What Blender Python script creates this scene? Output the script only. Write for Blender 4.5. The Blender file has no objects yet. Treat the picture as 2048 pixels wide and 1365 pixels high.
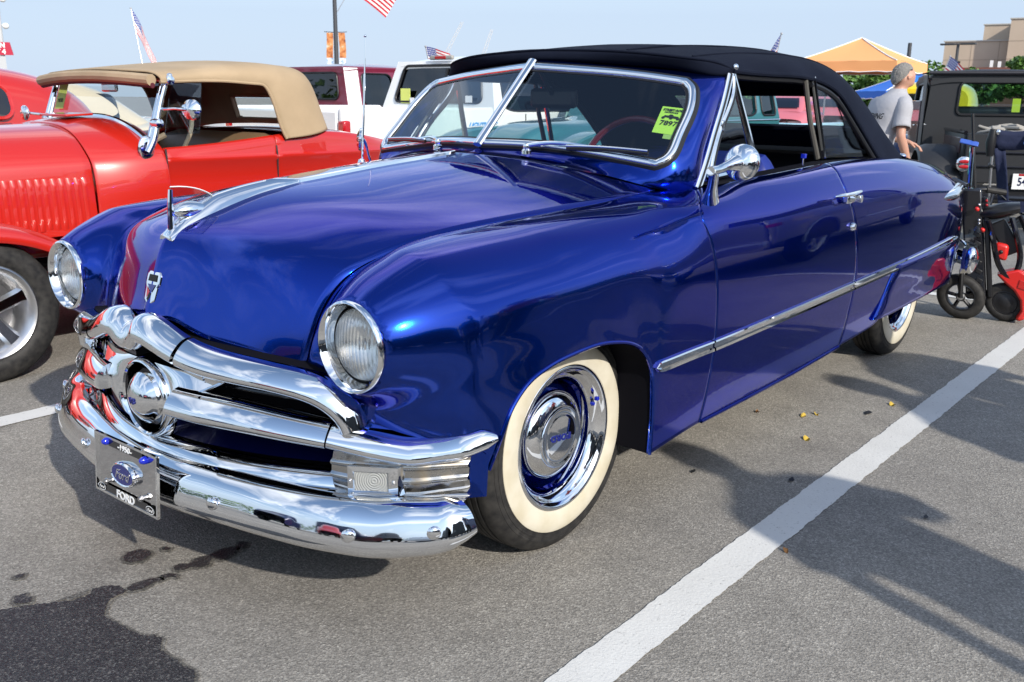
import bpy, bmesh, math, random
import numpy as np
from mathutils import Vector, Matrix, Euler, noise

random.seed(7)
R = math.radians
scene = bpy.context.scene
COL = scene.collection

# ------------------------------------------------------------------ camera, sky, sun, exposure
cam_d = bpy.data.cameras.new('camera')
cam = bpy.data.objects.new('camera', cam_d)
COL.objects.link(cam)
CAM = Vector((2.0729, 2.2832, 1.2746))
_yaw, _pitch, _roll, _f = -2.4514, -0.2506, 0.0099, 1899.93
_fw = Vector((math.cos(_pitch)*math.cos(_yaw), math.cos(_pitch)*math.sin(_yaw), math.sin(_pitch)))
_r = _fw.cross(Vector((0, 0, 1))).normalized()
_u = _r.cross(_fw)
_r2 = _r*math.cos(_roll) + _u*math.sin(_roll)
_u2 = -_r*math.sin(_roll) + _u*math.cos(_roll)
cam.matrix_world = Matrix(((_r2.x, _u2.x, -_fw.x, CAM.x), (_r2.y, _u2.y, -_fw.y, CAM.y),
                           (_r2.z, _u2.z, -_fw.z, CAM.z), (0, 0, 0, 1)))
cam_d.sensor_fit = 'HORIZONTAL'
cam_d.sensor_width = 36.0
cam_d.lens = _f/2048*36.0
cam_d.clip_start = 0.05
cam_d.clip_end = 3000
cam_d.dof.use_dof = True
cam_d.dof.focus_distance = 2.3
cam_d.dof.aperture_fstop = 14
scene.camera = cam

SUN_AZ = math.atan2(0.95, 0.31)      # direction towards the sun, from +x towards +y
SUN_EL = R(31)
world = bpy.data.worlds.new('World')
scene.world = world
world.use_nodes = True
wt = world.node_tree
for n in list(wt.nodes):
    wt.nodes.remove(n)
def wn(t, **k):
    n = wt.nodes.new(t)
    for a, b in k.items():
        setattr(n, a, b)
    return n
sky = wn('ShaderNodeTexSky', sky_type='NISHITA', sun_disc=False, sun_elevation=SUN_EL,
         sun_rotation=math.pi/2 - SUN_AZ, altitude=200, air_density=1.15, dust_density=1.0, ozone_density=1.6)
bg_sky = wn('ShaderNodeBackground')
bg_sky.inputs['Strength'].default_value = 0.15
wt.links.new(sky.outputs[0], bg_sky.inputs[0])
bg_cloud = wn('ShaderNodeBackground')
bg_cloud.inputs['Color'].default_value = (0.95, 0.97, 1.0, 1)
bg_cloud.inputs['Strength'].default_value = 1.15
bg_haze = wn('ShaderNodeBackground')
bg_haze.inputs['Color'].default_value = (0.63, 0.78, 1.0, 1)
bg_haze.inputs['Strength'].default_value = 0.58
# thin streaky high cloud, laid out on a flat layer overhead
tc = wn('ShaderNodeTexCoord')
sep = wn('ShaderNodeSeparateXYZ')
wt.links.new(tc.outputs['Generated'], sep.inputs[0])
def wmath(op, a, b=None, clamp=False):
    n = wn('ShaderNodeMath', operation=op, use_clamp=clamp)
    for i, v in enumerate((a, b)):
        if v is None: continue
        if isinstance(v, (int, float)): n.inputs[i].default_value = v
        else: wt.links.new(v, n.inputs[i])
    return n.outputs[0]
zc = wmath('MAXIMUM', sep.outputs[2], 0.0)
den = wmath('ADD', zc, 0.16)
px_ = wmath('DIVIDE', sep.outputs[0], den)
py_ = wmath('DIVIDE', sep.outputs[1], den)
cmb = wn('ShaderNodeCombineXYZ')
wt.links.new(px_, cmb.inputs[0]); wt.links.new(py_, cmb.inputs[1])
mp = wn('ShaderNodeMapping')
mp.inputs['Rotation'].default_value = (0, 0, R(24))
mp.inputs['Scale'].default_value = (0.62, 2.1, 1)
mp.inputs['Location'].default_value = (2.35, 0.9, 0)
wt.links.new(cmb.outputs[0], mp.inputs[0])
nz = wn('ShaderNodeTexNoise')
nz.inputs['Scale'].default_value = 1.05; nz.inputs['Detail'].default_value = 7; nz.inputs['Roughness'].default_value = 0.56
nz.inputs['Distortion'].default_value = 0.7
wt.links.new(mp.outputs[0], nz.inputs[0])
rmp = wn('ShaderNodeValToRGB')
rmp.color_ramp.elements[0].position = 0.50; rmp.color_ramp.elements[0].color = (0, 0, 0, 1)
rmp.color_ramp.elements[1].position = 0.70; rmp.color_ramp.elements[1].color = (1, 1, 1, 1)
wt.links.new(nz.outputs[0], rmp.inputs[0])
fade = wmath('MULTIPLY', wmath('SUBTRACT', zc, 0.10), 4.0, True)
cl = wmath('MULTIPLY', wmath('MULTIPLY', rmp.outputs[0], fade), 0.9)
# summer haze: milky blue towards the horizon all the way round
hz = wmath('SUBTRACT', 1.0, wmath('MULTIPLY', wmath('SUBTRACT', zc, 0.08), 1.9, True))
hz = wmath('MULTIPLY', wmath('POWER', hz, 1.6), 0.94)
m1 = wn('ShaderNodeMixShader')
wt.links.new(hz, m1.inputs[0]); wt.links.new(bg_sky.outputs[0], m1.inputs[1]); wt.links.new(bg_haze.outputs[0], m1.inputs[2])
mx = wn('ShaderNodeMixShader')
wt.links.new(cl, mx.inputs[0]); wt.links.new(m1.outputs[0], mx.inputs[1]); wt.links.new(bg_cloud.outputs[0], mx.inputs[2])
wo = wn('ShaderNodeOutputWorld')
wt.links.new(mx.outputs[0], wo.inputs[0])

sun_d = bpy.data.lights.new('sun', 'SUN')
sun_d.energy = 3.1
sun_d.angle = R(0.9)
sun_d.color = (1.0, 0.94, 0.84)
sun = bpy.data.objects.new('sun', sun_d)
COL.objects.link(sun)
_sd = Vector((math.cos(SUN_AZ)*math.cos(SUN_EL), math.sin(SUN_AZ)*math.cos(SUN_EL), math.sin(SUN_EL)))
sun.rotation_euler = _sd.to_track_quat('Z', 'Y').to_euler()
sun.location = (6, 20, 14)

vs = scene.view_settings
scene.display_settings.display_device = 'sRGB'
vs.view_transform = 'Standard'; vs.look = 'None'; vs.exposure = 0.68; vs.gamma = 1.0
try: vs.use_curve_mapping = False
except Exception: pass
scene.render.engine = 'CYCLES'
cy = scene.cycles
cy.use_denoising = True
cy.max_bounces = 10; cy.diffuse_bounces = 3; cy.glossy_bounces = 5; cy.transmission_bounces = 8; cy.transparent_max_bounces = 12
cy.sample_clamp_indirect = 6.0
cy.caustics_reflective = False; cy.caustics_refractive = False

# ------------------------------------------------------------------ materials
MATS = {}
def mat(name, base=(.5, .5, .5), rough=.5, metal=0., coat=0., coat_rough=.03, spec=.5, trans=0., ior=1.45,
        alpha=1., emit=None, sheen=0.):
    if name in MATS: return MATS[name]
    m = bpy.data.materials.new(name); m.use_nodes = True
    b = m.node_tree.nodes['Principled BSDF']
    b.inputs['Base Color'].default_value = (*base, 1)
    b.inputs['Roughness'].default_value = rough
    b.inputs['Metallic'].default_value = metal
    b.inputs['Coat Weight'].default_value = coat
    b.inputs['Coat Roughness'].default_value = coat_rough
    b.inputs['Specular IOR Level'].default_value = spec
    b.inputs['Transmission Weight'].default_value = trans
    b.inputs['IOR'].default_value = ior
    b.inputs['Alpha'].default_value = alpha
    b.inputs['Sheen Weight'].default_value = sheen
    if emit:
        b.inputs['Emission Color'].default_value = (*emit[:3], 1); b.inputs['Emission Strength'].default_value = emit[3]
    MATS[name] = m
    return m
def N(m, t, **k):
    n = m.node_tree.nodes.new(t)
    for a, b in k.items(): setattr(n, a, b)
    return n
def L(m, a, b): m.node_tree.links.new(a, b)
def BS(m): return m.node_tree.nodes['Principled BSDF']
def geo_pos(m): return N(m, 'ShaderNodeNewGeometry').outputs['Position']
def obj_co(m): return N(m, 'ShaderNodeTexCoord').outputs['Object']
def noise_n(m, co, scale, detail=4, rough=.5, dist=0.):
    n = N(m, 'ShaderNodeTexNoise'); n.inputs['Scale'].default_value = scale; n.inputs['Detail'].default_value = detail
    n.inputs['Roughness'].default_value = rough; n.inputs['Distortion'].default_value = dist
    L(m, co, n.inputs['Vector']); return n.outputs[0]
def ramp(m, fac, stops):
    n = N(m, 'ShaderNodeValToRGB'); cr = n.color_ramp
    while len(cr.elements) > len(stops): cr.elements.remove(cr.elements[-1])
    while len(cr.elements) < len(stops): cr.elements.new(1)
    for e, (p, c) in zip(cr.elements, stops):
        e.position = p; e.color = (*c, 1) if len(c) == 3 else c
    L(m, fac, n.inputs[0]); return n.outputs[0]
def bump(m, h, strength=.3, dist=.01):
    n = N(m, 'ShaderNodeBump'); n.inputs['Strength'].default_value = strength; n.inputs['Distance'].default_value = dist
    L(m, h, n.inputs['Height']); L(m, n.outputs[0], BS(m).inputs['Normal']); return n
def mixc(m, fac, a, b, mode='MIX'):
    n = N(m, 'ShaderNodeMix', data_type='RGBA', blend_type=mode)
    for sock, v in ((n.inputs[0], fac), (n.inputs[6], a), (n.inputs[7], b)):
        if isinstance(v, (int, float)): sock.default_value = v
        elif isinstance(v, tuple): sock.default_value = (*v, 1) if len(v) == 3 else v
        else: L(m, v, sock)
    return n.outputs[2]

# ------------------------------------------------------------------ mesh tools
class MB:
    """collects vertices and faces for ONE mesh object"""
    def __init__(s): s.v = []; s.f = []; s.m = []
    def add(s, vs_, fs, mi=0):
        o = len(s.v); s.v += [tuple(map(float, p)) for p in vs_]
        s.f += [tuple(i + o for i in f) for f in fs]; s.m += [mi]*len(fs)
        return s
    def grid(s, P, cu=False, cv=False, mi=0):
        P = np.asarray(P, float); a, b = P.shape[:2]
        fs = []
        for i in range(a if cu else a - 1):
            for j in range(b if cv else b - 1):
                i2, j2 = (i + 1) % a, (j + 1) % b
                fs.append((i*b + j, i2*b + j, i2*b + j2, i*b + j2))
        return s.add(P.reshape(-1, 3), fs, mi)
    def box(s, c, d, rot=None, mi=0, taper=1.0):
        x, y, z = (q/2 for q in d)
        pts = [(-x, -y, -z), (x, -y, -z), (x, y, -z), (-x, y, -z), (-x*taper, -y*taper, z), (x*taper, -y*taper, z), (x*taper, y*taper, z), (-x*taper, y*taper, z)]
        M_ = rot if rot is not None else Matrix.Identity(3)
        if not isinstance(M_, Matrix): M_ = Euler(M_).to_matrix()
        pts = [M_ @ Vector(p) + Vector(c) for p in pts]
        return s.add(pts, [(0, 3, 2, 1), (4, 5, 6, 7), (0, 1, 5, 4), (1, 2, 6, 5), (2, 3, 7, 6), (3, 0, 4, 7)], mi)
    def tube(s, path, rad, n=10, cap=True, mi=0, closed=False, flat=1.0):
        path = [Vector(p) for p in path]
        k = len(path)
        rad = [rad]*k if isinstance(rad, (int, float)) else list(rad)
        T = []
        for i in range(k):
            a, b = (path[i - 1], path[(i + 1) % k]) if closed else (path[max(i - 1, 0)], path[min(i + 1, k - 1)])
            T.append((b - a).normalized())
        up = Vector((0, 0, 1)) if abs(T[0].z) < .95 else Vector((1, 0, 0))
        x = T[0].cross(up).normalized()
        rows = []
        for i in range(k):
            x = (x - T[i]*x.dot(T[i])).normalized(); y = T[i].cross(x)
            rows.append([path[i] + (x*math.cos(2*math.pi*j/n) + y*math.sin(2*math.pi*j/n)*flat)*rad[i] for j in range(n)])
        s.grid([[list(p) for p in r_] for r_ in rows], cu=closed, cv=True, mi=mi)
        if cap and not closed:
            for r_, d in ((rows[0], -1), (rows[-1], 1)):
                s.add(r_, [tuple(range(n)) if d > 0 else tuple(reversed(range(n)))], mi)
        return s
    def lathe(s, prof, origin=(0, 0, 0), axis='y', n=48, mi=0, closed=False, squash=1.0):
        """prof: (radius, offset along axis)"""
        P = []
        for r_, h in prof:
            row = []
            for j in range(n):
                a = 2*math.pi*j/n
                c, d = math.cos(a)*r_, math.sin(a)*r_*squash
                q = {'x': (h, c, d), 'y': (c, h, d), 'z': (c, d, h)}[axis]
                row.append([q[i] + origin[i] for i in range(3)])
            P.append(row)
        return s.grid(P, cu=closed, cv=True, mi=mi)
    def prism(s, poly, vec, mi=0):
        """solid from a 3D polygon pushed along vec"""
        n = len(poly); vec = Vector(vec)
        a = [Vector(p) for p in poly]; b = [p + vec for p in a]
        fs = [tuple(range(n)), tuple(reversed(range(n, 2*n)))] + [(i, i + n, (i + 1) % n + n, (i + 1) % n) for i in range(n)]
        return s.add(a + b, fs, mi)
    def ball(s, c, r_, n=16, m_=10, mi=0):
        r_ = (r_, r_, r_) if isinstance(r_, (int, float)) else r_
        P = [[(c[0] + r_[0]*math.sin(math.pi*i/m_)*math.cos(2*math.pi*j/n), c[1] + r_[1]*math.sin(math.pi*i/m_)*math.sin(2*math.pi*j/n),
               c[2] + r_[2]*math.cos(math.pi*i/m_)) for j in range(n)] for i in range(m_ + 1)]
        return s.grid(P, cv=True, mi=mi)
    def mirrored(s):
        q = MB(); q.v = [(x, -y, z) for x, y, z in s.v]; q.f = [tuple(reversed(f)) for f in s.f]; q.m = list(s.m)
        return q
    def moved(s, M_):
        q = MB(); q.v = [tuple(M_ @ Vector(p)) for p in s.v]; q.f = list(s.f); q.m = list(s.m); return q
    def join(s, o):
        n = len(s.v); s.v += o.v; s.f += [tuple(i + n for i in f) for f in o.f]; s.m += o.m; return s

def obj(name, mb, m, parent=None, smooth=True, sharp=35, solid=0., bevel=0., weld=False, fix=True, sub=0):
    me = bpy.data.meshes.new(name)
    me.from_pydata(mb.v, [], mb.f)
    ms = m if isinstance(m, (list, tuple)) else [m]
    for x in ms: me.materials.append(x)
    if len(ms) > 1: me.polygons.foreach_set('material_index', mb.m)
    me.validate()
    if weld or fix:
        bm = bmesh.new(); bm.from_mesh(me)
        bmesh.ops.remove_doubles(bm, verts=bm.verts, dist=1e-5)
        if fix: bmesh.ops.recalc_face_normals(bm, faces=bm.faces)
        bm.to_mesh(me); bm.free()
    if smooth:
        me.polygons.foreach_set('use_smooth', [True]*len(me.polygons))
        if sharp: me.set_sharp_from_angle(angle=R(sharp))
    o = bpy.data.objects.new(name, me); COL.objects.link(o)
    if parent is not None:
        o.parent = parent
        o.matrix_parent_inverse = ROOTINV.get(parent.name, Matrix.Identity(4))
    if bevel:
        b = o.modifiers.new('bevel', 'BEVEL'); b.width = bevel; b.segments = 2; b.limit_method = 'ANGLE'; b.angle_limit = R(40)
        b.harden_normals = False
    if sub:
        b = o.modifiers.new('sub', 'SUBSURF'); b.levels = sub; b.render_levels = sub
    if solid:
        b = o.modifiers.new('solid', 'SOLIDIFY'); b.thickness = solid; b.offset = 0
    return o
ROOTINV = {}
def thing(name, label, cat, loc=(0, 0, 0), rotz=0., group=None, world_parts=False):
    """an Empty at the thing's base; world_parts: its parts are modelled in place"""
    o = bpy.data.objects.new(name, None); COL.objects.link(o)
    o.location = loc; o.rotation_euler = (0, 0, rotz); o.empty_display_size = .2
    tag(o, label, cat, group)
    if world_parts: ROOTINV[o.name] = (Matrix.Translation(loc) @ Matrix.Rotation(rotz, 4, 'Z')).inverted()
    return o
def tag(o, label=None, cat=None, group=None, kind=None):
    if label: o['label'] = label
    if cat: o['category'] = cat
    if group: o['group'] = group
    if kind: o['kind'] = kind
    return o
def copy_tree(o, parent=None):
    c = o.copy(); COL.objects.link(c)
    if parent is not None: c.parent = parent
    for ch in list(o.children): copy_tree(ch, c)
    return c
def text(name, body, m, parent, M_, size=.1, extrude=.001, shear=0., align='CENTER', bold=0., sx=1.0):
    cu = bpy.data.curves.new(name, 'FONT'); cu.body = body; cu.size = size; cu.extrude = extrude; cu.shear = shear
    cu.align_x = align; cu.align_y = 'CENTER'; cu.offset = bold; cu.resolution_u = 3
    cu.materials.append(m)
    tmp = bpy.data.objects.new('tmp_text', cu); COL.objects.link(tmp); bpy.context.view_layer.update()
    me = bpy.data.meshes.new_from_object(tmp.evaluated_get(bpy.context.evaluated_depsgraph_get()))
    bpy.data.objects.remove(tmp); bpy.data.curves.remove(cu)
    o = bpy.data.objects.new(name, me); COL.objects.link(o)
    if parent is not None:
        o.parent = parent; o.matrix_parent_inverse = ROOTINV.get(parent.name, Matrix.Identity(4))
    o.matrix_basis = M_ @ Matrix.Diagonal((sx, 1, 1, 1))
    return o
def frame_m(o, x, y):
    """matrix whose x runs along x, y roughly along y, at o (text lies in x/y and faces x cross y)"""
    x = Vector(x).normalized(); z = x.cross(Vector(y)).normalized(); y = z.cross(x)
    return Matrix(((x.x, y.x, z.x, o[0]), (x.y, y.y, z.y, o[1]), (x.z, y.z, z.z, o[2]), (0, 0, 0, 1)))

# ------------------------------------------------------------------ splines
def nspline(t, P, tq):
    t = np.asarray(t, float); P = np.asarray(P, float); tq = np.asarray(tq, float)
    k = len(t)
    if k == 2:
        w = ((tq - t[0])/(t[1] - t[0]))[:, None]; sh = P.reshape(k, -1)
        return ((1 - w)*sh[0] + w*sh[1]).reshape((len(tq),) + P.shape[1:])
    h = np.diff(t); A = np.zeros((k, k)); sh = P.reshape(k, -1); B = np.zeros_like(sh)
    A[0, 0] = A[-1, -1] = 1
    for i in range(1, k - 1):
        A[i, i - 1] = h[i - 1]; A[i, i] = 2*(h[i - 1] + h[i]); A[i, i + 1] = h[i]
        B[i] = 6*((sh[i + 1] - sh[i])/h[i] - (sh[i] - sh[i - 1])/h[i - 1])
    M_ = np.linalg.solve(A, B)
    i = np.clip(np.searchsorted(t, tq, side='right') - 1, 0, k - 2)
    a = (t[i + 1] - tq)[:, None]; b = (tq - t[i])[:, None]; hh = h[i][:, None]
    out = M_[i]*a**3/(6*hh) + M_[i + 1]*b**3/(6*hh) + (sh[i]/hh - M_[i]*hh/6)*a + (sh[i + 1]/hh - M_[i + 1]*hh/6)*b
    return out.reshape((len(tq),) + P.shape[1:])
def chord(P):
    P = np.asarray(P, float); d = np.sqrt(((P[1:] - P[:-1])**2).sum(-1))
    if d.ndim > 1: d = d.mean(1)
    t = np.concatenate([[0], np.cumsum(d)]); return t/t[-1]
def spl(P, n, closed=False):
    P = np.asarray(P, float)
    if closed:
        Q = np.concatenate([P[-3:], P, P[:4]]); t = chord(Q)
        return nspline(t, Q, np.linspace(t[3], t[3 + len(P)], n + 1)[:-1])
    return nspline(chord(P), P, np.linspace(0, 1, n))
def surf(C, nu, nv, tu=None):
    """C[u][v] control points -> fine grid; returns (grid, u knots)"""
    C = np.asarray(C, float)
    kv = chord(np.swapaxes(C, 0, 1)); ku = chord(C)
    F = np.swapaxes(nspline(kv, np.swapaxes(C, 0, 1), np.linspace(0, 1, nv)), 0, 1)
    uq = np.linspace(0, 1, nu) if tu is None else tu
    return nspline(ku, F, uq), ku
def gnormals(P):
    du = np.gradient(P, axis=0); dv = np.gradient(P, axis=1)
    n = np.cross(du, dv); n /= np.linalg.norm(n, axis=-1, keepdims=True) + 1e-12
    return n
def flanged(P, ref, sides='uUvV', depth=.022, lip=.0025):
    """rolls the chosen borders of a panel inwards; ref is a point inside the body"""
    n = gnormals(P); c = P.reshape(-1, 3).mean(0)
    if np.dot(n[P.shape[0]//2, P.shape[1]//2], c - np.asarray(ref)) < 0: n = -n
    def ext(P, n, ax, end):
        e = np.take(P, [-1 if end else 0], ax); i = np.take(P, [-2 if end else 1], ax)
        ne = np.take(n, [-1 if end else 0], ax)
        d = e - i; d /= np.linalg.norm(d, axis=-1, keepdims=True) + 1e-12
        a = e + d*lip*.7 - ne*lip*.3; b = e + d*lip - ne*lip; q = b - ne*depth
        add = [a, b, q]; nn = [ne]*3
        if end: return np.concatenate([P] + add, ax), np.concatenate([n] + nn, ax)
        return np.concatenate(add[::-1] + [P], ax), np.concatenate(nn + [n], ax)
    if 'u' in sides: P, n = ext(P, n, 0, 0)
    if 'U' in sides: P, n = ext(P, n, 0, 1)
    if 'v' in sides: P, n = ext(P, n, 1, 0)
    if 'V' in sides: P, n = ext(P, n, 1, 1)
    return P
def sweep(path, prof, outs=None, sa=None, sb=None, cap=True, closed_prof=False):
    """prof: (a up, b out) swept along path; outs = outward direction per point"""
    path = [Vector(p) for p in path]; k = len(path)
    rows = []
    for i in range(k):
        t = (path[min(i + 1, k - 1)] - path[max(i - 1, 0)]).normalized()
        o = Vector(outs[i]) if outs is not None else Vector((t.y, -t.x, 0))
        o = (o - t*o.dot(t)).normalized(); up = t.cross(o).normalized()
        if up.z < 0 and abs(up.z) > .05: up = -up
        A = sa[i] if sa is not None else 1; Bq = sb[i] if sb is not None else 1
        rows.append([list(path[i] + up*a*A + o*b*Bq) for a, b in prof])
    mb = MB(); mb.grid(rows, cv=closed_prof)
    if cap:
        n = len(prof)
        mb.add(rows[0], [tuple(range(n))]); mb.add(rows[-1], [tuple(reversed(range(n)))])
    return mb
# ------------------------------------------------------------------ shared materials
BLUE = mat('blue_metallic_paint', (.0018, .036, .33), .13, .95, 1.0, .006)
BS(BLUE).inputs['Coat IOR'].default_value = 1.38
BS(BLUE).inputs['Specular Tint'].default_value = (.02, .12, .7, 1)
def _flake(m, sc=2600, amt=.05):
    co = geo_pos(m); n = noise_n(m, co, sc, 1); n2 = noise_n(m, co, 3.0, 2)
    b = N(m, 'ShaderNodeBump'); b.inputs['Strength'].default_value = amt; b.inputs['Distance'].default_value = .0004
    L(m, n, b.inputs['Height']); L(m, b.outputs[0], BS(m).inputs['Normal'])
    # the clear coat keeps a faint ripple of its own (orange peel)
    c = noise_n(m, co, 55, 2); b2 = N(m, 'ShaderNodeBump'); b2.inputs['Strength'].default_value = .012; b2.inputs['Distance'].default_value = .003
    L(m, c, b2.inputs['Height']); L(m, b2.outputs[0], BS(m).inputs['Coat Normal'])
_flake(BLUE)
CHROME = mat('chrome', (.86, .87, .88), .025, 1.0)
_c = noise_n(CHROME, geo_pos(CHROME), 9, 5, .6)
L(CHROME, ramp(CHROME, _c, [(.35, (.012,)*3), (.75, (.075,)*3)]), BS(CHROME).inputs['Roughness'])
CHROME_OLD = mat('worn_chrome', (.45, .44, .42), .2, 1.0)
_c = noise_n(CHROME_OLD, geo_pos(CHROME_OLD), 11, 6, .6)
L(CHROME_OLD, ramp(CHROME_OLD, _c, [(.50, (.46, .45, .43)), (.66, (.36, .30, .22)), (.85, (.20, .13, .07))]), BS(CHROME_OLD).inputs['Base Color'])
L(CHROME_OLD, ramp(CHROME_OLD, _c, [(.4, (.10,)*3), (.7, (.5,)*3)]), BS(CHROME_OLD).inputs['Roughness'])
STEEL = mat('brushed_steel', (.55, .55, .56), .32, 1.0)
RUBBER = mat('tyre_rubber', (.018, .018, .019), .62, spec=.35)
_c = noise_n(RUBBER, obj_co(RUBBER), 38, 5); bump(RUBBER, noise_n(RUBBER, obj_co(RUBBER), 160, 3), .15, .001)
L(RUBBER, ramp(RUBBER, _c, [(.3, (.012, .012, .013)), (.75, (.040, .038, .036))]), BS(RUBBER).inputs['Base Color'])
SEAL = mat('black_rubber_seal', (.010, .010, .012), .45)
BLACK = mat('black_satin', (.012, .012, .014), .4)
BLACKG = mat('black_gloss', (.010, .010, .013), .12, coat=.6)
DARK = mat('dark_interior', (.005, .005, .008), .85, spec=.08)
CREAM = mat('whitewall_rubber', (.80, .745, .56), .5)
_c = noise_n(CREAM, obj_co(CREAM), 9, 4); L(CREAM, ramp(CREAM, _c, [(.35, (.53, .48, .36)), (.62, (.62, .58, .48))]), BS(CREAM).inputs['Base Color'])
CLOTH = mat('black_top_cloth', (.008, .009, .014), .9, spec=.12)
_c = geo_pos(CLOTH)
_wv = noise_n(CLOTH, _c, 900, 2); _fold = noise_n(CLOTH, _c, 7, 3)
_ad = N(CLOTH, 'ShaderNodeMath', operation='MULTIPLY_ADD'); L(CLOTH, _fold, _ad.inputs[0]); _ad.inputs[1].default_value = 6.0; L(CLOTH, _wv, _ad.inputs[2])
bump(CLOTH, _ad.outputs[0], .35, .0022)
L(CLOTH, ramp(CLOTH, noise_n(CLOTH, _c, 5, 5), [(.3, (.0045, .0065, .015)), (.75, (.009, .012, .024))]), BS(CLOTH).inputs['Base Color'])
GLASS = bpy.data.materials.new('window_glass'); GLASS.use_nodes = True
def thin_glass(m, tint=(.80, .86, .86), refl=1.0, f0=.02):
    """one sheet of glass: the fresnel share reflects, the rest passes straight through"""
    nt = m.node_tree
    for n in list(nt.nodes): nt.nodes.remove(n)
    tr = N(m, 'ShaderNodeBsdfTransparent'); tr.inputs[0].default_value = (*tint, 1)
    gl = N(m, 'ShaderNodeBsdfGlossy'); gl.inputs['Roughness'].default_value = .01; gl.inputs[0].default_value = (.95*refl, .97*refl, 1.0*refl, 1)
    lw = N(m, 'ShaderNodeLayerWeight'); lw.inputs[0].default_value = .5
    pw = N(m, 'ShaderNodeMath', operation='POWER'); L(m, lw.outputs['Facing'], pw.inputs[0]); pw.inputs[1].default_value = 5
    fr = N(m, 'ShaderNodeMath', operation='MULTIPLY_ADD'); L(m, pw.outputs[0], fr.inputs[0]); fr.inputs[1].default_value = .92; fr.inputs[2].default_value = .08
    mx_ = N(m, 'ShaderNodeMixShader'); L(m, fr.outputs[0], mx_.inputs[0]); L(m, tr.outputs[0], mx_.inputs[1]); L(m, gl.outputs[0], mx_.inputs[2])
    out = N(m, 'ShaderNodeOutputMaterial'); L(m, mx_.outputs[0], out.inputs[0])
thin_glass(GLASS)
GLASS_T = bpy.data.materials.new('tinted_glass'); GLASS_T.use_nodes = True; thin_glass(GLASS_T, (.26, .36, .40))
GLASS_G = bpy.data.materials.new('green_tinted_glass'); GLASS_G.use_nodes = True; thin_glass(GLASS_G, (.62, .80, .78))
GLASS_D = bpy.data.materials.new('dark_tinted_glass'); GLASS_D.use_nodes = True; thin_glass(GLASS_D, (.05, .07, .10))
LENS = mat('headlight_lens', (.93, .95, .94), .05, trans=.80, ior=1.30)
_co = obj_co(LENS); _w = N(LENS, 'ShaderNodeTexWave', bands_direction='Y'); _w.inputs['Scale'].default_value = 28; L(LENS, _co, _w.inputs[0])
bump(LENS, _w.outputs[0], .55, .004)
LENS2 = mat('clear_lamp_lens', (.93, .94, .92), .05, trans=.8, ior=1.35)
_co = obj_co(LENS2); _w = N(LENS2, 'ShaderNodeTexWave', wave_type='RINGS', rings_direction='X'); _w.inputs['Scale'].default_value = 46; L(LENS2, _co, _w.inputs[0])
bump(LENS2, _w.outputs[0], .6, .003)
RED_LENS = mat('red_lens', (.42, .008, .012), .12, coat=.8)
RED = mat('red_paint', (.46, .015, .008), .30, coat=1.0, coat_rough=.015)
RED_D = mat('deep_red_paint', (.50, .018, .014), .30, coat=1.0, coat_rough=.02)
MAROON = mat('maroon_paint', (.20, .012, .042), .3, .25, coat=1.0)
WHITE = mat('white_paint', (.80, .80, .79), .35, coat=.8)
TEAL = mat('teal_paint', (.035, .17, .20), .28, .2, coat=1.0)
AQUA = mat('pale_aqua_paint', (.33, .58, .68), .3, coat=1.0)
PINKRED = mat('faded_red_paint', (.52, .14, .17), .35, coat=.7)
YELLOW = mat('yellow_paint', (.82, .58, .015), .3, coat=1.0)
SILVER = mat('silver_paint', (.42, .44, .47), .32, .7, coat=1.0)
NAVY = mat('navy_paint', (.012, .02, .075), .3, .2, coat=1.0)
MATTE_BLACK = mat('matte_black_paint', (.016, .017, .020), .52, coat=.15, coat_rough=.3)
OXBLOOD = mat('dark_oxblood_paint', (.045, .008, .014), .3, coat=.9)
TAN = mat('tan_canvas', (.40, .29, .18), .85)
_c = geo_pos(TAN); _tw = N(TAN, 'ShaderNodeMath', operation='MULTIPLY_ADD'); L(TAN, noise_n(TAN, _c, 7, 3, .5, .6), _tw.inputs[0]); _tw.inputs[1].default_value = 9; L(TAN, noise_n(TAN, _c, 500, 2), _tw.inputs[2]); bump(TAN, _tw.outputs[0], .3, .0022)
L(TAN, ramp(TAN, noise_n(TAN, _c, 4, 4), [(.3, (.34, .25, .155)), (.7, (.42, .31, .195))]), BS(TAN).inputs['Base Color'])
TAN_LEATHER = mat('tan_leather', (.19, .12, .065), .5)
BLUE_VINYL = mat('blue_vinyl', (.012, .025, .20), .4)
GREEN_CARD = mat('lime_card', (.42, .72, .08), .6)
INK = mat('black_ink', (.012, .012, .012), .7)
BLUE_ENAMEL = mat('blue_enamel', (.008, .014, .16), .25, coat=.6)
WHITE_INK = mat('white_ink', (.85, .85, .85), .6)
JEWEL = mat('blue_jewel', (.01, .03, .65), .08, trans=.35, coat=1)
LINE_WHITE = mat('line_paint', (.72, .72, .70), .75)
_c = geo_pos(LINE_WHITE)
_sp = noise_n(LINE_WHITE, _c, 90, 5, .7); _big = noise_n(LINE_WHITE, _c, 4, 4)
_a = mixc(LINE_WHITE, ramp(LINE_WHITE, _sp, [(.60, (0,)*3), (.72, (1,)*3)]), (.66, .655, .63), (.30, .29, .28))
L(LINE_WHITE, mixc(LINE_WHITE, ramp(LINE_WHITE, _big, [(.35, (0,)*3), (.8, (.35,)*3)]), _a, (.42, .41, .39)), BS(LINE_WHITE).inputs['Base Color'])
bump(LINE_WHITE, noise_n(LINE_WHITE, _c, 130, 4), .5, .003)

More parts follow.
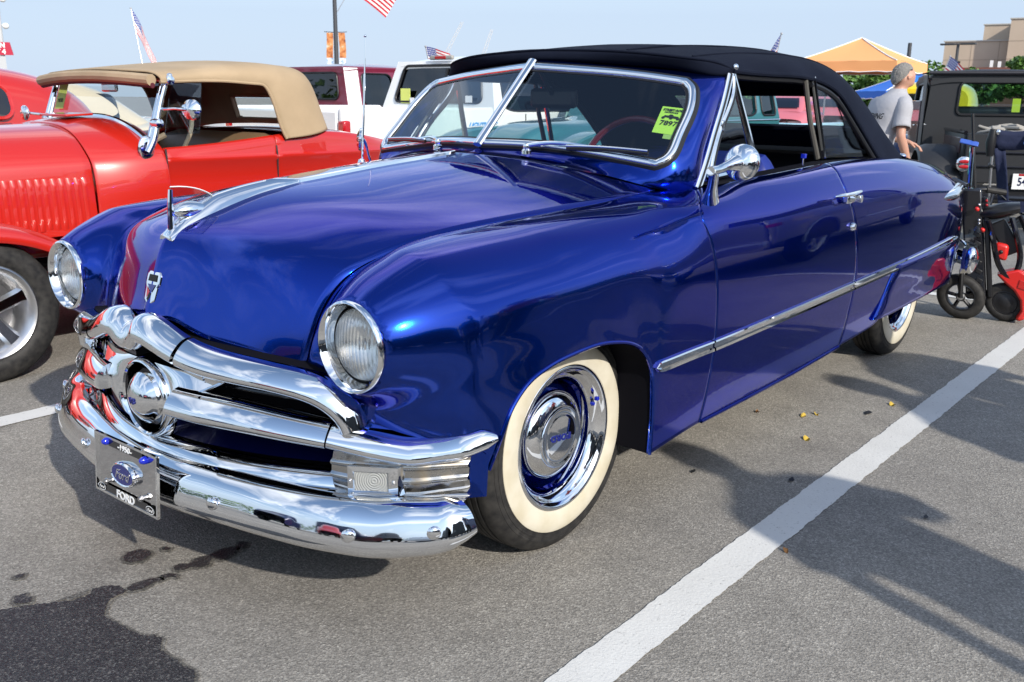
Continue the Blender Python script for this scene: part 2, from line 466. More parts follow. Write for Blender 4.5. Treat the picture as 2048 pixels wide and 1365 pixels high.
def asphalt(name, stops, rough, wet=False):
    m = mat(name, (.12, .12, .12), rough)
    co = geo_pos(m)
    v = N(m, 'ShaderNodeTexVoronoi'); v.inputs['Scale'].default_value = 185; v.inputs['Randomness'].default_value = 1; L(m, co, v.inputs['Vector'])
    sepc = N(m, 'ShaderNodeSeparateColor'); L(m, v.outputs['Color'], sepc.inputs[0])
    st = ramp(m, sepc.outputs[0], stops)                      # each stone its own grey
    v2 = N(m, 'ShaderNodeTexVoronoi'); v2.inputs['Scale'].default_value = 400; L(m, co, v2.inputs['Vector'])
    s2 = N(m, 'ShaderNodeSeparateColor'); L(m, v2.outputs['Color'], s2.inputs[0])
    fine = ramp(m, s2.outputs[1], stops)
    c = mixc(m, .45, st, fine)
    big = noise_n(m, co, .55, 6, .6, .4)
    c = mixc(m, 1.0, c, ramp(m, big, [(.3, (.74, .73, .73)), (.7, (1.14, 1.12, 1.07))]), 'MULTIPLY')
    oil = noise_n(m, co, 1.7, 3, .5)
    c = mixc(m, 1.0, c, ramp(m, oil, [(.60, (1, 1, 1)), (.74, (.80, .79, .79))]), 'MULTIPLY')
    mid = noise_n(m, co, 6, 5, .6)
    c = mixc(m, 1.0, c, ramp(m, mid, [(.3, (.88, .88, .88)), (.7, (1.08, 1.08, 1.08))]), 'MULTIPLY')
    L(m, c, BS(m).inputs['Base Color'])
    h = N(m, 'ShaderNodeMath', operation='ADD'); L(m, v.outputs['Distance'], h.inputs[0]); L(m, noise_n(m, co, 240, 4, .7), h.inputs[1])
    bump(m, h.outputs[0], .5 if not wet else .55, .004)
    return m
ASPHALT = asphalt('asphalt', [(0, (.135, .128, .118)), (.45, (.245, .232, .213)), (.8, (.32, .304, .278)), (1, (.50, .48, .44))], .86)
ASPHALT_DAMP = asphalt('damp_asphalt', [(0, (.06, .058, .055)), (.45, (.115, .11, .10)), (.8, (.17, .162, .15)), (1, (.34, .33, .30))], .7)
ASPHALT_WET = asphalt('wet_asphalt', [(0, (.012, .012, .014)), (.5, (.028, .028, .032)), (.85, (.06, .06, .062)), (1, (.20, .196, .19))], .48, True)
# ------------------------------------------------------------------ ground and painted lines
g = obj('parking_lot', MB().add([(-420, -420, 0), (420, -420, 0), (420, 420, 0), (-420, 420, 0)], [(0, 1, 2, 3)]), ASPHALT, None, smooth=False)
tag(g, kind='structure')
def ragged_strip(x0, x1, y, w, along='x', step=.012, j=.0022, seed=1):
    rnd = random.Random(seed); n = max(2, int(abs(x1 - x0)/step)); rows = []
    a = b = 0.
    for k in range(n + 1):
        x = x0 + (x1 - x0)*k/n
        a = a*.6 + rnd.uniform(-j, j); b = b*.6 + rnd.uniform(-j, j)
        rows.append([(x, y - w/2 + a, .004), (x, y + w/2 + b, .004)] if along == 'x' else [(y - w/2 + a, x, .004), (y + w/2 + b, x, .004)])
    return MB().grid(rows)
for k, (y, x0, x1) in enumerate(((1.206, .75, -4.62), (-1.57, .75, -4.62), (-4.32, .75, -4.62), (3.95, .75, -4.62))):
    tag(obj('stall_line', ragged_strip(x0, x1, y, .118, seed=k), LINE_WHITE, None, smooth=False), kind='structure')
tag(obj('stall_line', ragged_strip(-14, 8, -4.69, .10, 'y', .03, seed=9), LINE_WHITE, None, smooth=False), kind='structure')
for k, y in enumerate((-7.1, -4.32, -1.57, 1.206, 3.95)):
    tag(obj('stall_line', ragged_strip(-4.76, -9.8, y, .10, seed=20 + k, step=.05), LINE_WHITE, None, smooth=False), kind='structure')
# wet run-off from the car's condenser
def blob(pts, seed, n=10, j=.006, grow=0., zz=.005):
    rnd = random.Random(seed); P = np.array([(x, y, 0) for x, y in pts]); k = len(P); out = []
    for i in range(k):
        for q in range(n):
            p = P[i] + (P[(i + 1) % k] - P[i])*q/n
            v = noise.noise(Vector((p[0]*14, p[1]*14, seed)))*.012 + noise.noise(Vector((p[0]*60, p[1]*60, seed)))*.006
            out.append((p[0] + v + rnd.uniform(-j, j)*.35, p[1] + v*.7 + rnd.uniform(-j, j)*.35, .005))
    from mathutils.geometry import tessellate_polygon
    if grow:
        A2 = sum(out[i][0]*out[(i + 1) % len(out)][1] - out[(i + 1) % len(out)][0]*out[i][1] for i in range(len(out))); sg = 1 if A2 > 0 else -1; o2 = []
        for i in range(len(out)):
            a, b = out[i - 3], out[(i + 3) % len(out)]; d = Vector((b[1] - a[1], a[0] - b[0], 0)).normalized()*grow*sg
            o2.append((out[i][0] + d.x, out[i][1] + d.y, zz))
        out = o2
    return MB().add(out, [tuple(t) for t in tessellate_polygon([[Vector(p) for p in out]])])
def disc(cx, cy_, a, b, seed, rot=0): return blob([(cx + a*math.cos(t)*math.cos(rot) - b*math.sin(t)*math.sin(rot), cy_ + a*math.cos(t)*math.sin(rot) + b*math.sin(t)*math.cos(rot)) for t in np.linspace(0, 2*math.pi, 11)[:-1]], seed, 5, .008)
WETS = [[(1.272, -0.105), (1.228, -0.092), (1.196, -0.068), (1.147, -0.052), (1.09, 0.004), (1.041, 0.007), (1.025, -0.015), (0.992, -0.005), (0.974, 0.023), (0.966, 0.053), (0.981, 0.07), (1.002, 0.066), (1.02, 0.072), (1.052, 0.099), (1.074, 0.137), (1.066, 0.184), (1.065, 0.232), (1.058, 0.282), (1.038, 0.311), (1.04, 0.344), (1.058, 0.379), (1.063, 0.427), (1.059, 0.464), (1.056, 0.509), (1.064, 0.531), (1.084, 0.552), (1.134, 0.612), (1.423, 0.273)], [(0.965, 0.054), (0.941, 0.041), (0.908, 0.044), (0.88, 0.066), (0.882, 0.081), (0.905, 0.082), (0.932, 0.086), (0.957, 0.071)], [(0.826, 0.043), (0.8, 0.035), (0.778, 0.052), (0.746, 0.035), (0.709, 0.047), (0.672, 0.05), (0.633, 0.069), (0.652, 0.088), (0.689, 0.101), (0.708, 0.103), (0.724, 0.077), (0.75, 0.101), (0.769, 0.097), (0.789, 0.078), (0.818, 0.074), (0.831, 0.06)], [(0.63, 0.065), (0.611, 0.045), (0.596, 0.062), (0.614, 0.083), (0.63, 0.081)], [(0.866, 0.055), (0.848, 0.059), (0.838, 0.089), (0.849, 0.098), (0.855, 0.083), (0.867, 0.069)], [(0.881, -0.121), (0.855, -0.139), (0.826, -0.126), (0.816, -0.098), (0.825, -0.072), (0.852, -0.061), (0.878, -0.079), (0.887, -0.101)], [(0.779, -0.092), (0.765, -0.088), (0.759, -0.071), (0.771, -0.065), (0.78, -0.076)], [(1.126, -0.239), (1.114, -0.245), (1.101, -0.233), (1.112, -0.219), (1.127, -0.225)], [(1.185, -0.107), (1.167, -0.133), (1.15, -0.123), (1.147, -0.09), (1.161, -0.069), (1.182, -0.08)]]
for i, pts in enumerate(WETS):
    tag(obj('wet_patch', blob(pts, i + 3), ASPHALT_WET, None, smooth=False, fix=False), kind='structure')
    tag(obj('damp_edge', blob(pts, i + 3, grow=.009, zz=.0025), ASPHALT_DAMP, None, smooth=False, fix=False), kind='structure')
# ------------------------------------------------------------------ the blue convertible
CAR = thing('convertible_car', 'glossy dark blue 1950s convertible with raised black cloth top and whitewall tyres', 'car', (-1.45, 0, 0), world_parts=True)
INSIDE = (-1.0, 0, .55)
def both(name, mb, m, parent=CAR, **k):
    a = obj(name, mb, m, parent, **k); b = obj(name, mb.mirrored(), m, parent, **k); return a, b

# --- hood
hc = [(.822, .700), (.808, .742), (.793, .785), (.770, .852), (.728, .922), (.634, .963), (.461, 1.008), (.252, 1.034), (.026, 1.056), (-.18, 1.073), (-.40, 1.090)]
hs = [(.677, .482, .627), (.669, .487, .665), (.655, .493, .715), (.625, .506, .790), (.57, .53, .854), (.49, .548, .888), (.351, .575, .922),
      (.158, .605, .945), (-.05, .628, .957), (-.33, .647, .970), (-.622, .66, .99)]
HC = []
for i, ((cx, cz), s) in enumerate(zip(hc, hs)):
    row = []
    for t in (0, .07, .2, .4, .62, .82, .94, 1.0):
        f_ = t**1.75
        x = cx + (s[0] - cx)*f_; z = cz + (s[2] - cz)*(t**1.9); y = s[1]*t
        if i < 5:                                        # prow crease down the nose
            x -= .010*(1 - math.exp(-t/.07))*(1 - f_)
        if i < 2:                                        # lip humps over the grille bar
            z += (.022 if i == 0 else .008)*math.exp(-((t - .17)/.11)**2)
        row.append((x, y, z))
    HC.append(row)
HG, _ = surf(HC, 110, 60)
HG[:, -1, 1] -= .008; HG[:, -2, 1] -= .005
hm = HG.copy(); hm[..., 1] *= -1
HOODP = np.concatenate([hm[:, :0:-1], HG], 1)
HOOD = obj('hood', MB().grid(flanged(HOODP, INSIDE)), BLUE, CAR, sharp=60)
def hood_pt(u, y):
    """point and normal on the hood at long. fraction u, lateral y"""
    i = int(round(u*(HG.shape[0] - 1))); row = HG[i]; ys = row[:, 1]
    return np.array([np.interp(abs(y), ys, row[:, 0]), y, np.interp(abs(y), ys, row[:, 2])])
# chrome centre strip
cs = [(.74, .912), (.70, .938), (.634, .968), (.461, 1.013), (.252, 1.039), (.026, 1.061), (-.18, 1.078), (-.372, 1.093)]
cp = spl([(x, 0, z) for x, z in cs], 60)
wid = np.interp(np.linspace(0, 1, 60), [0, .06, .2, .34, .4, .96, 1], [.030, .040, .034, .024, .0125, .0125, .004])
hgt = np.interp(np.linspace(0, 1, 60), [0, .05, .15, .34, .4, 1], [.006, .02, .030, .020, .006, .005])
rows = []
for p, w, h in zip(cp, wid, hgt):
    rows.append([(p[0], -w, p[2] - .008), (p[0], -w*.8, p[2] + .003), (p[0], -w*.35, p[2] + h*.8), (p[0], 0, p[2] + h), (p[0], w*.35, p[2] + h*.8), (p[0], w*.8, p[2] + .003), (p[0], w, p[2] - .008)])
m_ = MB().grid(rows); m_.add(rows[0], [tuple(range(7))])
TRIM = obj('hood_trim', m_, CHROME, HOOD, sharp=50)
# ornament: clear fin over a chrome bullet
m_ = MB().lathe([(.0005, .715), (.012, .706), (.022, .69), (.026, .672), (.024, .648), (.016, .61), (.004, .56)], (0, 0, .975), 'x', 24)
obj('ornament_bullet', m_, CHROME, HOOD)
fin = [(.716, 0, .945)] + [(.716 - .150*math.sin(a)**.9, 0, .965 + .076*math.cos(a)) for a in np.linspace(0, math.pi/2, 12)] + [(.56, 0, .965)]
FINM = bpy.data.materials.new('clear_fin_plastic'); FINM.use_nodes = True; thin_glass(FINM, (.80, .82, .84), 1.3)
obj('ornament_fin', MB().prism([(x, -.004, z) for x, y, z in fin], (0, .008, 0)), FINM, HOOD, smooth=False)
obj('fin_edge', MB().tube(fin[1:-1], .0018, 6), mat('painted_bright_edge', (.75, .78, .80), .2), HOOD)  # whitish opaque rim paints in the bright edge of the clear fin
m_ = MB().tube([(.722, 0, .93), (.720, 0, .99), (.716, 0, 1.034)], [.009, .008, .006], 8)
obj('ornament_post', m_, CHROME, HOOD)
# crest badge on the nose
cx, cz = .768, .775
bw = [(-.022, .042), (.022, .042), (.030, .034), (.030, .012), (.025, .002), (.023, -.030), (0, -.046), (-.023, -.030), (-.025, .002), (-.030, .012), (-.030, .034)]
tl = .32
def badge_p(a, b, d): return (cx + d*math.cos(tl) - b*math.sin(tl), a, cz + b*math.cos(tl) + d*math.sin(tl))
m_ = MB().prism([badge_p(a*1.08, b*1.08, .026) for a, b in bw], Vector(badge_p(0, 0, -.02)) - Vector(badge_p(0, 0, .026)))
BADGE = obj('hood_badge', m_, CHROME, HOOD, smooth=False, bevel=.004)
fd = .0275
m_ = MB()
m_.add([badge_p(-.018, .036, fd), badge_p(.018, .036, fd), badge_p(.020, .018, fd), badge_p(-.020, .018, fd)], [(0, 1, 2, 3)], 0)
m_.add([badge_p(-.019, .010, fd), badge_p(.019, .010, fd), badge_p(.006, -.012, fd)], [(0, 1, 2)], 1)
m_.add([badge_p(-.019, .004, fd), badge_p(-.002, -.010, fd), badge_p(-.012, -.028, fd)], [(0, 1, 2)], 2)
m_.add([badge_p(-.004, -.012, fd), badge_p(.004, -.014, fd), badge_p(.0, -.036, fd), badge_p(-.010, -.030, fd)], [(0, 1, 2, 3)], 0)
obj('badge_face', m_, [INK, BLUE_ENAMEL, RED_LENS], BADGE, smooth=False, fix=False)
# --- fender, door and quarter: one continuous side, cut at its seams
A_ = [
 [(.677, .482, .627), (.665, .55, .575), (.640, .62, .535), (.600, .71, .503), (.548, .795, .482), (.496, .850, .455), (.456, .880, .405)],
 [(.669, .487, .665), (.666, .56, .632), (.652, .64, .598), (.616, .735, .572), (.560, .820, .555), (.494, .872, .532), (.420, .889, .485)],
 [(.655, .493, .715), (.656, .57, .703), (.648, .655, .697), (.615, .745, .687), (.556, .828, .668), (.482, .876, .635), (.378, .890, .550)],
 [(.625, .506, .790), (.645, .585, .812), (.652, .66, .826), (.620, .750, .808), (.545, .830, .772), (.450, .874, .715), (.296, .889, .603)],
 [(.570, .530, .854), (.572, .600, .876), (.556, .680, .884), (.515, .758, .862), (.450, .830, .820), (.350, .876, .752), (.169, .889, .628)],
 [(.490, .548, .888), (.478, .615, .902), (.452, .695, .905), (.405, .770, .885), (.335, .838, .838), (.222, .880, .768), (.041, .890, .635)],
 [(.351, .575, .922), (.330, .640, .929), (.290, .715, .925), (.240, .788, .902), (.170, .850, .852), (.070, .886, .772), (-.08, .891, .622)],
 [(.158, .605, .945), (.130, .665, .947), (.090, .738, .939), (.040, .808, .912), (-.03, .864, .856), (-.10, .890, .762), (-.195, .893, .580)],
 [(-.05, .628, .957), (-.07, .688, .957), (-.10, .758, .946), (-.14, .828, .911), (-.19, .877, .850), (-.235, .897, .730), (-.262, .897, .472)],
 [(-.20, .638, .964), (-.21, .695, .963), (-.23, .765, .951), (-.25, .835, .914), (-.275, .881, .845), (-.285, .900, .69), (-.270, .896, .345)],
 [(-.33, .647, .970), (-.33, .702, .968), (-.33, .772, .955), (-.33, .841, .917), (-.335, .886, .842), (-.33, .904, .655), (-.268, .893, .238)],
 [(-.50, .655, .982), (-.47, .712, .977), (-.44, .785, .962), (-.42, .848, .924), (-.43, .890, .85), (-.45, .906, .640), (-.415, .892, .250)],
 [(-.79, .712, .992), (-.725, .748, .987), (-.635, .812, .970), (-.545, .866, .935), (-.560, .896, .86), (-.610, .909, .60), (-.572, .890, .258)],
]
B_ = [
 [(-.95, .762, 1.004), (-.92, .79, .998), (-.88, .83, .978), (-.85, .873, .937), (-.85, .900, .862), (-.88, .912, .605), (-.86, .890, .262)],
 [(-1.30, .768, 1.016), (-1.28, .80, 1.009), (-1.26, .838, .985), (-1.25, .878, .940), (-1.25, .904, .865), (-1.27, .914, .61), (-1.26, .890, .267)],
 [(-1.76, .768, 1.031), (-1.735, .80, 1.022), (-1.70, .84, .995), (-1.675, .880, .946), (-1.71, .905, .870), (-1.80, .914, .615), (-1.757, .890, .285)],
 [(-2.10, .766, 1.032), (-2.10, .80, 1.022), (-2.10, .84, .994), (-2.10, .880, .946), (-2.12, .905, .872), (-2.15, .913, .62), (-2.12, .890, .300)],
 [(-2.50, .758, 1.022), (-2.50, .795, 1.012), (-2.50, .835, .985), (-2.50, .875, .94), (-2.50, .901, .87), (-2.50, .910, .63), (-2.42, .888, .36)],
 [(-2.90, .735, .998), (-2.90, .775, .988), (-2.90, .818, .962), (-2.90, .858, .92), (-2.90, .886, .855), (-2.90, .898, .635), (-2.90, .880, .38)],
 [(-3.25, .700, .968), (-3.25, .742, .957), (-3.25, .785, .932), (-3.25, .828, .892), (-3.25, .862, .835), (-3.25, .880, .63), (-3.25, .868, .36)],
 [(-3.52, .650, .938), (-3.53, .69, .925), (-3.54, .735, .900), (-3.55, .778, .862), (-3.55, .818, .81), (-3.54, .850, .62), (-3.48, .842, .30)],
 [(-3.74, .560, .905), (-3.77, .60, .885), (-3.79, .645, .86), (-3.80, .69, .825), (-3.80, .735, .78), (-3.78, .775, .60), (-3.70, .775, .30)],
 [(-3.92, .420, .86), (-3.96, .44, .83), (-3.98, .47, .80), (-3.99, .51, .765), (-3.99, .55, .72), (-3.96, .59, .56), (-3.88, .60, .32)],
]
ALL = np.array(A_ + B_, float)
_kv = chord(np.swapaxes(ALL, 0, 1)); _ku = chord(ALL)
NV = 84
_F = np.swapaxes(nspline(_kv, np.swapaxes(ALL, 0, 1), np.linspace(0, 1, NV)), 0, 1)
def pchip(t, P, tq):
    h = np.diff(t); sh = P.reshape(len(t), -1); d = (sh[1:] - sh[:-1])/h[:, None]; m = np.zeros_like(sh)
    m[0] = d[0]; m[-1] = d[-1]
    w1 = (2*h[1:] + h[:-1])[:, None]; w2 = (h[1:] + 2*h[:-1])[:, None]
    ok = d[:-1]*d[1:] > 0
    m[1:-1] = np.where(ok, (w1 + w2)/(w1/np.where(ok, d[:-1], 1) + w2/np.where(ok, d[1:], 1)), 0)
    i = np.clip(np.searchsorted(t, tq, side='right') - 1, 0, len(t) - 2); hh = h[i][:, None]; s = ((tq - t[i])/h[i])[:, None]
    o = (2*s**3 - 3*s**2 + 1)*sh[i] + (s**3 - 2*s**2 + s)*hh*m[i] + (-2*s**3 + 3*s**2)*sh[i + 1] + (s**3 - s**2)*hh*m[i + 1]
    return o.reshape((len(tq),) + P.shape[1:])
_wv = np.clip((np.linspace(0, 1, NV) - .72)/.25, 0, 1)[None, :, None]; _wv = _wv*_wv*(3 - 2*_wv)
def side_patch(i0, i1, n):
    tq = np.linspace(_ku[i0], _ku[i1], n)
    return nspline(_ku, _F, tq)*(1 - _wv) + pchip(_ku, _F, tq)*_wv
iK, iM = 12, 15
FEN = side_patch(0, iK, 190)
# headlight pod swells out of the nose of the fender
HLX, HLY, HLZ, HLR = .700, .672, .722, .106
rho = np.sqrt((FEN[..., 1] - HLY)**2 + (FEN[..., 2] - HLZ)**2)
ex = np.maximum(rho - HLR, 0)
pod = (HLX - .004) - 1.25*ex - 9.0*ex**2
d_ = FEN[..., 0] - pod; k_ = .045
hh = np.clip(.5 + .5*d_/k_, 0, 1)
sm = pod*(1 - hh) + FEN[..., 0]*hh + k_*hh*(1 - hh)
near = np.clip((.34 - rho)/.15, 0, 1)*np.clip((FEN[..., 0] - .12)/.28, 0, 1)*np.clip((.93 - np.linspace(0, 1, NV))/.22, 0, 1)[None, :]
near = near*near*(3 - 2*near)
FEN[..., 0] = np.where(rho < HLR, np.minimum(sm, HLX - .012)*near + FEN[..., 0]*(1 - near), FEN[..., 0]*(1 - near) + sm*near)
GAP = .005
DOOR = side_patch(iK, iM, 90); QTR = side_patch(iM, len(ALL) - 1, 120)
DOOR[:4, :, 0] -= GAP; DOOR[-4:, :, 0] += GAP; QTR[:4, :, 0] -= GAP*.4; FEN[-4:, :, 0] += GAP*.4
FEN_G = flanged(flanged(FEN, INSIDE, 'Uv', .04), INSIDE, 'V', .010, .001); DOOR_G = flanged(DOOR, INSIDE); QTR_G = flanged(QTR, INSIDE, 'uvV')
_fm = MB().grid(FEN_G)
_fv = np.array(_fm.v); _fr = np.sqrt((_fv[:, 1] - HLY)**2 + (_fv[:, 2] - HLZ)**2)
_keep = [i for i, f in enumerate(_fm.f) if not (all(_fr[j] < HLR - .003 for j in f) and _fv[f[0], 0] > .5)]
_fm.f = [_fm.f[i] for i in _keep]; _fm.m = [0]*len(_fm.f)          # the lamp opening
fl, fr = both('front_fender', _fm, BLUE, sharp=60)
dl, dr = both('door', MB().grid(DOOR_G), BLUE, sharp=60)
ql, qr = both('quarter_panel', MB().grid(QTR_G), BLUE, sharp=60)
# rolled wheel-arch lip
_ci = 60 + int(np.argmin(FEN[60:, -1, 2] + .02*(FEN[60:, -1, 0] < -.30)))
arch = FEN[:_ci + 1, -1]
m_ = MB().tube([(p[0], p[1] - .001, p[2]) for p in arch], .006, 8)
both('arch_lip', m_, BLUE)
# inner arch, floor pan, dark
for sy in (1, -1):
    m_ = MB()
    prof = [(p[0], p[2]) for p in arch]
    m_.grid([[(x, sy*.885, z), (x*.98, sy*.6, z + .01), (x*.97, sy*.45, z + .01)] for x, z in prof])
    m_.add([(x*.97, sy*.45, z + .01) for x, z in prof], [tuple(range(len(prof)))])
    obj('wheel_housing', m_, DARK, CAR)
m_ = MB().box((-1.25, 0, .285), (1.7, 1.68, .03)).box((-.0, 0, .30), (.9, .7, .06))
obj('floor_pan', m_, DARK, CAR)
# rocker lip under the door
m_ = MB().tube([(x, .893 - .002, z - .004) for x, z in ((-.585, .262), (-.9, .264), (-1.3, .269), (-1.75, .286))], .006, 8)
both('rocker_lip', m_, BLUE)
# --- lower front: valance corner, grille cavity, gravel pan
def plan(y, c=.868): return c - .51*y*y
def vgrid(ys, fz0, fz1, fx0, fx1, nz=10):
    return [[(fx0(y) + (fx1(y) - fx0(y))*k/(nz - 1), y, fz0(y) + (fz1(y) - fz0(y))*k/(nz - 1)) for k in range(nz)] for y in ys]
ys = np.linspace(.56, .885, 30)
def xcorner(y): return np.interp(y, [.5, .6, .72, .8, .86, .885, .9], [.70, .655, .585, .53, .492, .474, .45])
m_ = MB().grid(vgrid(ys, lambda y: np.interp(y, [.55, .72, .82, .9], [.60, .535, .50, .43]), lambda y: np.interp(y, [.5, .8, .9], [.325, .33, .345]), lambda y: xcorner(y) - .012, lambda y: xcorner(y) - .004))
both('front_valance', m_, BLUE)
ys = np.linspace(-.62, .62, 41)
m_ = MB().grid(vgrid(ys, lambda y: .70 - .2*y*y, lambda y: .30, lambda y: plan(y, .70), lambda y: plan(y, .72), 6))
m_.grid(vgrid(ys, lambda y: .68 - .15*y*y, lambda y: .70 - .2*y*y, lambda y: plan(y, .83), lambda y: plan(y, .70), 4))
obj('grille_cavity', m_, DARK, CAR)
m_ = MB().grid(vgrid(ys, lambda y: .395, lambda y: .43, lambda y: plan(y, .80), lambda y: plan(y, .70), 6))
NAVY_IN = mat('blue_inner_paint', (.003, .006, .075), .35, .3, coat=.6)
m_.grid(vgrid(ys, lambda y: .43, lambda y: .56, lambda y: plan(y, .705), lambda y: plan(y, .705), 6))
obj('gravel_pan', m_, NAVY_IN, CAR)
# chrome lower lip moulding over the bumper
ys = np.linspace(-.60, .60, 61)
def lipx(y): return .842 - .46*y*y
rows = [[(lipx(y) - .085, y, .364), (lipx(y) - .055, y, .386), (lipx(y) - .02, y, .382), (lipx(y), y, .362), (lipx(y) + .006, y, .336), (lipx(y) - .01, y, .320)] for y in ys]
rows = [spl(r_, 12) for r_ in rows]
obj('lower_moulding', MB().grid(rows), CHROME, CAR, sharp=60)
# --- chrome grille bars (front-rounded section)
DPROF = [tuple(p) for p in spl([(.98, -.75, 0), (1.0, -.35, 0), (.90, .05, 0), (.62, .42, 0), (.22, .72, 0), (-.22, .92, 0), (-.62, .93, 0), (-.90, .70, 0), (-1.0, .28, 0), (-.95, -.3, 0)], 21)[:, :2]]
def outv(y): return Vector((1, 1.02*y, 0)).normalized()
up_r = [(0, .668), (.022, .672), (.05, .694), (.085, .697), (.13, .684), (.19, .662), (.25, .646), (.33, .634), (.42, .624), (.50, .612), (.56, .594), (.60, .567), (.625, .533), (.633, .508)]
yy = [a for a, b in up_r]; zz = [b for a, b in up_r]
def upper_bar(y0, y1, n, pinch=None):
    P = spl([(plan(a, .862), a, b) for a, b in up_r], 140)
    P = P[(P[:, 1] >= y0 - 1e-6) & (P[:, 1] <= y1 + 1e-6)]
    return P
P = upper_bar(0, .205, 0); Pm = P[1:].copy()[::-1]; Pm[:, 1] *= -1
Pc = np.concatenate([Pm, P])
sa = [np.interp(abs(p[1]), [0, .03, .09, .21], [.034, .037, .037, .033]) for p in Pc]
sb = [np.interp(abs(p[1]), [0, .02, .06, .21], [.024, .030, .038, .036]) for p in Pc]
GR = obj('grille_arch_bar', sweep(Pc, DPROF, [outv(p[1]) for p in Pc], sa, sb), CHROME, CAR, sharp=70)
P = upper_bar(.207, .64, 0)
sa = [np.interp(p[1], [.2, .45, .58, .62, .64], [.034, .030, .032, .033, .030]) for p in P]
both('grille_upper_bar', sweep(P, DPROF, [outv(p[1]) for p in P], sa, [.036]*len(P)), CHROME, sharp=70)
lo = [(.168, .523), (.225, .521), (.377, .514), (.48, .503), (.580, .490)]
P = spl([(plan(a, .862), a, b) for a, b in lo], 40)
sa = np.interp(P[:, 1], [.1, .3, .6], [.034, .037, .031])
both('grille_centre_bar', sweep(P, DPROF, [outv(p[1]) for p in P], sa, [.042]*len(P)), CHROME, sharp=70)
wg = [(.583, .490), (.64, .478), (.70, .466), (.745, .460), (.79, .466), (.845, .478), (.878, .488), (.900, .492)]
P = spl([(plan(a, .862) if a < .80 else np.interp(a, [.80, .845, .878, .90], [.545, .512, .482, .450]), a, b) for a, b in wg], 60)
# the wing turns the corner and runs back along the fender side
t_ = np.linspace(0, 1, 60)
sa = np.interp(t_, [0, .25, .5, .75, .93, 1], [.029, .033, .035, .032, .022, .008])
sb = np.interp(t_, [0, .5, .8, 1], [.042, .045, .034, .010])
outs = [Vector((1, 1.02*p[1] + max(0, p[1] - .75)*7, 0)).normalized() for p in P]
both('grille_wing_bar', sweep(P, DPROF, outs, sa, sb), CHROME, sharp=70)
# thin rods seen in the dark opening
for z in (.60, .575):
    ys_ = np.linspace(.12, .56, 14)
    both('grille_rod', MB().tube([(plan(y, .79), y, z - .05*y) for y in ys_], .006, 8), BLACKG)
# --- spinner
SPX, SPZ = .760, .494
prof = [(.118, -.16), (.1175, -.03), (.114, .016), (.109, .042), (.104, .053), (.099, .055), (.095, .050)]
m_ = MB().lathe(prof, (SPX + .03, 0, SPZ), 'x', 56)
SP = obj('grille_spinner', m_, CHROME, CAR, sharp=50)
obj('spinner_well', MB().lathe([(.095, .050), (.092, .02), (.088, -.05), (.06, -.075), (.0005, -.08)], (SPX + .03, 0, SPZ), 'x', 48), mat('dark_well_chrome', (.10, .10, .11), .12, 1.0), SP)  # near-black wall colour keeps the recess round the bullet dark
prof = [(.082, -.06)] + [(.084*math.cos(a), .004 + .080*math.sin(a)) for a in np.linspace(0, math.pi/2, 16)]
prof = [(r_ + (.0014 if 3 < k < 13 and k % 2 else 0), h) for k, (r_, h) in enumerate(prof)]
obj('spinner_bullet', MB().lathe(prof, (SPX + .03, 0, SPZ), 'x', 40), CHROME, SP, sharp=20)
text('spinner_lettering', 'V8', BLUE_ENAMEL, SP, frame_m((SPX + .1155, -.0, SPZ - .002), (0, 1, 0), (0, 0, 1)), .024, .002)
# cone fairings either side, from the spinner rim out to the crease where each centre bar begins
rows = []
aa = np.linspace(R(80), R(-52), 15)
for k in range(10):
    t = k/9; row = []
    for i, a in enumerate(aa):
        q = i/14
        p0 = np.array((SPX + .066, .104*math.cos(a), SPZ + .104*math.sin(a)))
        e = np.array((np.interp(q, [0, .5, 1], [.775, .845, .835]), np.interp(q, [0, .5, 1], [.300, .205, .135]), np.interp(q, [0, .5, 1], [.588, .535, .455])))
        p = p0*(1 - t) + e*t; p[0] += .012*math.sin(math.pi*t)
        row.append(p)
    rows.append(row)
both('spinner_fairing', MB().grid(rows), CHROME, sharp=60)
both('fairing_edge', MB().tube(rows[-1], .004, 6), CHROME)
# --- parking lamp housings
def pkx(y): return np.interp(y, [.56, .6, .72, .775, .845, .88], [.690, .672, .600, .560, .485, .44])
prof_n = 34
rows = []
for y in np.linspace(.588, .852, 34):
    z0, z1 = np.interp(y, [.588, .63, .70, .76, .852], [.352, .338, .332, .336, .352]), .448
    row = []
    for k in range(prof_n):
        s_ = k/(prof_n - 1); z = z0 + (z1 - z0)*s_
        rib = .0065*max(0, math.sin(s_*math.pi*6.0))**.7 if .14 < s_ < .9 else 0
        row.append((pkx(y) + .012 + rib + .02*math.sin(math.pi*s_)*.4, y, z))
    rows.append(row)
pl_, pr_ = both('parking_lamp', MB().grid(rows), CHROME_OLD, sharp=30)
LENS3 = mat('parking_lens', (.36, .37, .36), .15, coat=1.0)
_v = N(LENS3, 'ShaderNodeVectorMath', operation='DISTANCE'); L(LENS3, geo_pos(LENS3), _v.inputs[0]); _v.inputs[1].default_value = (.652, .689, .388)
_m = N(LENS3, 'ShaderNodeMath', operation='SINE'); _k = N(LENS3, 'ShaderNodeMath', operation='MULTIPLY'); _k.inputs[1].default_value = 1150; L(LENS3, _v.outputs['Value'], _k.inputs[0]); L(LENS3, _k.outputs[0], _m.inputs[0])
bump(LENS3, _m.outputs[0], .5, .002)
both('lamp_shelf', MB().grid([[(pkx(y) + d, y, z) for d, z in ((.0, .352), (.022, .346), (.045, .338), (.060, .324), (.062, .308))] for y in np.linspace(.575, .855, 22)]), CHROME, sharp=60)
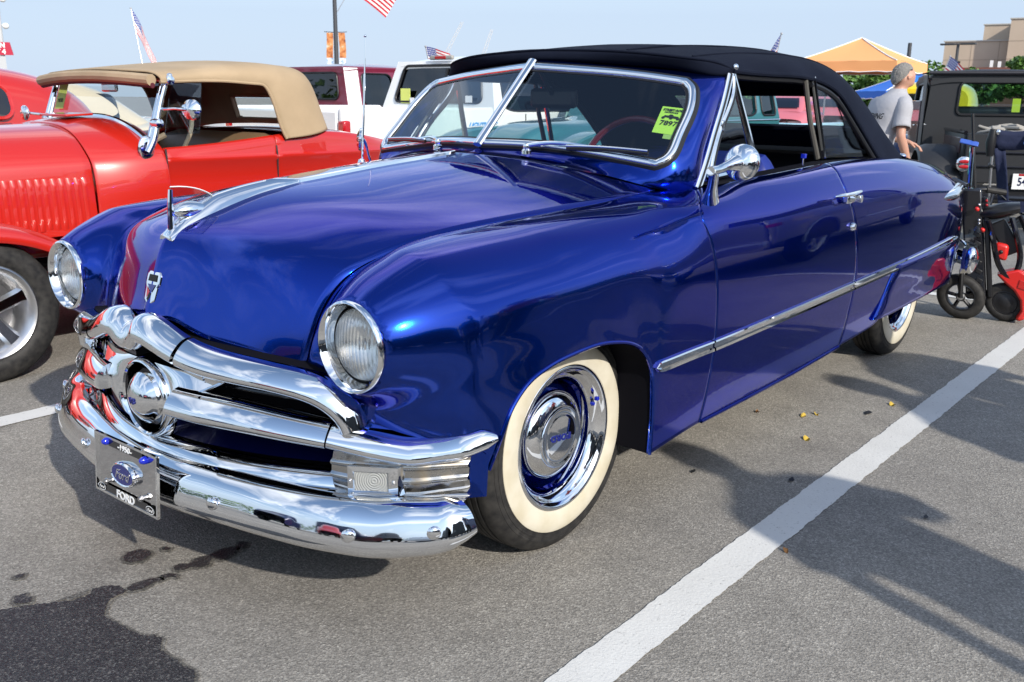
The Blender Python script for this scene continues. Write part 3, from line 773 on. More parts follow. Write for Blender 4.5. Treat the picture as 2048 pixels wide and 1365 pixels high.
def lampm(sy):
    y0, y1, z0, z1 = .640, .742, .352, .424
    def q(y, z, d): return (np.interp(y, [y0, y1], [.687, .620]) + d, sy*y, z)
    fr_ = MB()
    o_ = [q(y0, z0, .006), q(y1, z0, .006), q(y1, z1, .006), q(y0, z1, .006)]
    i_ = [q(y0 + .012, z0 + .012, .008), q(y1 - .018, z0 + .012, .008), q(y1 - .018, z1 - .012, .008), q(y0 + .012, z1 - .012, .008)]
    o2 = [(x - .03, y, z) for x, y, z in o_]; i2 = [(x - .01, y, z) for x, y, z in i_]
    fr_.grid([o2, o_, i_, i2], cv=True)
    le = [q(y0 + .012, z0 + .012, .003), q(y1 - .018, z0 + .012, .003), q(y1 - .018, z1 - .012, .003), q(y0 + .012, z1 - .012, .003)]
    return fr_, MB().prism(le, (-.008, 0, 0)), MB().prism([(x - .014, y, z) for x, y, z in le], (-.002, 0, 0)), q
for sy, par in ((1, pl_), (-1, pr_)):
    a, b, c, q = lampm(sy)
    obj('lamp_frame', a, CHROME, par, smooth=False)
    obj('lamp_lens', b, LENS3, par, smooth=False)
    for y in (.646, .734): obj('lamp_screw', MB().ball(q(y, .388, .008), .0045, 8, 6), STEEL, par)
# --- bumper
def bx(y): return np.interp(abs(y), [0, .17, .317, .45, .55, .63, .707, .80, .88, .925], [.900, .886, .861, .836, .813, .786, .753, .700, .640, .585])
pb = [(bx(y), y, np.interp(abs(y), [0, .5, .75, .95], [.300, .300, .296, .318])) for y in np.linspace(0, .875, 15)] + [(.612, .908, .318), (.580, .922, .321), (.556, .926, .323)]
P = spl(pb, 80); Pm = P[1:][::-1].copy(); Pm[:, 1] *= -1; P = np.concatenate([Pm, P])
BPROF = [(.050, -.090), (.060, -.070), (.058, -.050), (.046, -.029), (.026, -.013), (.002, -.004), (-.024, .003), (-.044, .004), (-.060, -.004), (-.071, -.020), (-.076, -.048)]
BPROF = [tuple(p) for p in spl([(a, b, 0) for a, b in BPROF], 30)[:, :2]]
outs = []
for i in range(len(P)):
    t = P[min(i + 1, len(P) - 1)] - P[max(i - 1, 0)]
    outs.append(Vector((t[1], -t[0], 0)).normalized())
e_ = np.minimum(np.arange(len(P)), np.arange(len(P))[::-1])
sa = np.interp(e_, [0, 2, 5, 9, 15], [.62, .74, .86, .94, 1.0])
obj_b = sweep(P, BPROF, outs, sa, [1]*len(P), cap=True)
BUMP = obj('front_bumper', obj_b, CHROME, CAR, sharp=60)
for y, z in ((.324, .292), (.708, .287), (.878, .308)):
    for sy in (1, -1):
        m_ = MB().ball((0, 0, 0), (.008, .0165, .0165), 14, 8)
        o = Vector((1, sy*(.3 + 1.1*abs(y)**3), 0)).normalized()
        m_ = m_.moved(Matrix.Translation((bx(y) + .004, sy*y, z)) @ o.to_track_quat('X', 'Z').to_matrix().to_4x4())
        obj('bumper_bolt', m_, CHROME, BUMP)
# --- license plate with frame
PX, PT = .912, R(4)
def lp(y, z, d=0.): return (PX + d - (z - .305)*math.sin(PT), y + .010, z)
m_ = MB().prism([lp(-.152, .2275), lp(.152, .2275), lp(.152, .3825), lp(-.152, .3825)], (-.003, 0, 0))
MIRRORP = mat('mirror_plate', (.62, .62, .63), .05, 1.0)
PLATE = obj('license_plate', m_, MIRRORP, CAR, smooth=False)
m_ = MB().grid([[lp(-.157, .222, -.002), lp(.157, .222, -.002), lp(.157, .388, -.002), lp(-.157, .388, -.002)],
                [lp(-.157, .222, .006), lp(.157, .222, .006), lp(.157, .388, .006), lp(-.157, .388, .006)],
                [lp(-.151, .2285, .006), lp(.151, .2285, .006), lp(.151, .3815, .006), lp(-.151, .3815, .006)],
                [lp(-.151, .2285, .0), lp(.151, .2285, .0), lp(.151, .3815, .0), lp(-.151, .3815, .0)]], cv=True)
obj('plate_frame', m_, CHROME, PLATE, smooth=False)
m_ = MB().add([lp(-.085, .361, .004), lp(.085, .361, .004), lp(.085, .380, .004), lp(-.085, .380, .004)], [(0, 1, 2, 3)])
m_.add([lp(-.120, .226, .0045), lp(.120, .226, .0045), lp(.108, .250, .0045), lp(-.108, .250, .0045)], [(0, 1, 2, 3)])
obj('plate_band', m_, BLACKG, PLATE, smooth=False, fix=False)
upz = (-math.sin(PT), 0, math.cos(PT))
text('plate_lettering', '-1950-', WHITE_INK, PLATE, frame_m(lp(0, .3705, .0055), (0, 1, 0), upz), .021, .0006, bold=.0006, sx=1.25)
text('plate_lettering', 'FORD', WHITE_INK, PLATE, frame_m(lp(0, .2375, .006), (0, 1, 0), upz), .030, .0006, bold=.0009, sx=1.15)
def oval(c, a, b, d, n=32): return [lp(c[0] + a*math.cos(t), c[1] + b*math.sin(t), d) for t in np.linspace(0, 2*math.pi, n + 1)[:-1]]
m_ = MB().grid([oval((0, .303), .060, .0325, .0), oval((0, .303), .060, .0325, .012), oval((0, .303), .056, .029, .016), oval((0, .303), .052, .0255, .014)], cv=True)
obj('oval_rim', m_, CHROME, PLATE, sharp=50)
m_ = MB().add(oval((0, .303), .053, .0265, .0142), [tuple(range(32))])
obj('oval_badge', m_, BLUE_ENAMEL, PLATE, smooth=False, fix=False)
text('oval_lettering', 'Ford', CHROME, PLATE, frame_m(lp(0, .302, .0148), (0, 1, 0), upz), .036, .001, shear=.35)
for y in (-.122, .122):
    m_ = MB().add(oval((y, .238), .020, .0105, .0062), [tuple(range(32))]); m_.add(oval((y, .238), .0178, .0088, .0066), [tuple(range(32))], 1)
    obj('small_oval', m_, [WHITE_INK, INK], PLATE, smooth=False, fix=False)
    text('small_lettering', 'Ford', WHITE_INK, PLATE, frame_m(lp(y, .2375, .007), (0, 1, 0), upz), .0125, .0003, shear=.3)
for y, z in ((-.092, .372), (.098, .366)):
    m_ = MB().lathe([(.0005, .020), (.006, .018), (.010, .011), (.0108, .006), (.011, .0)], (lp(y, z)[0], lp(y, z)[1], z), 'x', 16)
    obj('jewel_bolt', m_, JEWEL, PLATE)
for y in (-.088, .088):
    m_ = MB().tube([lp(y, .262, 0), lp(y, .262, .018)], [.0055, .0055], 8).tube([lp(y, .262, .008), lp(y, .262, .014)], [.009, .009], 6)
    obj('plate_bolt', m_, STEEL, PLATE)
# --- headlights
def headlight(sy):
    hl = obj('headlight', MB().lathe([(.1065, -.012), (.1085, -.002), (.107, .005), (.1025, .007), (.0985, .002), (.0915, -.018), (.0885, -.034), (.087, -.040)], (HLX, sy*HLY, HLZ), 'x', 64), CHROME, CAR, sharp=60)
    obj('lamp_seal', MB().lathe([(.0885, -.035), (.0865, -.030), (.0845, -.033)], (HLX, sy*HLY, HLZ), 'x', 48), SEAL, hl)
    pr = [(.0855, -.034)] + [(.084*math.cos(a), -.032 + .026*math.sin(a)) for a in np.linspace(.05, math.pi/2, 12)]
    ln = obj('headlight_lens', MB().lathe(pr, (0, 0, 0), 'x', 48), LENS, hl); ln.matrix_basis = Matrix.Translation((HLX, sy*HLY, HLZ))
    obj('headlight_reflector', MB().lathe([(.084, -.040), (.070, -.060), (.045, -.082), (.02, -.092), (.0005, -.094)], (HLX, sy*HLY, HLZ), 'x', 40), mat('lamp_silver', (.95, .95, .93), .22, 1.0), hl)
    obj('bulb_shield', MB().ball((HLX - .055, sy*HLY, HLZ), (.012, .014, .014), 12, 8), STEEL, hl)
    return hl
headlight(1); headlight(-1)
# --- wheels
def wheel(parent, x, y, z, sy, rot=0., whitewall=True, name='wheel'):
    M_ = Matrix.Translation((x, 0, z)) @ Matrix.Rotation(rot, 4, 'Y')
    def W(prof, n=72):
        m = MB().lathe([(r_, sy*(y + h)) for r_, h in prof], (0, 0, 0), 'y', n); return m.moved(M_)
    ty = [(.20, .070), (.2115, .079), (.228, .0845), (.2755, .0825), (.279, .0800), (.288, .0800), (.2885, .0812), (.2925, .0810), (.293, .0795), (.302, .0785), (.3025, .0797), (.3065, .0790), (.307, .0775), (.318, .073), (.331, .062), (.337, .050), (.3375, .036), (.3335, .034), (.3335, .030), (.3385, .028),
          (.3385, .013), (.3345, .011), (.3345, .007), (.3390, .005), (.3390, -.005), (.3345, -.007), (.3345, -.011), (.3385, -.013), (.3385, -.028), (.3335, -.030), (.3335, -.034), (.3375, -.036), (.337, -.05), (.331, -.062), (.318, -.073), (.30, -.079), (.25, -.082), (.20, -.07)]
    w = obj(name, W(ty, 96), RUBBER, parent, sharp=40)
    obj('whitewall', W([(.212, .0790), (.215, .0835), (.229, .0872), (.252, .0878), (.270, .0862), (.276, .0835), (.2765, .0815)], 96), CREAM, w)
    obj('beauty_ring', W([(.2155, .070), (.2165, .079), (.2135, .0835), (.207, .0845), (.200, .081), (.196, .074), (.190, .070), (.178, .064), (.170, .052), (.166, .040), (.160, .020)], 96), CHROME, w, sharp=60)
    obj('rim', W([(.165, .045), (.163, .0), (.160, -.02), (.155, -.012), (.145, .006), (.130, .022), (.10, .026), (.0, .026)], 64), BLUE, w)
    hp = [(.131, .024), (.1315, .033), (.128, .042), (.116, .053), (.100, .060), (.0925, .062), (.0915, .066), (.089, .069), (.084, .069), (.078, .066), (.068, .0645), (.063, .0665), (.06, .067), (.0005, .0685)]
    hcap = obj('hubcap', W(hp, 72), CHROME, w, sharp=40)
    if sy > 0:
        for i, ch in enumerate('FORD'):
            a = rot
            c = Vector((x, y + .0685, z))
            ex = Vector((-math.cos(a), 0, math.sin(a))); ez = Vector((math.sin(a), 0, math.cos(a)))
            p = c + ex*(-.0375 + .025*i)
            text('hubcap_lettering', ch, BLUE_ENAMEL, hcap if False else w, frame_m(p, ex, ez), .025, .0012, bold=.0014, sx=1.35)
        a = R(-22)
        for k, (dr, dy_) in enumerate(((.168, .078), (.170, .094))):
            q = (x - math.cos(a)*dr + .004*k, y + dy_ - .012, z - math.sin(a)*dr + .018*k)
            d = obj('valve_dice', MB().box((0, 0, 0), (.012, .012, .012)).moved(Matrix.Translation(q) @ Euler((.3, .5 + k, .4)).to_matrix().to_4x4()), JEWEL, w, smooth=False, bevel=.002)
    return w
WZ = .3345
wheel(CAR, 0, .69, WZ, 1, R(174)); wheel(CAR, 0, .69, WZ, -1)
wheel(CAR, -2.896, .69, WZ, 1, R(20)); wheel(CAR, -2.896, .69, WZ, -1)
# --- bright side spear
def spear(p0, p1, tip0=False, tip1=False, n=30):
    rows = []
    for k in range(n):
        t = k/(n - 1); x = p0[0] + (p1[0] - p0[0])*t; z = p0[1] + (p1[1] - p0[1])*t
        s_ = 1.0
        if tip0: s_ = min(1, math.sqrt(max(t*14, .0))) if t < .0715 else 1
        if tip1: s_ = min(s_, math.sqrt(max((1 - t)*14, 0))) if t > .93 else s_
        s_ = max(s_, .04)
        y0 = side_y(x, z)
        rows.append([(x, y0 - .004, z + 0.0176*s_), (x, y0 + .008, z + 0.0172*s_), (x, y0 + .010, z + 0.0126*s_), (x, y0 + .0045, z + 0.0101*s_), (x, y0 + .0045, z - 0.0034*s_), (x, y0 + .011, z - 0.0067*s_), (x, y0 + .012, z - 0.0151*s_), (x, y0 + .008, z - 0.0176*s_), (x, y0 - .004, z - 0.0185*s_)])
    return MB().grid(rows)
_SP = np.concatenate([FEN.reshape(-1, 3), DOOR.reshape(-1, 3), QTR.reshape(-1, 3)])
def side_y(x, z):
    d = (_SP[:, 0] - x)**2 + (_SP[:, 2] - z)**2; i = np.argsort(d)[:4]; w = 1/(d[i] + 1e-5); return float((w*_SP[i, 1]).sum()/w.sum())
zs = lambda x: np.interp(-x, [.26, .59, 1.78, 3.2, 3.5], [.509, .513, .537, .566, .572])
for i, (x0, x1, a, b, par) in enumerate(((-.265, -.596, True, False, (fl, fr)), (-.606, -1.787, False, False, (dl, dr)), (-1.797, -3.42, False, True, (ql, qr)))):
    m_ = spear((x0, zs(x0)), (x1, zs(x1)), a, b, 40 if i else 24)
    obj('side_trim', m_, CHROME, par[0], sharp=25); obj('side_trim', m_.mirrored(), CHROME, par[1], sharp=25)
# --- fender skirt
def skirt():
    rows = []
    for k in range(44):
        t = (k/43)**1.2
        row = []
        for j in range(16):
            s_ = j/15
            ztop = .560 + .01*t; zbot = np.interp(t, [0, .15, .9, 1], [.338, .333, .335, .36]); z = ztop + (zbot - ztop)*s_
            xf_ = np.interp(z, [.33, .36, .40, .45, .50, .56], [-2.10, -2.13, -2.18, -2.225, -2.262, -2.31])
            x = xf_ + (-3.42 - xf_)*t
            e = min(1, t/.05, (1 - t)/.05)*min(1, s_/.12 + .0)
            row.append((x, side_y(x, max(z, .42)) +   .002 + .014*max(e, 0)**.6, z))
        rows.append(row)
    return np.array(rows)
SK = skirt()
a, b = both('fender_skirt', MB().grid(flanged(SK, (-2.8, 0, .4), 'uUvV', .014, .003)), BLUE, sharp=60)
# raised lip round the skirt
edge = [tuple(p + np.array([0, .006, 0])) for p in SK[:4, 0]][::-1] + [tuple(p + np.array([0, .006, 0])) for p in SK[0, :]] + [tuple(p + np.array([0, .004, 0])) for p in SK[:, -1]]
both('skirt_lip', MB().tube(spl(edge, 60), .0065, 8), BLUE)
# --- windshield and its surround
WI = [(-.498, 0, 1.112), (-.565, .25, 1.108), (-.612, .514, 1.080), (-.632, .645, 1.061), (-.658, .676, 1.080), (-.735, .680, 1.154), (-.814, .671, 1.231), (-.873, .647, 1.294), (-.894, .627, 1.322), (-.908, .592, 1.343), (-.880, .404, 1.368), (-.836, .18, 1.386), (-.796, 0, 1.398)]
WI[0] = (-.500, .001, 1.112)
_n = np.array([.6792, .1944, .7077])
def flat(p):                                  # lay the outline on the pane's own plane
    p = np.array(p); d = (p - np.array([-.498, 0, 1.112])) @ _n; return p - _n*d
WIp = [flat(p) for p in WI]
def dens(pts, k): 
    out = []
    for i in range(len(pts) - 1):
        for j in range(k): out.append(np.array(pts[i]) + (np.array(pts[i + 1]) - np.array(pts[i]))*j/k)
    out.append(np.array(pts[-1])); return np.array(out)
seg1 = spl(WIp[:4], 24); seg2 = spl(WIp[3:10], 34); seg3 = spl(WIp[9:], 24)
LOOP = np.concatenate([seg1, seg2[1:], seg3[1:]])
ctr = LOOP.mean(0)
def inset(Lp, d):
    q = Lp.copy(); n = len(Lp)
    for i in range(n):
        t = Lp[min(i + 1, n - 1)] - Lp[max(i - 1, 0)]; t /= np.linalg.norm(t)
        q[i] = Lp[i] + np.cross(_n, t)*d
        if Lp[i][1] < .003: q[i][1] = Lp[i][1]
    return q
W0, W1, W2, W3 = LOOP, inset(LOOP, .008), inset(LOOP, .020), inset(LOOP, .028)
up = _n*.008
m_ = MB().grid([W0 - up*.6, W0 + up*.7, W1 + up*1.35, W2 + up*1.1, W3 + up*.2, W3 - up])
both('windshield_frame', m_, CHROME, sharp=60)
m_ = MB().grid([inset(LOOP, -.012) - up*.8, inset(LOOP, -.006) + up*.5, W0 + up*.2])
both('windshield_seal', m_, SEAL, sharp=60)
m_ = MB().grid([W3 - up*.1, inset(LOOP, .036) - up*.1, inset(LOOP, .037) - up*.8])
both('glass_seal', m_, SEAL, sharp=60)
gl = inset(LOOP, .026) - up*.3
m_ = MB().add(gl, [tuple(range(len(gl)))])
both('windshield', m_, GLASS, smooth=False, fix=False)
m_ = MB().tube([np.array((-.492, 0, 1.108)) + up, np.array((-.64, 0, 1.25)) + up, np.array((-.800, 0, 1.404)) + up], [.019, .0175, .018], 10, flat=.6)
obj('windshield_divider', m_, CHROME, CAR)
WO = [(-.406, 0, 1.088), (-.445, .25, 1.076), (-.545, .514, 1.032), (-.628, .658, .992), (-.765, .724, .994), (-.83, .712, 1.080), (-.905, .696, 1.175), (-.975, .682, 1.262), (-1.005, .676, 1.30), (-1.045, .664, 1.352), (-.965, .42, 1.386), (-.89, .19, 1.406), (-.845, 0, 1.412)]
o1 = spl(WO[:5], 24 + 5)[:]; 
seg1 = spl(WO[:4], 24); seg2 = spl(WO[3:10], 34); seg3 = spl(WO[9:], 24)
OUT = np.concatenate([seg1, seg2[1:], seg3[1:]])
IN_ = inset(LOOP, -.008) - up*.6
rows = [IN_]
for s_ in (.2, .4, .6, .8):
    mid = IN_*(1 - s_) + OUT*s_
    bul = np.zeros_like(mid); w_ = math.sin(math.pi*s_)
    for i, p in enumerate(mid):
        k = i/(len(mid) - 1)
        side = math.exp(-((k - .5)/.22)**2)
        low = math.exp(-((k - .12)/.16)**2)
        bul[i] = np.array([.020*side - .004*low, .020*side, -.010*low])*w_
        if k < .02 or k > .98: bul[i][1] = 0
    rows.append(mid + bul)
rows.append(OUT)
m_ = MB().grid(nspline(np.linspace(0, 1, 6), np.array(rows), np.linspace(0, 1, 16)))
both('windshield_surround', m_, BLUE, sharp=70)
# cowl vent panel line in front of the glass
for sy in (1, -1):
    m_ = MB().grid([[(x - .0, sy*y, z + .006), (x - .03, sy*y, z + .0135), (x - .034, sy*y, z + .006)] for x, y, z in ((-.462, .18, 1.083), (-.50, .32, 1.066), (-.56, .44, 1.045), (-.615, .53, 1.026))])
    obj('cowl_ridge', m_, BLUE, CAR)
# --- wipers
def wiper(sy):
    pv = np.array((-.505, sy*.21, 1.095))
    m_ = MB().lathe([(.0005, .03), (.010, .028), (.013, .018), (.011, .012), (.017, .006), (.018, -.012)], tuple(pv), 'z', 18)
    w = obj('wiper', m_, CHROME, CAR)
    arm = [pv + np.array((0, 0, .022)), pv + np.array((-.035, sy*.05, .031)), np.array((-.600, sy*.40, 1.118)), np.array((-.622, sy*.47, 1.110))]
    obj('wiper_arm', MB().tube(spl(arm, 14), np.linspace(.0075, .005, 14), 8), CHROME, w)
    bl = [np.array((-.578, sy*.335, 1.098)), np.array((-.612, sy*.46, 1.099)), np.array((-.652, sy*.612, 1.087))]
    bl = [flat(p*np.array([1, sy, 1]))*np.array([1, sy, 1]) + np.array((.012, 0, .014)) for p in bl]
    obj('wiper_blade', MB().tube(spl(bl, 12), .0055, 8, flat=1.5), BLACKG, w)
    obj('blade_holder', MB().tube(spl([p + np.array((.004, 0, .008)) for p in bl], 12), .0035, 8), CHROME, w)
    obj('wiper_joint', MB().ball((-.610, sy*.44, 1.116), (.010, .014, .008), 10, 8), CHROME, w)
wiper(1); wiper(-1)
# --- A pillar bright strips, vent windows
def pillar_line(t): return np.array(spl([(-.760, .728, .992), (-.835, .716, 1.080), (-.910, .701, 1.175), (-.982, .687, 1.262), (-1.055, .668, 1.362)], 40)[int(t*39)])
for sy, dpar in ((1, dl), (-1, dr)):
    s3 = np.array([1, sy, 1])
    pl = [pillar_line(t) for t in np.linspace(0, 1, 24)]
    obj('pillar_trim', MB().tube([p*s3 for p in pl], .007, 8), CHROME, CAR)
    obj('pillar_seal', MB().tube([(p + np.array((-.016, -.002, 0)))*s3 for p in pl], .009, 8), SEAL, CAR)
    obj('pillar_channel', MB().tube([(p + np.array((-.030, -.001, 0)))*s3 for p in pl], .006, 8), CHROME, CAR)
    # vent window: bright frame with pane
    base = [(p + np.array((-.052, -.004, 0))) for p in pl[3:]]
    fr0 = base[0]; top = np.array((-1.095, .664, 1.362)); bot = np.array((-1.225, .715, 1.035))
    pts = [np.array((-.86, .720, 1.018)), base[4], base[10], base[-2], top]
    m_ = MB().tube([p*s3 for p in spl(pts, 22)], .008, 8)
    vw = obj('vent_window', m_, CHROME, dpar)
    obj('vent_post', MB().tube([top*s3, (top*.5 + bot*.5)*s3, bot*s3], [.010, .0125, .014], 8), CHROME, vw)
    obj('vent_sill', MB().tube([np.array((-.86, .720, 1.018))*s3, bot*s3], .012, 8), CHROME, vw)
    obj('vent_seal', MB().tube([(p*.0 + p + np.array((-.016, 0, -.004)))*s3 for p in spl(pts, 16)], .007, 6), SEAL, vw)
    obj('vent_latch', MB().box(tuple(pillar_line(.55)*s3 + np.array((-.05, 0, 0))), (.02, .014, .035)), CHROME, vw, bevel=.004)
    gp = [p*s3 for p in spl(pts, 16)] + [bot*s3]
    obj('vent_glass', MB().add(gp, [tuple(range(len(gp)))]), GLASS_G, vw, smooth=False, fix=False)
# --- side mirror on the driver door
mr = obj('side_mirror', MB().lathe([(.0005, .030), (.019, .0285), (.037, .022), (.048, .013), (.0545, .003), (.055, -.004), (.050, -.008)], (0, 0, 0), 'x', 40).moved(
    Matrix.Translation((-.60, .965, 1.093)) @ Vector((.97, .13, .12)).to_track_quat('X', 'Z').to_matrix().to_4x4()), CHROME, dl)
obj('mirror_face', MB().lathe([(.046, -.008), (.0005, -.0075)], (0, 0, 0), 'x', 40).moved(
    Matrix.Translation((-.60, .965, 1.093)) @ Vector((.97, .13, .12)).to_track_quat('X', 'Z').to_matrix().to_4x4()), MIRRORP, mr)
obj('mirror_arm', MB().tube(spl([(-.445, .945, 1.068 + .006), (-.50, .948, 1.078), (-.53, .953, 1.085), (-.575, .962, 1.092)], 10), [.014, .014, .0135, .013, .013, .013, .014, .017, .022, .024], 12), CHROME, mr)
obj('mirror_stalk', MB().tube(spl([(-.60, .868, .972), (-.565, .888, .995), (-.52, .915, 1.03), (-.47, .940, 1.066), (-.445, .946, 1.074)], 14), np.interp(np.linspace(0, 1, 14), [0, .15, .5, 1], [.028, .023, .015, .015]), 12, flat=.7), CHROME, mr)
# --- door handle, lock
for sy, par in ((1, dl), (-1, dr)):
    hd = obj('door_handle', MB().tube([(-1.47, sy*.925, .926), (-1.50, sy*.935, .928), (-1.60, sy*.940, .928), (-1.68, sy*.938, .930), (-1.715, sy*.932, .931)], [.004, .009, .011, .012, .008], 10, flat=.7), CHROME, par)
    obj('handle_base', MB().box((-1.635, sy*.918, .908), (.07, .03, .04)), CHROME, hd, bevel=.008)
    obj('push_button', MB().tube([(-1.672, sy*.92, .905), (-1.676, sy*.955, .905)], [.015, .015], 16), CHROME, hd)
    obj('door_lock', MB().lathe([(.0005, .018), (.012, .015), (.0165, .008), (.017, .0)], (0, 0, 0), 'y', 18).moved(Matrix.Translation((-1.705, sy*.914, .790)) @ Matrix.Scale(sy, 4, Vector((0, 1, 0)))), CHROME, par)
    # inner door panel with a ledge along the top
    m_ = MB().grid([[(x, sy*.765, zt), (x, sy*.70, zt + .004), (x, sy*.685, zt - .03), (x, sy*.70, .30)] for x, zt in ((-.80, .998), (-1.0, 1.004), (-1.35, 1.016), (-1.78, 1.030), (-2.45, 1.020))])
    obj('inner_panel', m_, DARK, par)
    pin = obj('lock_pin', MB().tube([(-1.60, sy*.735, 1.02), (-1.60, sy*.735, 1.055)], .004, 8), CHROME, par)
    obj('pin_knob', MB().box((-1.60, sy*.735, 1.063), (.018, .018, .018)), JEWEL, par, smooth=False, bevel=.002)
# rear quarter window: chrome post, rubber, pane
for sy, par in ((1, ql), (-1, qr)):
    obj('window_post', MB().tube([(-1.735, sy*.688, 1.365), (-1.80, sy*.70, 1.20), (-1.862, sy*.712, 1.045)], [.012, .0125, .013], 8), CHROME, par)
    obj('post_seal', MB().tube([(-1.675, sy*.682, 1.362), (-1.725, sy*.695, 1.20), (-1.80, sy*.710, 1.045)], [.011, .011, .012], 8), mat('aged_seal', (.09, .085, .075), .5), par)
    gp = [(-1.735, sy*.688, 1.365), (-1.88, sy*.692, 1.325), (-2.05, sy*.70, 1.262), (-2.22, sy*.71, 1.145), (-2.39, sy*.722, 1.03), (-1.862, sy*.712, 1.045)]
    obj('quarter_glass', MB().add(gp, [tuple(range(len(gp)))]), GLASS, par, smooth=False, fix=False)
# --- soft top
def rr_loop(x0, x1, y0, y1, r, n=5):
    out = []
    for cx_, cy_, a in ((x1 - r, y1 - r, 0), (x0 + r, y1 - r, 90), (x0 + r, y0 + r, 180), (x1 - r, y0 + r, 270)):
        for k in range(n + 1):
            t = R(a + 90*k/n); out.append((cx_ + r*math.cos(t), cy_ + r*math.sin(t)))
    return out
T_ = [
 [(-.868, 0, 1.443), (-.878, .22, 1.437), (-.910, .42, 1.425), (-.975, .56, 1.409), (-1.035, .63, 1.396), (-1.085, .668, 1.374)],
 [(-1.05, 0, 1.466), (-1.06, .23, 1.459), (-1.08, .43, 1.443), (-1.13, .565, 1.423), (-1.17, .638, 1.403), (-1.20, .676, 1.370)],
 [(-1.38, 0, 1.488), (-1.38, .24, 1.481), (-1.38, .44, 1.462), (-1.40, .572, 1.438), (-1.42, .648, 1.410), (-1.44, .684, 1.368)],
 [(-1.82, 0, 1.500), (-1.80, .25, 1.492), (-1.76, .45, 1.470), (-1.74, .58, 1.442), (-1.72, .655, 1.408), (-1.70, .690, 1.362)],
 [(-2.26, 0, 1.488), (-2.22, .25, 1.480), (-2.14, .45, 1.456), (-2.06, .585, 1.420), (-1.98, .662, 1.376), (-1.90, .698, 1.318)],
 [(-2.62, 0, 1.432), (-2.58, .25, 1.424), (-2.48, .45, 1.398), (-2.36, .59, 1.352), (-2.22, .672, 1.292), (-2.06, .708, 1.238)],
 [(-2.86, 0, 1.325), (-2.83, .25, 1.318), (-2.74, .45, 1.292), (-2.60, .60, 1.246), (-2.42, .688, 1.188), (-2.20, .722, 1.145)],
 [(-3.04, 0, 1.18), (-3.02, .25, 1.174), (-2.94, .46, 1.156), (-2.80, .62, 1.124), (-2.58, .712, 1.088), (-2.31, .738, 1.065)],
 [(-3.22, 0, 1.015), (-3.20, .25, 1.014), (-3.13, .47, 1.012), (-2.99, .645, 1.008), (-2.74, .738, 1.006), (-2.38, .762, 1.012)],
]
T_ = np.array(T_); T_[4:8, -1, 0] -= .055; T_[4:8, -2, 0] -= .03; T_[8, -1, 0] -= .03
TG, _ = surf(T_, 90, 46)
tm = TG.copy(); tm[..., 1] *= -1
TOPP = np.concatenate([tm[:, :0:-1], TG], 1)
# cloth is never quite tight: faint sags between the bows
TOPP[..., 2] -= .006*np.sin(np.clip((-TOPP[..., 0] - .9)/.42*math.pi, 0, 20))**2*np.clip(1 - np.abs(TOPP[..., 1])/.7, 0, 1)
_tb = MB().grid(TOPP)
_tc = np.array([np.mean([_tb.v[j] for j in f], axis=0) for f in _tb.f])
_hole = (_tc[:, 0] < -2.6) & (np.abs(_tc[:, 1]) < .50) & (_tc[:, 2] > 1.135) & (_tc[:, 2] < 1.305)
_tb.f = [f for f, h in zip(_tb.f, _hole) if not h]; _tb.m = [0]*len(_tb.f)
TOP = obj('soft_top', _tb, CLOTH, CAR, sharp=70, solid=.012)
_rw = [p for p in TOPP.reshape(-1, 3)]
def top_pt(y, z):
    i = int(np.argmin(np.abs(TOPP[0, :, 1] - y))); col = TOPP[TOPP.shape[0]//2:, i]; k = int(np.argmin(np.abs(col[:, 2] - z))); return col[k]
_o = [(y, z) for y, z in rr_loop(-.50, .50, 1.13, 1.31, .05)]
_ring = [tuple(top_pt(y, z) + np.array((-.008, 0, .004))) for y, z in _o]
obj('rear_window_binding', MB().tube(_ring, .016, 6, closed=True), CLOTH, TOP)
# rear window in the top and roof bows
hdr = [(-.845, 0, 1.412), (-.868, .19, 1.405), (-.925, .40, 1.390), (-.985, .54, 1.374), (-1.045, .650, 1.358), (-1.095, .672, 1.378)]
h0 = spl(hdr, 40); h1 = TG[0]; h1 = h1[np.linspace(0, len(h1) - 1, 40).astype(int)]
rows = [h0 + np.array((-.03, 0, -.004)), h0, h0*.75 + h1*.25 + np.array((.012, 0, .004)), h0*.35 + h1*.65 + np.array((.014, 0, .006)), h1 + np.array((.004, 0, .004)), h1 + np.array((-.03, 0, .008))]
g_ = nspline(np.linspace(0, 1, 6), np.array(rows), np.linspace(0, 1, 16)); gm = g_.copy(); gm[..., 1] *= -1
obj('header_flap', MB().grid(np.concatenate([gm[:, :0:-1], g_], 1)), CLOTH, TOP, sharp=70)
for j_ in (17, 30):
    for s_ in (1, -1):
        obj('top_stitching', MB().tube([tuple(p*np.array((1, s_, 1)) + np.array((0, 0, .0065))) for p in TG[2:-2:2, j_]], .0035, 6), CLOTH, TOP)
piping = [tuple(p + np.array((.008, 0, .006))) for p in h1]
obj('top_piping', MB().tube([(x, -y, z) for x, y, z in piping[:0:-1]] + piping, .0045, 8), CLOTH, TOP)
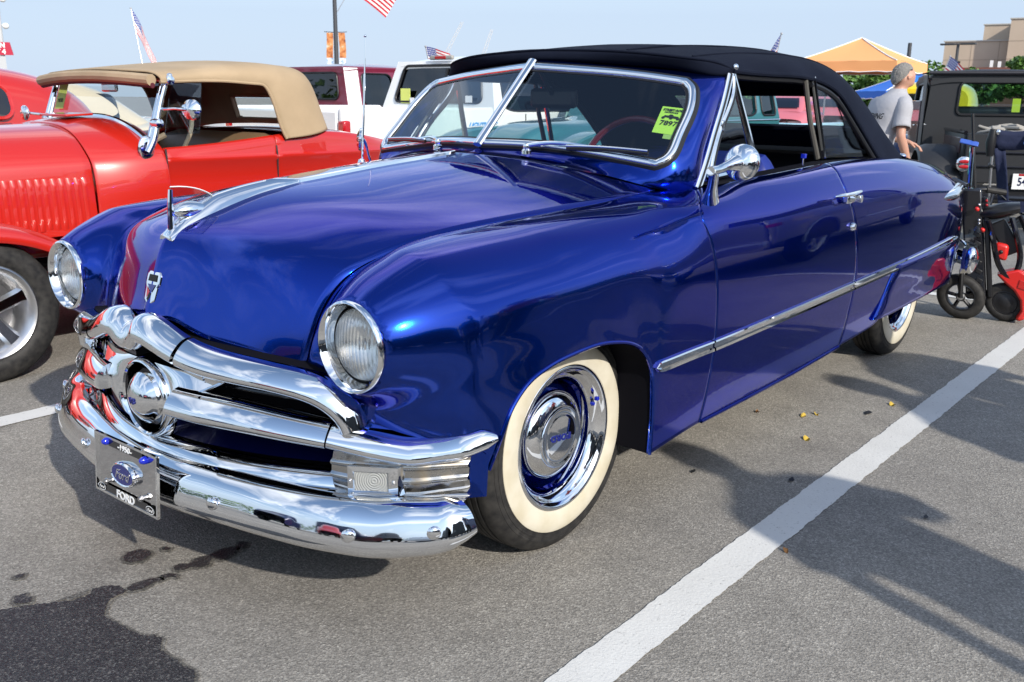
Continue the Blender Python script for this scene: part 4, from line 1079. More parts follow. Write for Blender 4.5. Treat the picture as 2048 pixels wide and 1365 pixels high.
for sy in (1, -1):
    obj('top_snap', MB().ball((-1.098, sy*.672, 1.386), (.014, .009, .012), 12, 8), CHROME, TOP)
    obj('rear_snap', MB().ball((-3.02, sy*.66, 1.006), (.022, .022, .012), 12, 8), CHROME, TOP)
    e = [p*np.array((1, sy, 1)) for p in TG[:, -1]]
    obj('top_edge', MB().tube(e, .010, 8), CLOTH, TOP)
    w_ = [p*np.array((1, sy, 1)) + np.array((.018, -.006*sy, -.020)) for p in TG[36:, -1]]
    obj('rear_weatherstrip', MB().tube(w_, .012, 8), SEAL, TOP)
    w_ = [p*np.array((1, sy, 1)) + np.array((.0, -.02*sy, -.012)) for p in TG[:40, -1]]
    obj('side_rail', MB().tube(w_, .016, 8), BLACK, TOP)
# --- rear deck and tail
DK = []
for x, ye, ze, zc_ in ((-2.60, .752, 1.016, 1.03), (-2.90, .735, .998, 1.02), (-3.25, .70, .968, .998), (-3.52, .65, .938, .965), (-3.74, .56, .905, .925), (-3.92, .42, .86, .87), (-4.0, .30, .70, .70)):
    DK.append([(x, ye*t, zc_ + (ze - zc_)*t**2.4 - .0005) for t in (0, .3, .6, .85, 1)])
DG, _ = surf(DK, 40, 24); dm = DG.copy(); dm[..., 1] *= -1
obj('trunk_lid', MB().grid(np.concatenate([dm[:, :0:-1], DG], 1)), BLUE, CAR, sharp=60)
for sy in (1, -1):
    # bright horizontal tail-lamp spear with red lens
    s3 = np.array((1, sy, 1))
    rows = []
    for t in np.linspace(0, 1, 22):
        x = -2.93 - .62*t; r1 = .045*math.sin(min(1, t*1.25 + .02)*math.pi/2)**.8; yc = np.interp(t, [0, .5, 1], [.873, .862, .80])
        rows.append([(x, sy*(yc + r1*.95*math.cos(a)), .800 + .012*t + r1*.78*math.sin(a)) for a in np.linspace(0, 2*math.pi, 19)[:-1]])
    tlm = MB().grid(rows, cv=True)
    tl_ = obj('tail_light', tlm, CHROME, ql if sy > 0 else qr, sharp=60)
    obj('tail_lens', MB().ball((-3.552, sy*.80, .812), (.035, .036, .032), 14, 10), RED_LENS, tl_)
pr = [(.07, -.05), (.06, 0), (.02, .02), (-.03, .02), (-.06, 0), (-.07, -.05)]
pb = spl([(-3.55, .925, .42), (-3.75, .90, .42), (-3.95, .80, .42), (-4.08, .5, .42), (-4.12, 0, .42)], 30)
pm = pb[:-1].copy(); pm[:, 1] *= -1
P = np.concatenate([pm, pb[::-1]]); 
outs = [Vector((p[0] + 3.0, p[1]*1.1, 0)).normalized() for p in P]
RB = obj('rear_bumper', sweep(P, pr, outs), CHROME, CAR)
for sy in (1, -1):
    obj('bumper_end', MB().ball((-3.54, sy*.925, .43), (.04, .032, .075), 16, 12), CHROME, RB)
# --- antenna on the passenger cowl
an = obj('antenna', MB().tube([(-.515, -.64, 1.02), (-.53, -.64, 1.20), (-.543, -.642, 1.36)], .0045, 8).tube([(-.543, -.642, 1.36), (-.552, -.644, 1.50)], .0028, 8).ball((-.5525, -.644, 1.503), .006, 10, 8), CHROME, CAR)
obj('antenna_base', MB().lathe([(.0005, .035), (.012, .03), (.018, .012), (.03, .0), (.032, -.02)], (-.512, -.64, 1.0), 'z', 18), CHROME, an)
mp_ = obj('side_mirror', MB().lathe([(.0005, .020), (.026, .017), (.046, .008), (.050, -.002), (.0005, -.004)], (0, 0, 0), 'x', 30).moved(Matrix.Translation((-.655, -.80, 1.10)) @ Vector((.72, -.68, .08)).to_track_quat('X', 'Z').to_matrix().to_4x4()), CHROME, dr)
obj('mirror_stalk', MB().tube(spl([(-.71, -.79, .985), (-.69, -.80, 1.04), (-.68, -.80, 1.08), (-.668, -.80, 1.10)], 10), .006, 8), CHROME, mp_)
# --- cabin
obj('dashboard', MB().grid([[(-.66, y, 1.03 - .02*abs(y)), (-.78, y, 1.035 - .02*abs(y)), (-.83, y, .99), (-.82, y, .80), (-.75, y, .6)] for y in np.linspace(-.68, .68, 9)]), mat('dash_blue', (.004, .008, .09), .4, coat=.6), CAR)
obj('firewall', MB().box((-.60, 0, .62), (.04, 1.30, .64)), DARK, CAR, smooth=False)
sw = obj('steering_wheel', MB().tube([(-.93 - .085*math.sin(a)*0 - .10*math.cos(a)*.45, .36 + .215*math.sin(a), 1.015 + .20*math.cos(a)*.95) for a in np.linspace(0, 2*math.pi, 41)[:-1]], .0125, 10, closed=True), mat('red_wheel_rim', (.16, .012, .018), .25, coat=.6), CAR)
obj('steering_hub', MB().tube([(-.955, .36, 1.01), (-.80, .36, .94), (-.66, .36, .86)], [.035, .025, .025], 12), CHROME, sw)
for a in (R(90), R(270)):
    obj('steering_spoke', MB().tube([(-.94, .36, 1.01), (-.93, .36 + .21*math.sin(a), 1.015)], .008, 8), CHROME, sw)
def bench(x, z, w, name):
    prof = spl([(x + .52, 0, .50), (x + .50, 0, .60), (x + .36, 0, .63), (x + .12, 0, .60), (x + .04, 0, .72), (x - .02, 0, z - .06), (x - .06, 0, z), (x - .12, 0, z - .015), (x - .16, 0, .55)], 30)
    rows = []
    for y in np.concatenate([[-w, -w + .015, -w + .06], np.linspace(-w + .14, w - .14, 9), [w - .06, w - .015, w]]):
        e = max(0, (abs(y) - (w - .10))/.10); k = 1 - .0*e
        rows.append([(p[0], y, .50 + (p[2] - .50)*(1 - .22*e**3) - (.008 if abs(y) < .02 else 0)) for p in prof])
    return obj(name, MB().grid(rows), BLUE_VINYL, CAR)
fs = bench(-1.42, 1.075, .33, 'front_seat'); 
for v in fs.data.vertices: v.co.y += .345
fs2 = fs.copy(); COL.objects.link(fs2); fs2.matrix_parent_inverse = fs.matrix_parent_inverse @ Matrix.Translation((0, -.69, 0))
rs = bench(-2.42, 1.02, .66, 'rear_seat'); rs.data.materials.clear(); rs.data.materials.append(mat('black_vinyl', (.010, .010, .013), .45))
m_ = MB().grid([[(-2.50, y, 1.035), (-2.62, y, 1.05), (-2.75, y, 1.03), (-3.0, y, .99)] for y in np.linspace(-.72, .72, 7)])
obj('parcel_shelf', m_, DARK, CAR)
ir = obj('rear_view_mirror', MB().box((-.93, 0, 1.275), (.03, .22, .075)), BLACK, CAR, bevel=.016)
obj('mirror_stem', MB().tube([(-.915, 0, 1.29), (-.84, 0, 1.375)], .008, 8), BLACK, ir)
# registration card inside the glass
ST = [(-.812, .556, 1.252), (-.8275, .640, 1.2445), (-.742, .655, 1.160), (-.727, .568, 1.1695)]
ST = [flat(p) - _n*.006 for p in ST]
ca = obj('windshield_card', MB().prism(ST, tuple(-_n*.001)), GREEN_CARD, CAR, smooth=False)
e1 = Vector(ST[1] - ST[0]); e2 = Vector(ST[0] - ST[3]); c0 = Vector(sum(ST)/4) + Vector(_n)*.0016
def cardm(a, b): return frame_m(c0 + e1*a + e2*b, e1, e2)
text('card_lettering', '7897', INK, ca, cardm(0, -.12), .028, .0003, bold=.0006, sx=1.1)
text('card_lettering', 'STREET-ROD', INK, ca, cardm(.0, .38), .0125, .0003, bold=.0005)
text('card_lettering', 'NATIONALS', INK, ca, cardm(-.05, .29), .0085, .0003, bold=.0003)
cm = MB()
def cq(a, b): return tuple(c0 + e1*a + e2*b)
cm.add([cq(-.28, .10), cq(.20, .08), cq(.34, .10), cq(.30, .16), cq(.10, .17), cq(.04, .22), cq(-.06, .22), cq(-.12, .17), cq(-.28, .17)], [tuple(range(9))])
for a in (-.30, .02, .30): cm.add([cq(a + .07*math.cos(t), .08 + .05*math.sin(t)) for t in np.linspace(0, 6.28, 13)[:-1]], [tuple(range(12))])
obj('card_print', cm, INK, ca, smooth=False, fix=False)
ST2 = [p + (ST[3] - ST[0])*1.02*(1 if i < 2 else 0) + ((ST[3] - ST[0])*.17 if i > 1 else 0) for i, p in enumerate(ST)]
obj('card_stub', MB().prism([ST2[0]*.5 + ST2[1]*.5, ST2[1], ST2[2], ST2[2]*.5 + ST2[3]*.5], tuple(-_n*.001)), mat('green_stub', (.30, .48, .12), .6), ca, smooth=False)
# ------------------------------------------------------------------ helpers for the other vehicles
def rr(x0, x1, y0, y1, r, n=5):
    r = min(r, abs(x1 - x0)/2 - 1e-4, abs(y1 - y0)/2 - 1e-4); out = []
    for cx_, cy_, a in ((x1 - r, y1 - r, 0), (x0 + r, y1 - r, 90), (x0 + r, y0 + r, 180), (x1 - r, y0 + r, 270)):
        for k in range(n + 1):
            t = R(a + 90*k/n); out.append((cx_ + r*math.cos(t), cy_ + r*math.sin(t)))
    return out
def hole_panel(outer, inner, f3, nrm, depth=.04):
    a = [f3(*p) for p in outer]; b = [f3(*p) for p in inner]
    c = [tuple(np.array(p) - np.array(nrm)*depth) for p in b]
    return MB().grid([a, b, c], cv=True)
def simple_wheel(parent, x, y, r_, w, rim=.62, sy=1, mrim=None, name='wheel', n=40, spokes=0, ww=False):
    def W(p): return MB().lathe([(q, sy*h + y) for q, h in p], (0, 0, 0), 'y', n).moved(Matrix.Translation((x, 0, r_)))
    h = w/2
    t = obj(name, W([(r_*rim, h*.8), (r_*rim + .012, h*.98), (r_*.80, h*1.03), (r_*.93, h*.92), (r_*.985, h*.72), (r_, h*.45), (r_, -h*.45), (r_*.985, -h*.72), (r_*.9, -h), (r_*rim, -h*.8)]), RUBBER, parent, sharp=50)
    if ww: obj('whitewall', W([(r_*rim + .010, h*.99), (r_*.68, h*1.06), (r_*.80, h*1.07), (r_*.81, h*1.02)]), CREAM, t)
    mm = mrim or CHROME
    obj('rim', W([(r_*rim + .006, h*.88), (r_*rim - .004, h*.95), (r_*rim - .02, h*.86), (r_*rim - .035, h*.45), (r_*rim - .05, h*.2)] + ([(.0, h*.15)] if not spokes else [(r_*rim - .06, -h*.5), (0, -h*.5)])), mm if not spokes else STEEL, t, sharp=50)
    if spokes:
        m_ = MB()
        for k in range(spokes):
            a = 2*math.pi*k/spokes + .3
            d = np.array((math.cos(a), 0, math.sin(a))); e = np.array((-math.sin(a), 0, math.cos(a)))
            rows = []
            for q, wd, hh in ((.03, .034, .62), (.09, .034, .60), (r_*rim*.75, .036, .56), (r_*rim - .012, .050, .60)):
                c = d*q + np.array((x, y, r_)); rows.append([c - e*wd + np.array((0, sy*h*hh*.6, 0)), c - e*wd*.6 + np.array((0, sy*h*hh, 0)), c + e*wd*.6 + np.array((0, sy*h*hh, 0)), c + e*wd + np.array((0, sy*h*hh*.6, 0))])
            one = MB().grid(rows)
            obj('spoke', one, CHROME, t)
        obj('hub', W([(.055, h*.4), (.05, h*.75), (.03, h*.8), (0, h*.8)]), CHROME, t)
    return t
def cab(parent, x0, x1, w0, w1, z0, zb, z1, paint, glass=GLASS_D, rake_f=.35, rake_b=.10, rw=(.62, .30), side_win=((.08, .92),), name='cab', seal=SEAL, r=.07, roof_bulge=.05, pillar=None, holes=True):
    """hollow cab of panels with real window openings; x0 rear wall, x1 windscreen foot"""
    H = z1 - zb
    def wz(z): return w0 if z < zb else w0 + (w1 - w0)*(z - zb)/H
    def xb(z): return x0 + (rake_b*(z - zb)/H if z > zb else 0)
    def xf(z): return x1 - (rake_f*(z - zb)/H if z > zb else 0)
    mb = MB()
    # lower walls
    mb.grid([[(x0, s*w0, z0), (x0, s*w0, zb)] for s in (-1, 1)])
    for s in (-1, 1): mb.grid([[(x0, s*w0, z0), (x0, s*w0, zb)], [(x1, s*w0, z0), (x1, s*w0, zb)]])
    body = obj(name, mb, paint, parent)
    # rear wall with window
    v = lambda y, z: (xb(z), y*wz(z)/w0, z)
    o = rr(-w0, w0, zb, z1 - .02, .03); hw = w0*rw[0]; i = rr(-hw, hw, zb + H*.20, zb + H*(.20 + rw[1]*1.9), r)
    bk = obj('cab_back', hole_panel(o, i, v, (-1, 0, 0), .03), paint, body)
    i3 = [v(*p) for p in i]
    obj('window_seal', MB().tube([(x - .006, y, z) for x, y, z in i3], .016, 6, closed=True), seal, bk)
    obj('window_glass', MB().add([(x + .012, y, z) for x, y, z in i3], [tuple(range(len(i3)))]), glass, bk, smooth=False, fix=False)
    # sides
    for s in (1, -1):
        sd = None
        L_ = x1 - x0
        edges = [0] + [(side_win[k][1] + side_win[k + 1][0])/2 for k in range(len(side_win) - 1)] + [1]
        for k, (a, b) in enumerate(side_win):
            def v(u, z, s=s): return (xb(z) + (xf(z) - xb(z))*u, s*wz(z), z)
            o = rr(edges[k], edges[k + 1], zb, z1 - .02, .001); 
            i = [(a + (b - a)*p, zb + .03 + (H - .15)*q) for p, q in rr(0, 1, 0, 1, .16)]
            p_ = obj('cab_side', hole_panel(o, i, v, (0, s, 0), .03), paint if k == 0 or pillar is None else pillar, body)
            i3 = [v(*q) for q in i]
            obj('window_seal', MB().tube([(x, y + s*.004, z) for x, y, z in i3], .012, 6, closed=True), seal, p_)
            obj('window_glass', MB().add([(x, y - s*.012, z) for x, y, z in i3], [tuple(range(len(i3)))]), glass, p_, smooth=False, fix=False)
    v = lambda y, z: (xf(z), y*wz(z)/w0, z)
    o = rr(-w0, w0, zb, z1 - .02, .03); i = rr(-w0*.88, w0*.88, zb + .04, z1 - .10, r)
    ft = obj('cab_front', hole_panel(o, i, v, (1, 0, 0), .03), paint, body)
    i3 = [v(*p) for p in i]
    obj('windscreen', MB().add([(x - .01, y, z) for x, y, z in i3], [tuple(range(len(i3)))]), glass, ft, smooth=False, fix=False)
    rows = []
    for t in np.linspace(0, 1, 9):
        x = xb(z1) - .02 + (xf(z1) - xb(z1) + .05)*t; e = math.sin(math.pi*t)**.5
        rows.append([(x, w1*1.03*u, z1 - .05*(1 - e) + roof_bulge*e*(1 - u*u) - .04*abs(u)**6) for u in np.linspace(-1, 1, 15)])
    mb = MB().grid(rows); mb.grid([[(p[0], p[1], p[2]), (p[0], p[1]*.99, p[2] - .05)] for p in [r_[0] for r_ in rows] + rows[-1] + [r_[-1] for r_ in rows[::-1]] + rows[0][::-1]])
    obj('cab_roof', mb, paint, body, sharp=50)
    obj('cab_seat', MB().box((x0 + .22, 0, zb - .02), (.16, w0*1.7, .46)), BLACK, body, bevel=.05)
    return body
def shell(stations, n=26):
    """stations: (x, half width, bottom z, side top z, centre top z, edge radius) -> skin open underneath"""
    rows = []
    for x, w, zb, zs_, zt, r in stations:
        pts = [(-w*.98, zb), (-w, (zb + zs_)/2), (-w, zs_ - r), (-w + r*.3, zs_ - r*.3), (-w + r, zs_), (-w*.45, zs_ + (zt - zs_)*.78), (0, zt)]
        pts = pts + [(-a, b) for a, b in pts[-2::-1]]
        rows.append([(x, a, b) for a, b in pts])
    C = np.array(rows); F = np.swapaxes(nspline(chord(np.swapaxes(C, 0, 1)), np.swapaxes(C, 0, 1), np.linspace(0, 1, 41)), 0, 1)
    G = nspline(chord(C), F, np.linspace(0, 1, n))
    return MB().grid(G)
def bed(parent, x0, x1, w, z0, z1, paint, gate_extra=None):
    b = obj('bed_side', MB().box(((x0 + x1)/2, w - .04, (z0 + z1)/2), (x1 - x0, .08, z1 - z0)), paint, parent, bevel=.03)
    c = obj('bed_side', MB().box(((x0 + x1)/2, -w + .04, (z0 + z1)/2), (x1 - x0, .08, z1 - z0)), paint, parent, bevel=.03)
    d = obj('tailgate', MB().box((x0 + .03, 0, (z0 + z1)/2 - .01), (.06, 2*w - .18, z1 - z0 - .04)), paint, parent, bevel=.02)
    obj('bed_floor', MB().box(((x0 + x1)/2, 0, z0 + .15), (x1 - x0 - .1, 2*w - .2, .05)), BLACK, parent)
    return b, c, d
def modern_pickup(name, label, group, loc, rz, paint, zroof=1.70, zrail=1.17, L_=5.4, glass=GLASS_D, extra=None):
    t = thing(name, label, 'pickup truck', loc, rz, group)
    w = .93
    b = bed(t, 0, 2.15, w, .50, zrail, paint)
    for s, p in ((1, b[0]), (-1, b[1])):
        obj('tail_lamp', MB().box((.04, s*(w - .03), .99), (.09, .10, .13)), RED_LENS, p, bevel=.02)
    obj('side_skirt', MB().box((3.0, 0, .42), (3.3, 2*w - .02, .30)), paint, t, bevel=.06)
    c = cab(t, 2.18, 3.95, w - .02, w - .20, .45, 1.10, zroof, paint, glass, .62, .14, (.80, .36), ((.10, .90),))
    obj('hood', shell([(3.80, w - .02, .55, 1.07, 1.12, .10), (4.3, w - .02, .55, 1.05, 1.10, .10), (4.9, w - .05, .55, .98, 1.04, .12), (L_ - .05, w - .09, .55, .92, .96, .12), (L_ + .02, w - .12, .56, .72, .76, .1)]), paint, t, sharp=60)
    obj('front_bumper', MB().box((L_ + .02, 0, .48), (.16, 2*w - .04, .24)), paint, t, bevel=.05)
    obj('grille', MB().box((L_ + .0, 0, .74), (.06, 1.1, .20)), BLACK, t, bevel=.02)
    for s in (1, -1): obj('headlight', MB().box((L_ - .02, s*.70, .74), (.08, .28, .18)), LENS2, t, bevel=.02)
    obj('rear_bumper', MB().box((-.08, 0, .50), (.14, 2*w - .06, .18)), STEEL if paint is not WHITE else paint, t, bevel=.04)
    obj('license_plate', MB().box((-.155, 0, .52), (.01, .30, .15)), WHITE_INK, t, smooth=False)
    for x in (1.05, 4.45):
        for s in (1, -1): simple_wheel(t, x, s*(w - .14), .36, .24, .66, s, STEEL, 'wheel', 32, 5)
    for s in (1, -1):
        for x in (1.05, 4.45):
            prof = [(x + .43*math.cos(a), .36 + .43*math.sin(a)) for a in np.linspace(0, math.pi, 15)]
            obj('wheel_arch', MB().tube([(q, s*(w + .0), z) for q, z in prof], .022, 6), paint, t)
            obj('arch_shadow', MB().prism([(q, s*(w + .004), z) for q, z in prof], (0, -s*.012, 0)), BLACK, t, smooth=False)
    return t, b, c

# ------------------------------------------------------------------ red open roadster with tan top
YR = -2.92
ROD = thing('roadster_car', 'bright red open 1930s roadster with tan canvas top and louvred hood', 'car', (-.95, YR, 0), world_parts=True)
def yr(h): return YR + h
rodin = (-.8, YR, .6)
# hood: top and louvred side
HS = [(-.285, [(0, 1.125), (.20, 1.115), (.38, 1.06), (.475, .985), (.515, .935), (.522, .90), (.545, .60)]),
      (.25, [(0, 1.105), (.18, 1.096), (.33, 1.045), (.415, .972), (.45, .922), (.457, .89), (.475, .58)]),
      (.80, [(0, 1.07), (.15, 1.062), (.265, 1.015), (.33, .95), (.36, .905), (.366, .875), (.38, .56)]),
      (1.28, [(0, 1.03), (.11, 1.022), (.19, .98), (.235, .925), (.255, .885), (.26, .86), (.275, .54)])]
C = np.array([[(x, YR + y, z) for y, z in pts] for x, pts in HS])
G, _ = surf(C, 40, 40); Gm = G.copy(); Gm[..., 1] = 2*YR - Gm[..., 1]
RH = obj('hood', MB().grid(flanged(np.concatenate([Gm[:, :0:-1], G], 1), rodin, 'uU', .03, .004)), RED, ROD, sharp=60)
def hood_side(x, z):
    i = int(np.argmin(np.abs(G[:, 0, 0] - x))); row = G[i]; k = np.argsort(np.abs(row[:, 2] - z))[:2]; return row[k, 1].mean()
for k in range(24):
    x = -.275 + .033 + k*.0365
    if x > .55: break
    rows = []
    for z in np.linspace(.62, .872, 12):
        q = min(1, (z - .62)/.05)*min(1, (.874 - z)/.012 + .02); q = max(q, 0)**.6
        y = hood_side(x, z) + .001
        rows.append([(x - .012, y, z), (x - .009, y + .009*q, z), (x + .002, y + .011*q, z), (x + .011, y + .002*q, z), (x + .014, y, z)])
    obj('louvre', MB().grid(rows), RED, RH, sharp=50)
obj('grille_shell', MB().grid([[(1.29, YR + s*.27, .54), (1.30, YR + s*.265, .86), (1.31, YR + s*.18, .985), (1.32, YR, 1.04)] for s in (-1, -.6, 0, .6, 1)]), RED, ROD)
m_ = MB()
for k in range(13): m_.box((1.335, YR - .2 + .0333*k, .76), (.012, .008, .42 - .9*abs(-.2 + .0333*k)))
tag(obj('grille_bars', m_, STEEL, ROD, smooth=False), kind='stuff')
# cowl, doors and body sides
def rod_side(xs, top, wid, y_top_in=.03):
    rows = []
    for x, zt, w in zip(xs, top, wid):
        rows.append([(x, YR + w - .055, zt - .012), (x, YR + w - .03, zt), (x, YR + w - .008, zt - .012), (x, YR + w, zt - .05), (x, YR + w + .002, .955), (x, YR + w + .016, .944), (x, YR + w + .016, .930), (x, YR + w + .002, .916), (x, YR + w + .004, .80), (x, YR + w - .004, .60), (x, YR + w - .03, .42)])
    C = np.array(rows)
    return nspline(chord(C), C, np.linspace(0, 1, 40))
CS_ = [(-.296, [(0, 1.130), (.20, 1.120), (.38, 1.066), (.478, .990), (.519, .940), (.528, .915), (.546, .60), (.53, .42)]),
       (-.36, [(0, 1.142), (.21, 1.132), (.398, 1.074), (.50, .997), (.545, .945), (.555, .918), (.566, .60), (.545, .42)]),
       (-.50, [(0, 1.158), (.23, 1.142), (.435, 1.076), (.547, 1.003), (.588, .952), (.598, .922), (.598, .60), (.57, .42)]),
       (-.643, [(0, 1.150), (.25, 1.132), (.465, 1.066), (.578, 1.004), (.612, .957), (.622, .926), (.614, .60), (.585, .42)])]
Cq = np.array([[(x, YR + y, z) for y, z in pts] for x, pts in CS_]); Gq, _ = surf(Cq, 26, 36); Gn = Gq.copy(); Gn[..., 1] = 2*YR - Gn[..., 1]
obj('cowl', MB().grid(flanged(np.concatenate([Gn[:, :0:-1], Gq], 1), rodin, 'uU', .03, .004)), RED, ROD, sharp=60)
segs = [('door', [-.652, -.85, -1.10, -1.316], [1.004, 1.015, 1.035, 1.056], [.611, .632, .642, .645]),
        ('body_side', [-1.326, -1.55, -1.85, -2.15, -2.40, -2.62, -2.78], [1.057, 1.070, 1.062, 1.025, .985, .965, .945], [.645, .640, .620, .570, .49, .38, .24])]
for nm, xs, tp, wd in segs:
    g = flanged(rod_side(xs, tp, wd), rodin, 'uU', .02, .004)
    o = obj(nm, MB().grid(g), RED, ROD, sharp=50)
    g2 = g.copy(); g2[..., 1] = 2*YR - g2[..., 1]
    obj(nm, MB().grid(g2), RED, ROD, sharp=50)
obj('cowl_vent', MB().box((-.43, YR + .02, 1.166), (.15, .30, .012), (0, .04, 0)), RED, ROD, bevel=.005)
for x, w in ((-.6475, .611), (-1.321, .645)):
    for s in (1, -1): obj('gap_shade_strip', MB().tube([(x, YR + s*(w + .001), 1.0), (x, YR + s*(w + .008), .937), (x, YR + s*(w + .0005), .80), (x, YR + s*(w - .006), .60), (x, YR + s*(w - .03), .42)], .0048, 6), SEAL, ROD)  # black strips put the shade inside the door gaps into colour
# rear deck
rows = []
for x, w, zc_, ze in ((-1.50, .60, 1.075, 1.06), (-1.75, .60, 1.085, 1.055), (-2.05, .565, 1.07, 1.03), (-2.35, .50, 1.02, .985), (-2.62, .38, .98, .955), (-2.80, .22, .93, .93), (-2.86, .15, .70, .70)):
    rows.append([(x, YR + w*u, zc_ - (zc_ - ze)*abs(u)**2.4) for u in np.linspace(-1, 1, 17)])
obj('rear_deck', MB().grid(nspline(chord(np.array(rows)), np.array(rows), np.linspace(0, 1, 30))), RED, ROD)
# fenders and running board
def sweep_fender(path, w_in, w_out, s, nm, m=RED):
    rows = []
    for (x, z), wi, wo in zip(path, w_in, w_out):
        a = [(x, YR + s*wi, z - .03), (x, YR + s*(wi*.75 + wo*.25), z + .008), (x, YR + s*(wi*.4 + wo*.6), z + .014), (x, YR + s*(wo - .05), z + .002), (x, YR + s*(wo - .012), z - .022), (x, YR + s*wo, z - .052), (x, YR + s*(wo - .003), z - .066), (x, YR + s*(wo - .03), z - .067)]
        rows.append(a)
    C = np.array(rows); F = np.swapaxes(nspline(chord(np.swapaxes(C, 0, 1)), np.swapaxes(C, 0, 1), np.linspace(0, 1, 24)), 0, 1)
    return obj(nm, MB().grid(nspline(chord(C), F, np.linspace(0, 1, 60))), m, ROD, sharp=60)
fp = [(1.02, .36), (.93, .53), (.78, .645), (.56, .710), (.36, .712), (.18, .672), (.02, .595), (-.14, .492), (-.30, .39), (-.44, .325), (-.60, .305)]
bp_ = [(-1.70, .305), (-1.80, .38), (-1.92, .54), (-2.10, .665), (-2.30, .715), (-2.50, .69), (-2.68, .60), (-2.82, .46), (-2.88, .36)]
for s in (1, -1):
    sweep_fender(fp, [.42]*4 + [.44, .46, .48, .50, .52, .54, .55], [.80, .83, .845, .85, .85, .85, .85, .845, .84, .83, .82], s, 'front_fender')
    sweep_fender(bp_, [.58]*3 + [.56, .52, .46, .40, .35, .30], [.82, .84, .86, .87, .87, .86, .85, .83, .80], s, 'rear_fender')
    obj('running_board', MB().box((-1.15, YR + s*.70, .29), (1.2, .26, .04)), BLACK, ROD, bevel=.012)
    obj('splash_apron', MB().box((-.75, YR + s*.585, .37), (1.9, .03, .14)), RED_D, ROD, bevel=.01)
    for x in (.39, -2.30):
        w_ = simple_wheel(ROD, x, YR + s*.735, .325 if x > 0 else .35, .17 if x > 0 else .22, .66, s, CHROME, 'wheel', 48, 5)
    obj('headlamp', MB().lathe([(.0005, .09), (.075, .085), (.09, .06), (.085, .0), (.06, -.07), (.0005, -.11)], (1.22, YR + s*.36, .80), 'x', 28), CHROME, ROD)
    obj('frame_rail', MB().box((-.6, YR + s*.36, .36), (3.9, .06, .12)), BLACK, ROD)
obj('axle', MB().tube([(.39, YR - .66, .30), (.39, YR, .27), (.39, YR + .66, .30)], .03, 8), BLACK, ROD)
obj('engine_side', MB().box((.4, YR, .60), (1.3, .5, .3)), RED_D, ROD, bevel=.03)
obj('floor_pan', MB().box((-1.45, YR, .40), (2.4, 1.14, .05)), DARK, ROD)
# windshield: bright frame, posts, glass, wing
wl = [(-.585, .565, 1.035), (-.59, .44, 1.085), (-.595, .25, 1.135), (-.60, 0, 1.155)]
full = [(x, YR - y, z) for x, y, z in wl[:3]] + [(x, YR + y, z) for x, y, z in wl[::-1]]
WSF = obj('windshield_frame', MB().tube(spl(full, 40), .017, 8), CHROME, ROD)
obj('cowl_gasket', MB().tube([(x - .005, y, z - .03) for x, y, z in spl(full, 30)], .02, 8), SEAL, WSF)
topb = [(-.685, YR - .565, 1.345), (-.69, YR, 1.36), (-.685, YR + .565, 1.345)]
obj('frame_top', MB().tube(topb, .012, 8), CHROME, WSF)
for s in (1, -1):
    obj('frame_side', MB().tube([(-.58, YR + s*.565, 1.03), (-.685, YR + s*.565, 1.345)], [.013, .011], 8), CHROME, WSF)
    pst = obj('windshield_post', MB().tube(spl([(-.555, YR + s*.60, .985), (-.59, YR + s*.605, 1.05), (-.615, YR + s*.600, 1.13), (-.695, YR + s*.588, 1.35)], 12), np.interp(np.linspace(0, 1, 12), [0, .25, .4, 1], [.022, .020, .017, .014]), 12), CHROME, ROD)
    obj('post_base', MB().ball((-.555, YR + s*.588, 1.005), (.045, .016, .066), 18, 12), CHROME, pst)
    for z in (1.13, 1.345):
        k = (z - 1.13)/.215
        obj('post_knuckle', MB().lathe([(.0005, .04), (.022, .034), (.028, .0), (.022, -.03), (.0005, -.036)], (-.615 - .08*k, YR + s*.60, z), 'y', 14), CHROME, pst)
gl = [(-.58 - (p[2] - 1.03)*.333, p[1], p[2]) for p in spl(full, 24)] + [(-.688, YR + .56, 1.352), (-.688, YR - .56, 1.352)]
obj('windshield', MB().add(gl, [tuple(range(len(gl)))]), GLASS, ROD, smooth=False, fix=False)
wing = [(-.72, YR + .59, 1.335), (-.90, YR + .585, 1.335), (-.86, YR + .60, 1.075), (-.655, YR + .60, 1.07)]
WWG = bpy.data.materials.new('frosted_wing_glass'); WWG.use_nodes = True; thin_glass(WWG, (.74, .78, .83), 1.0)
obj('wind_wing', MB().prism(wing, (0, .005, 0)), WWG, ROD, smooth=False)
sm_ = obj('side_mirror', MB().lathe([(.0005, .026), (.03, .02), (.050, .006), (.053, -.004), (.0005, -.006)], (0, 0, 0), 'x', 30).moved(Matrix.Translation((-.72, YR + .76, 1.20)) @ Vector((.85, .5, .1)).to_track_quat('X', 'Z').to_matrix().to_4x4()), CHROME, ROD)
obj('mirror_arm', MB().tube([(-.645, YR + .60, 1.20), (-.665, YR + .70, 1.205), (-.70, YR + .755, 1.20)], [.009, .008, .011], 8), CHROME, sm_)
sm2 = obj('side_mirror', MB().tube([(-.61, YR - .60, 1.15), (-.56, YR - .72, 1.16)], .008, 8).ball((-.55, YR - .74, 1.16), (.02, .045, .045)), CHROME, ROD)
card = [(-.668, YR - .50, 1.325), (-.668, YR - .40, 1.327), (-.622, YR - .40, 1.19), (-.622, YR - .50, 1.188)]
cd_ = obj('windshield_card', MB().prism([(x + .004, y, z) for x, y, z in card], (-.002, 0, 0)), mat('olive_card', (.38, .48, .10), .6), ROD, smooth=False)
text('card_lettering', '1830', INK, cd_, frame_m((-.632, YR - .45, 1.235), (0, 1, 0), (-.3, 0, 1)), .032, .0003, bold=.0006)
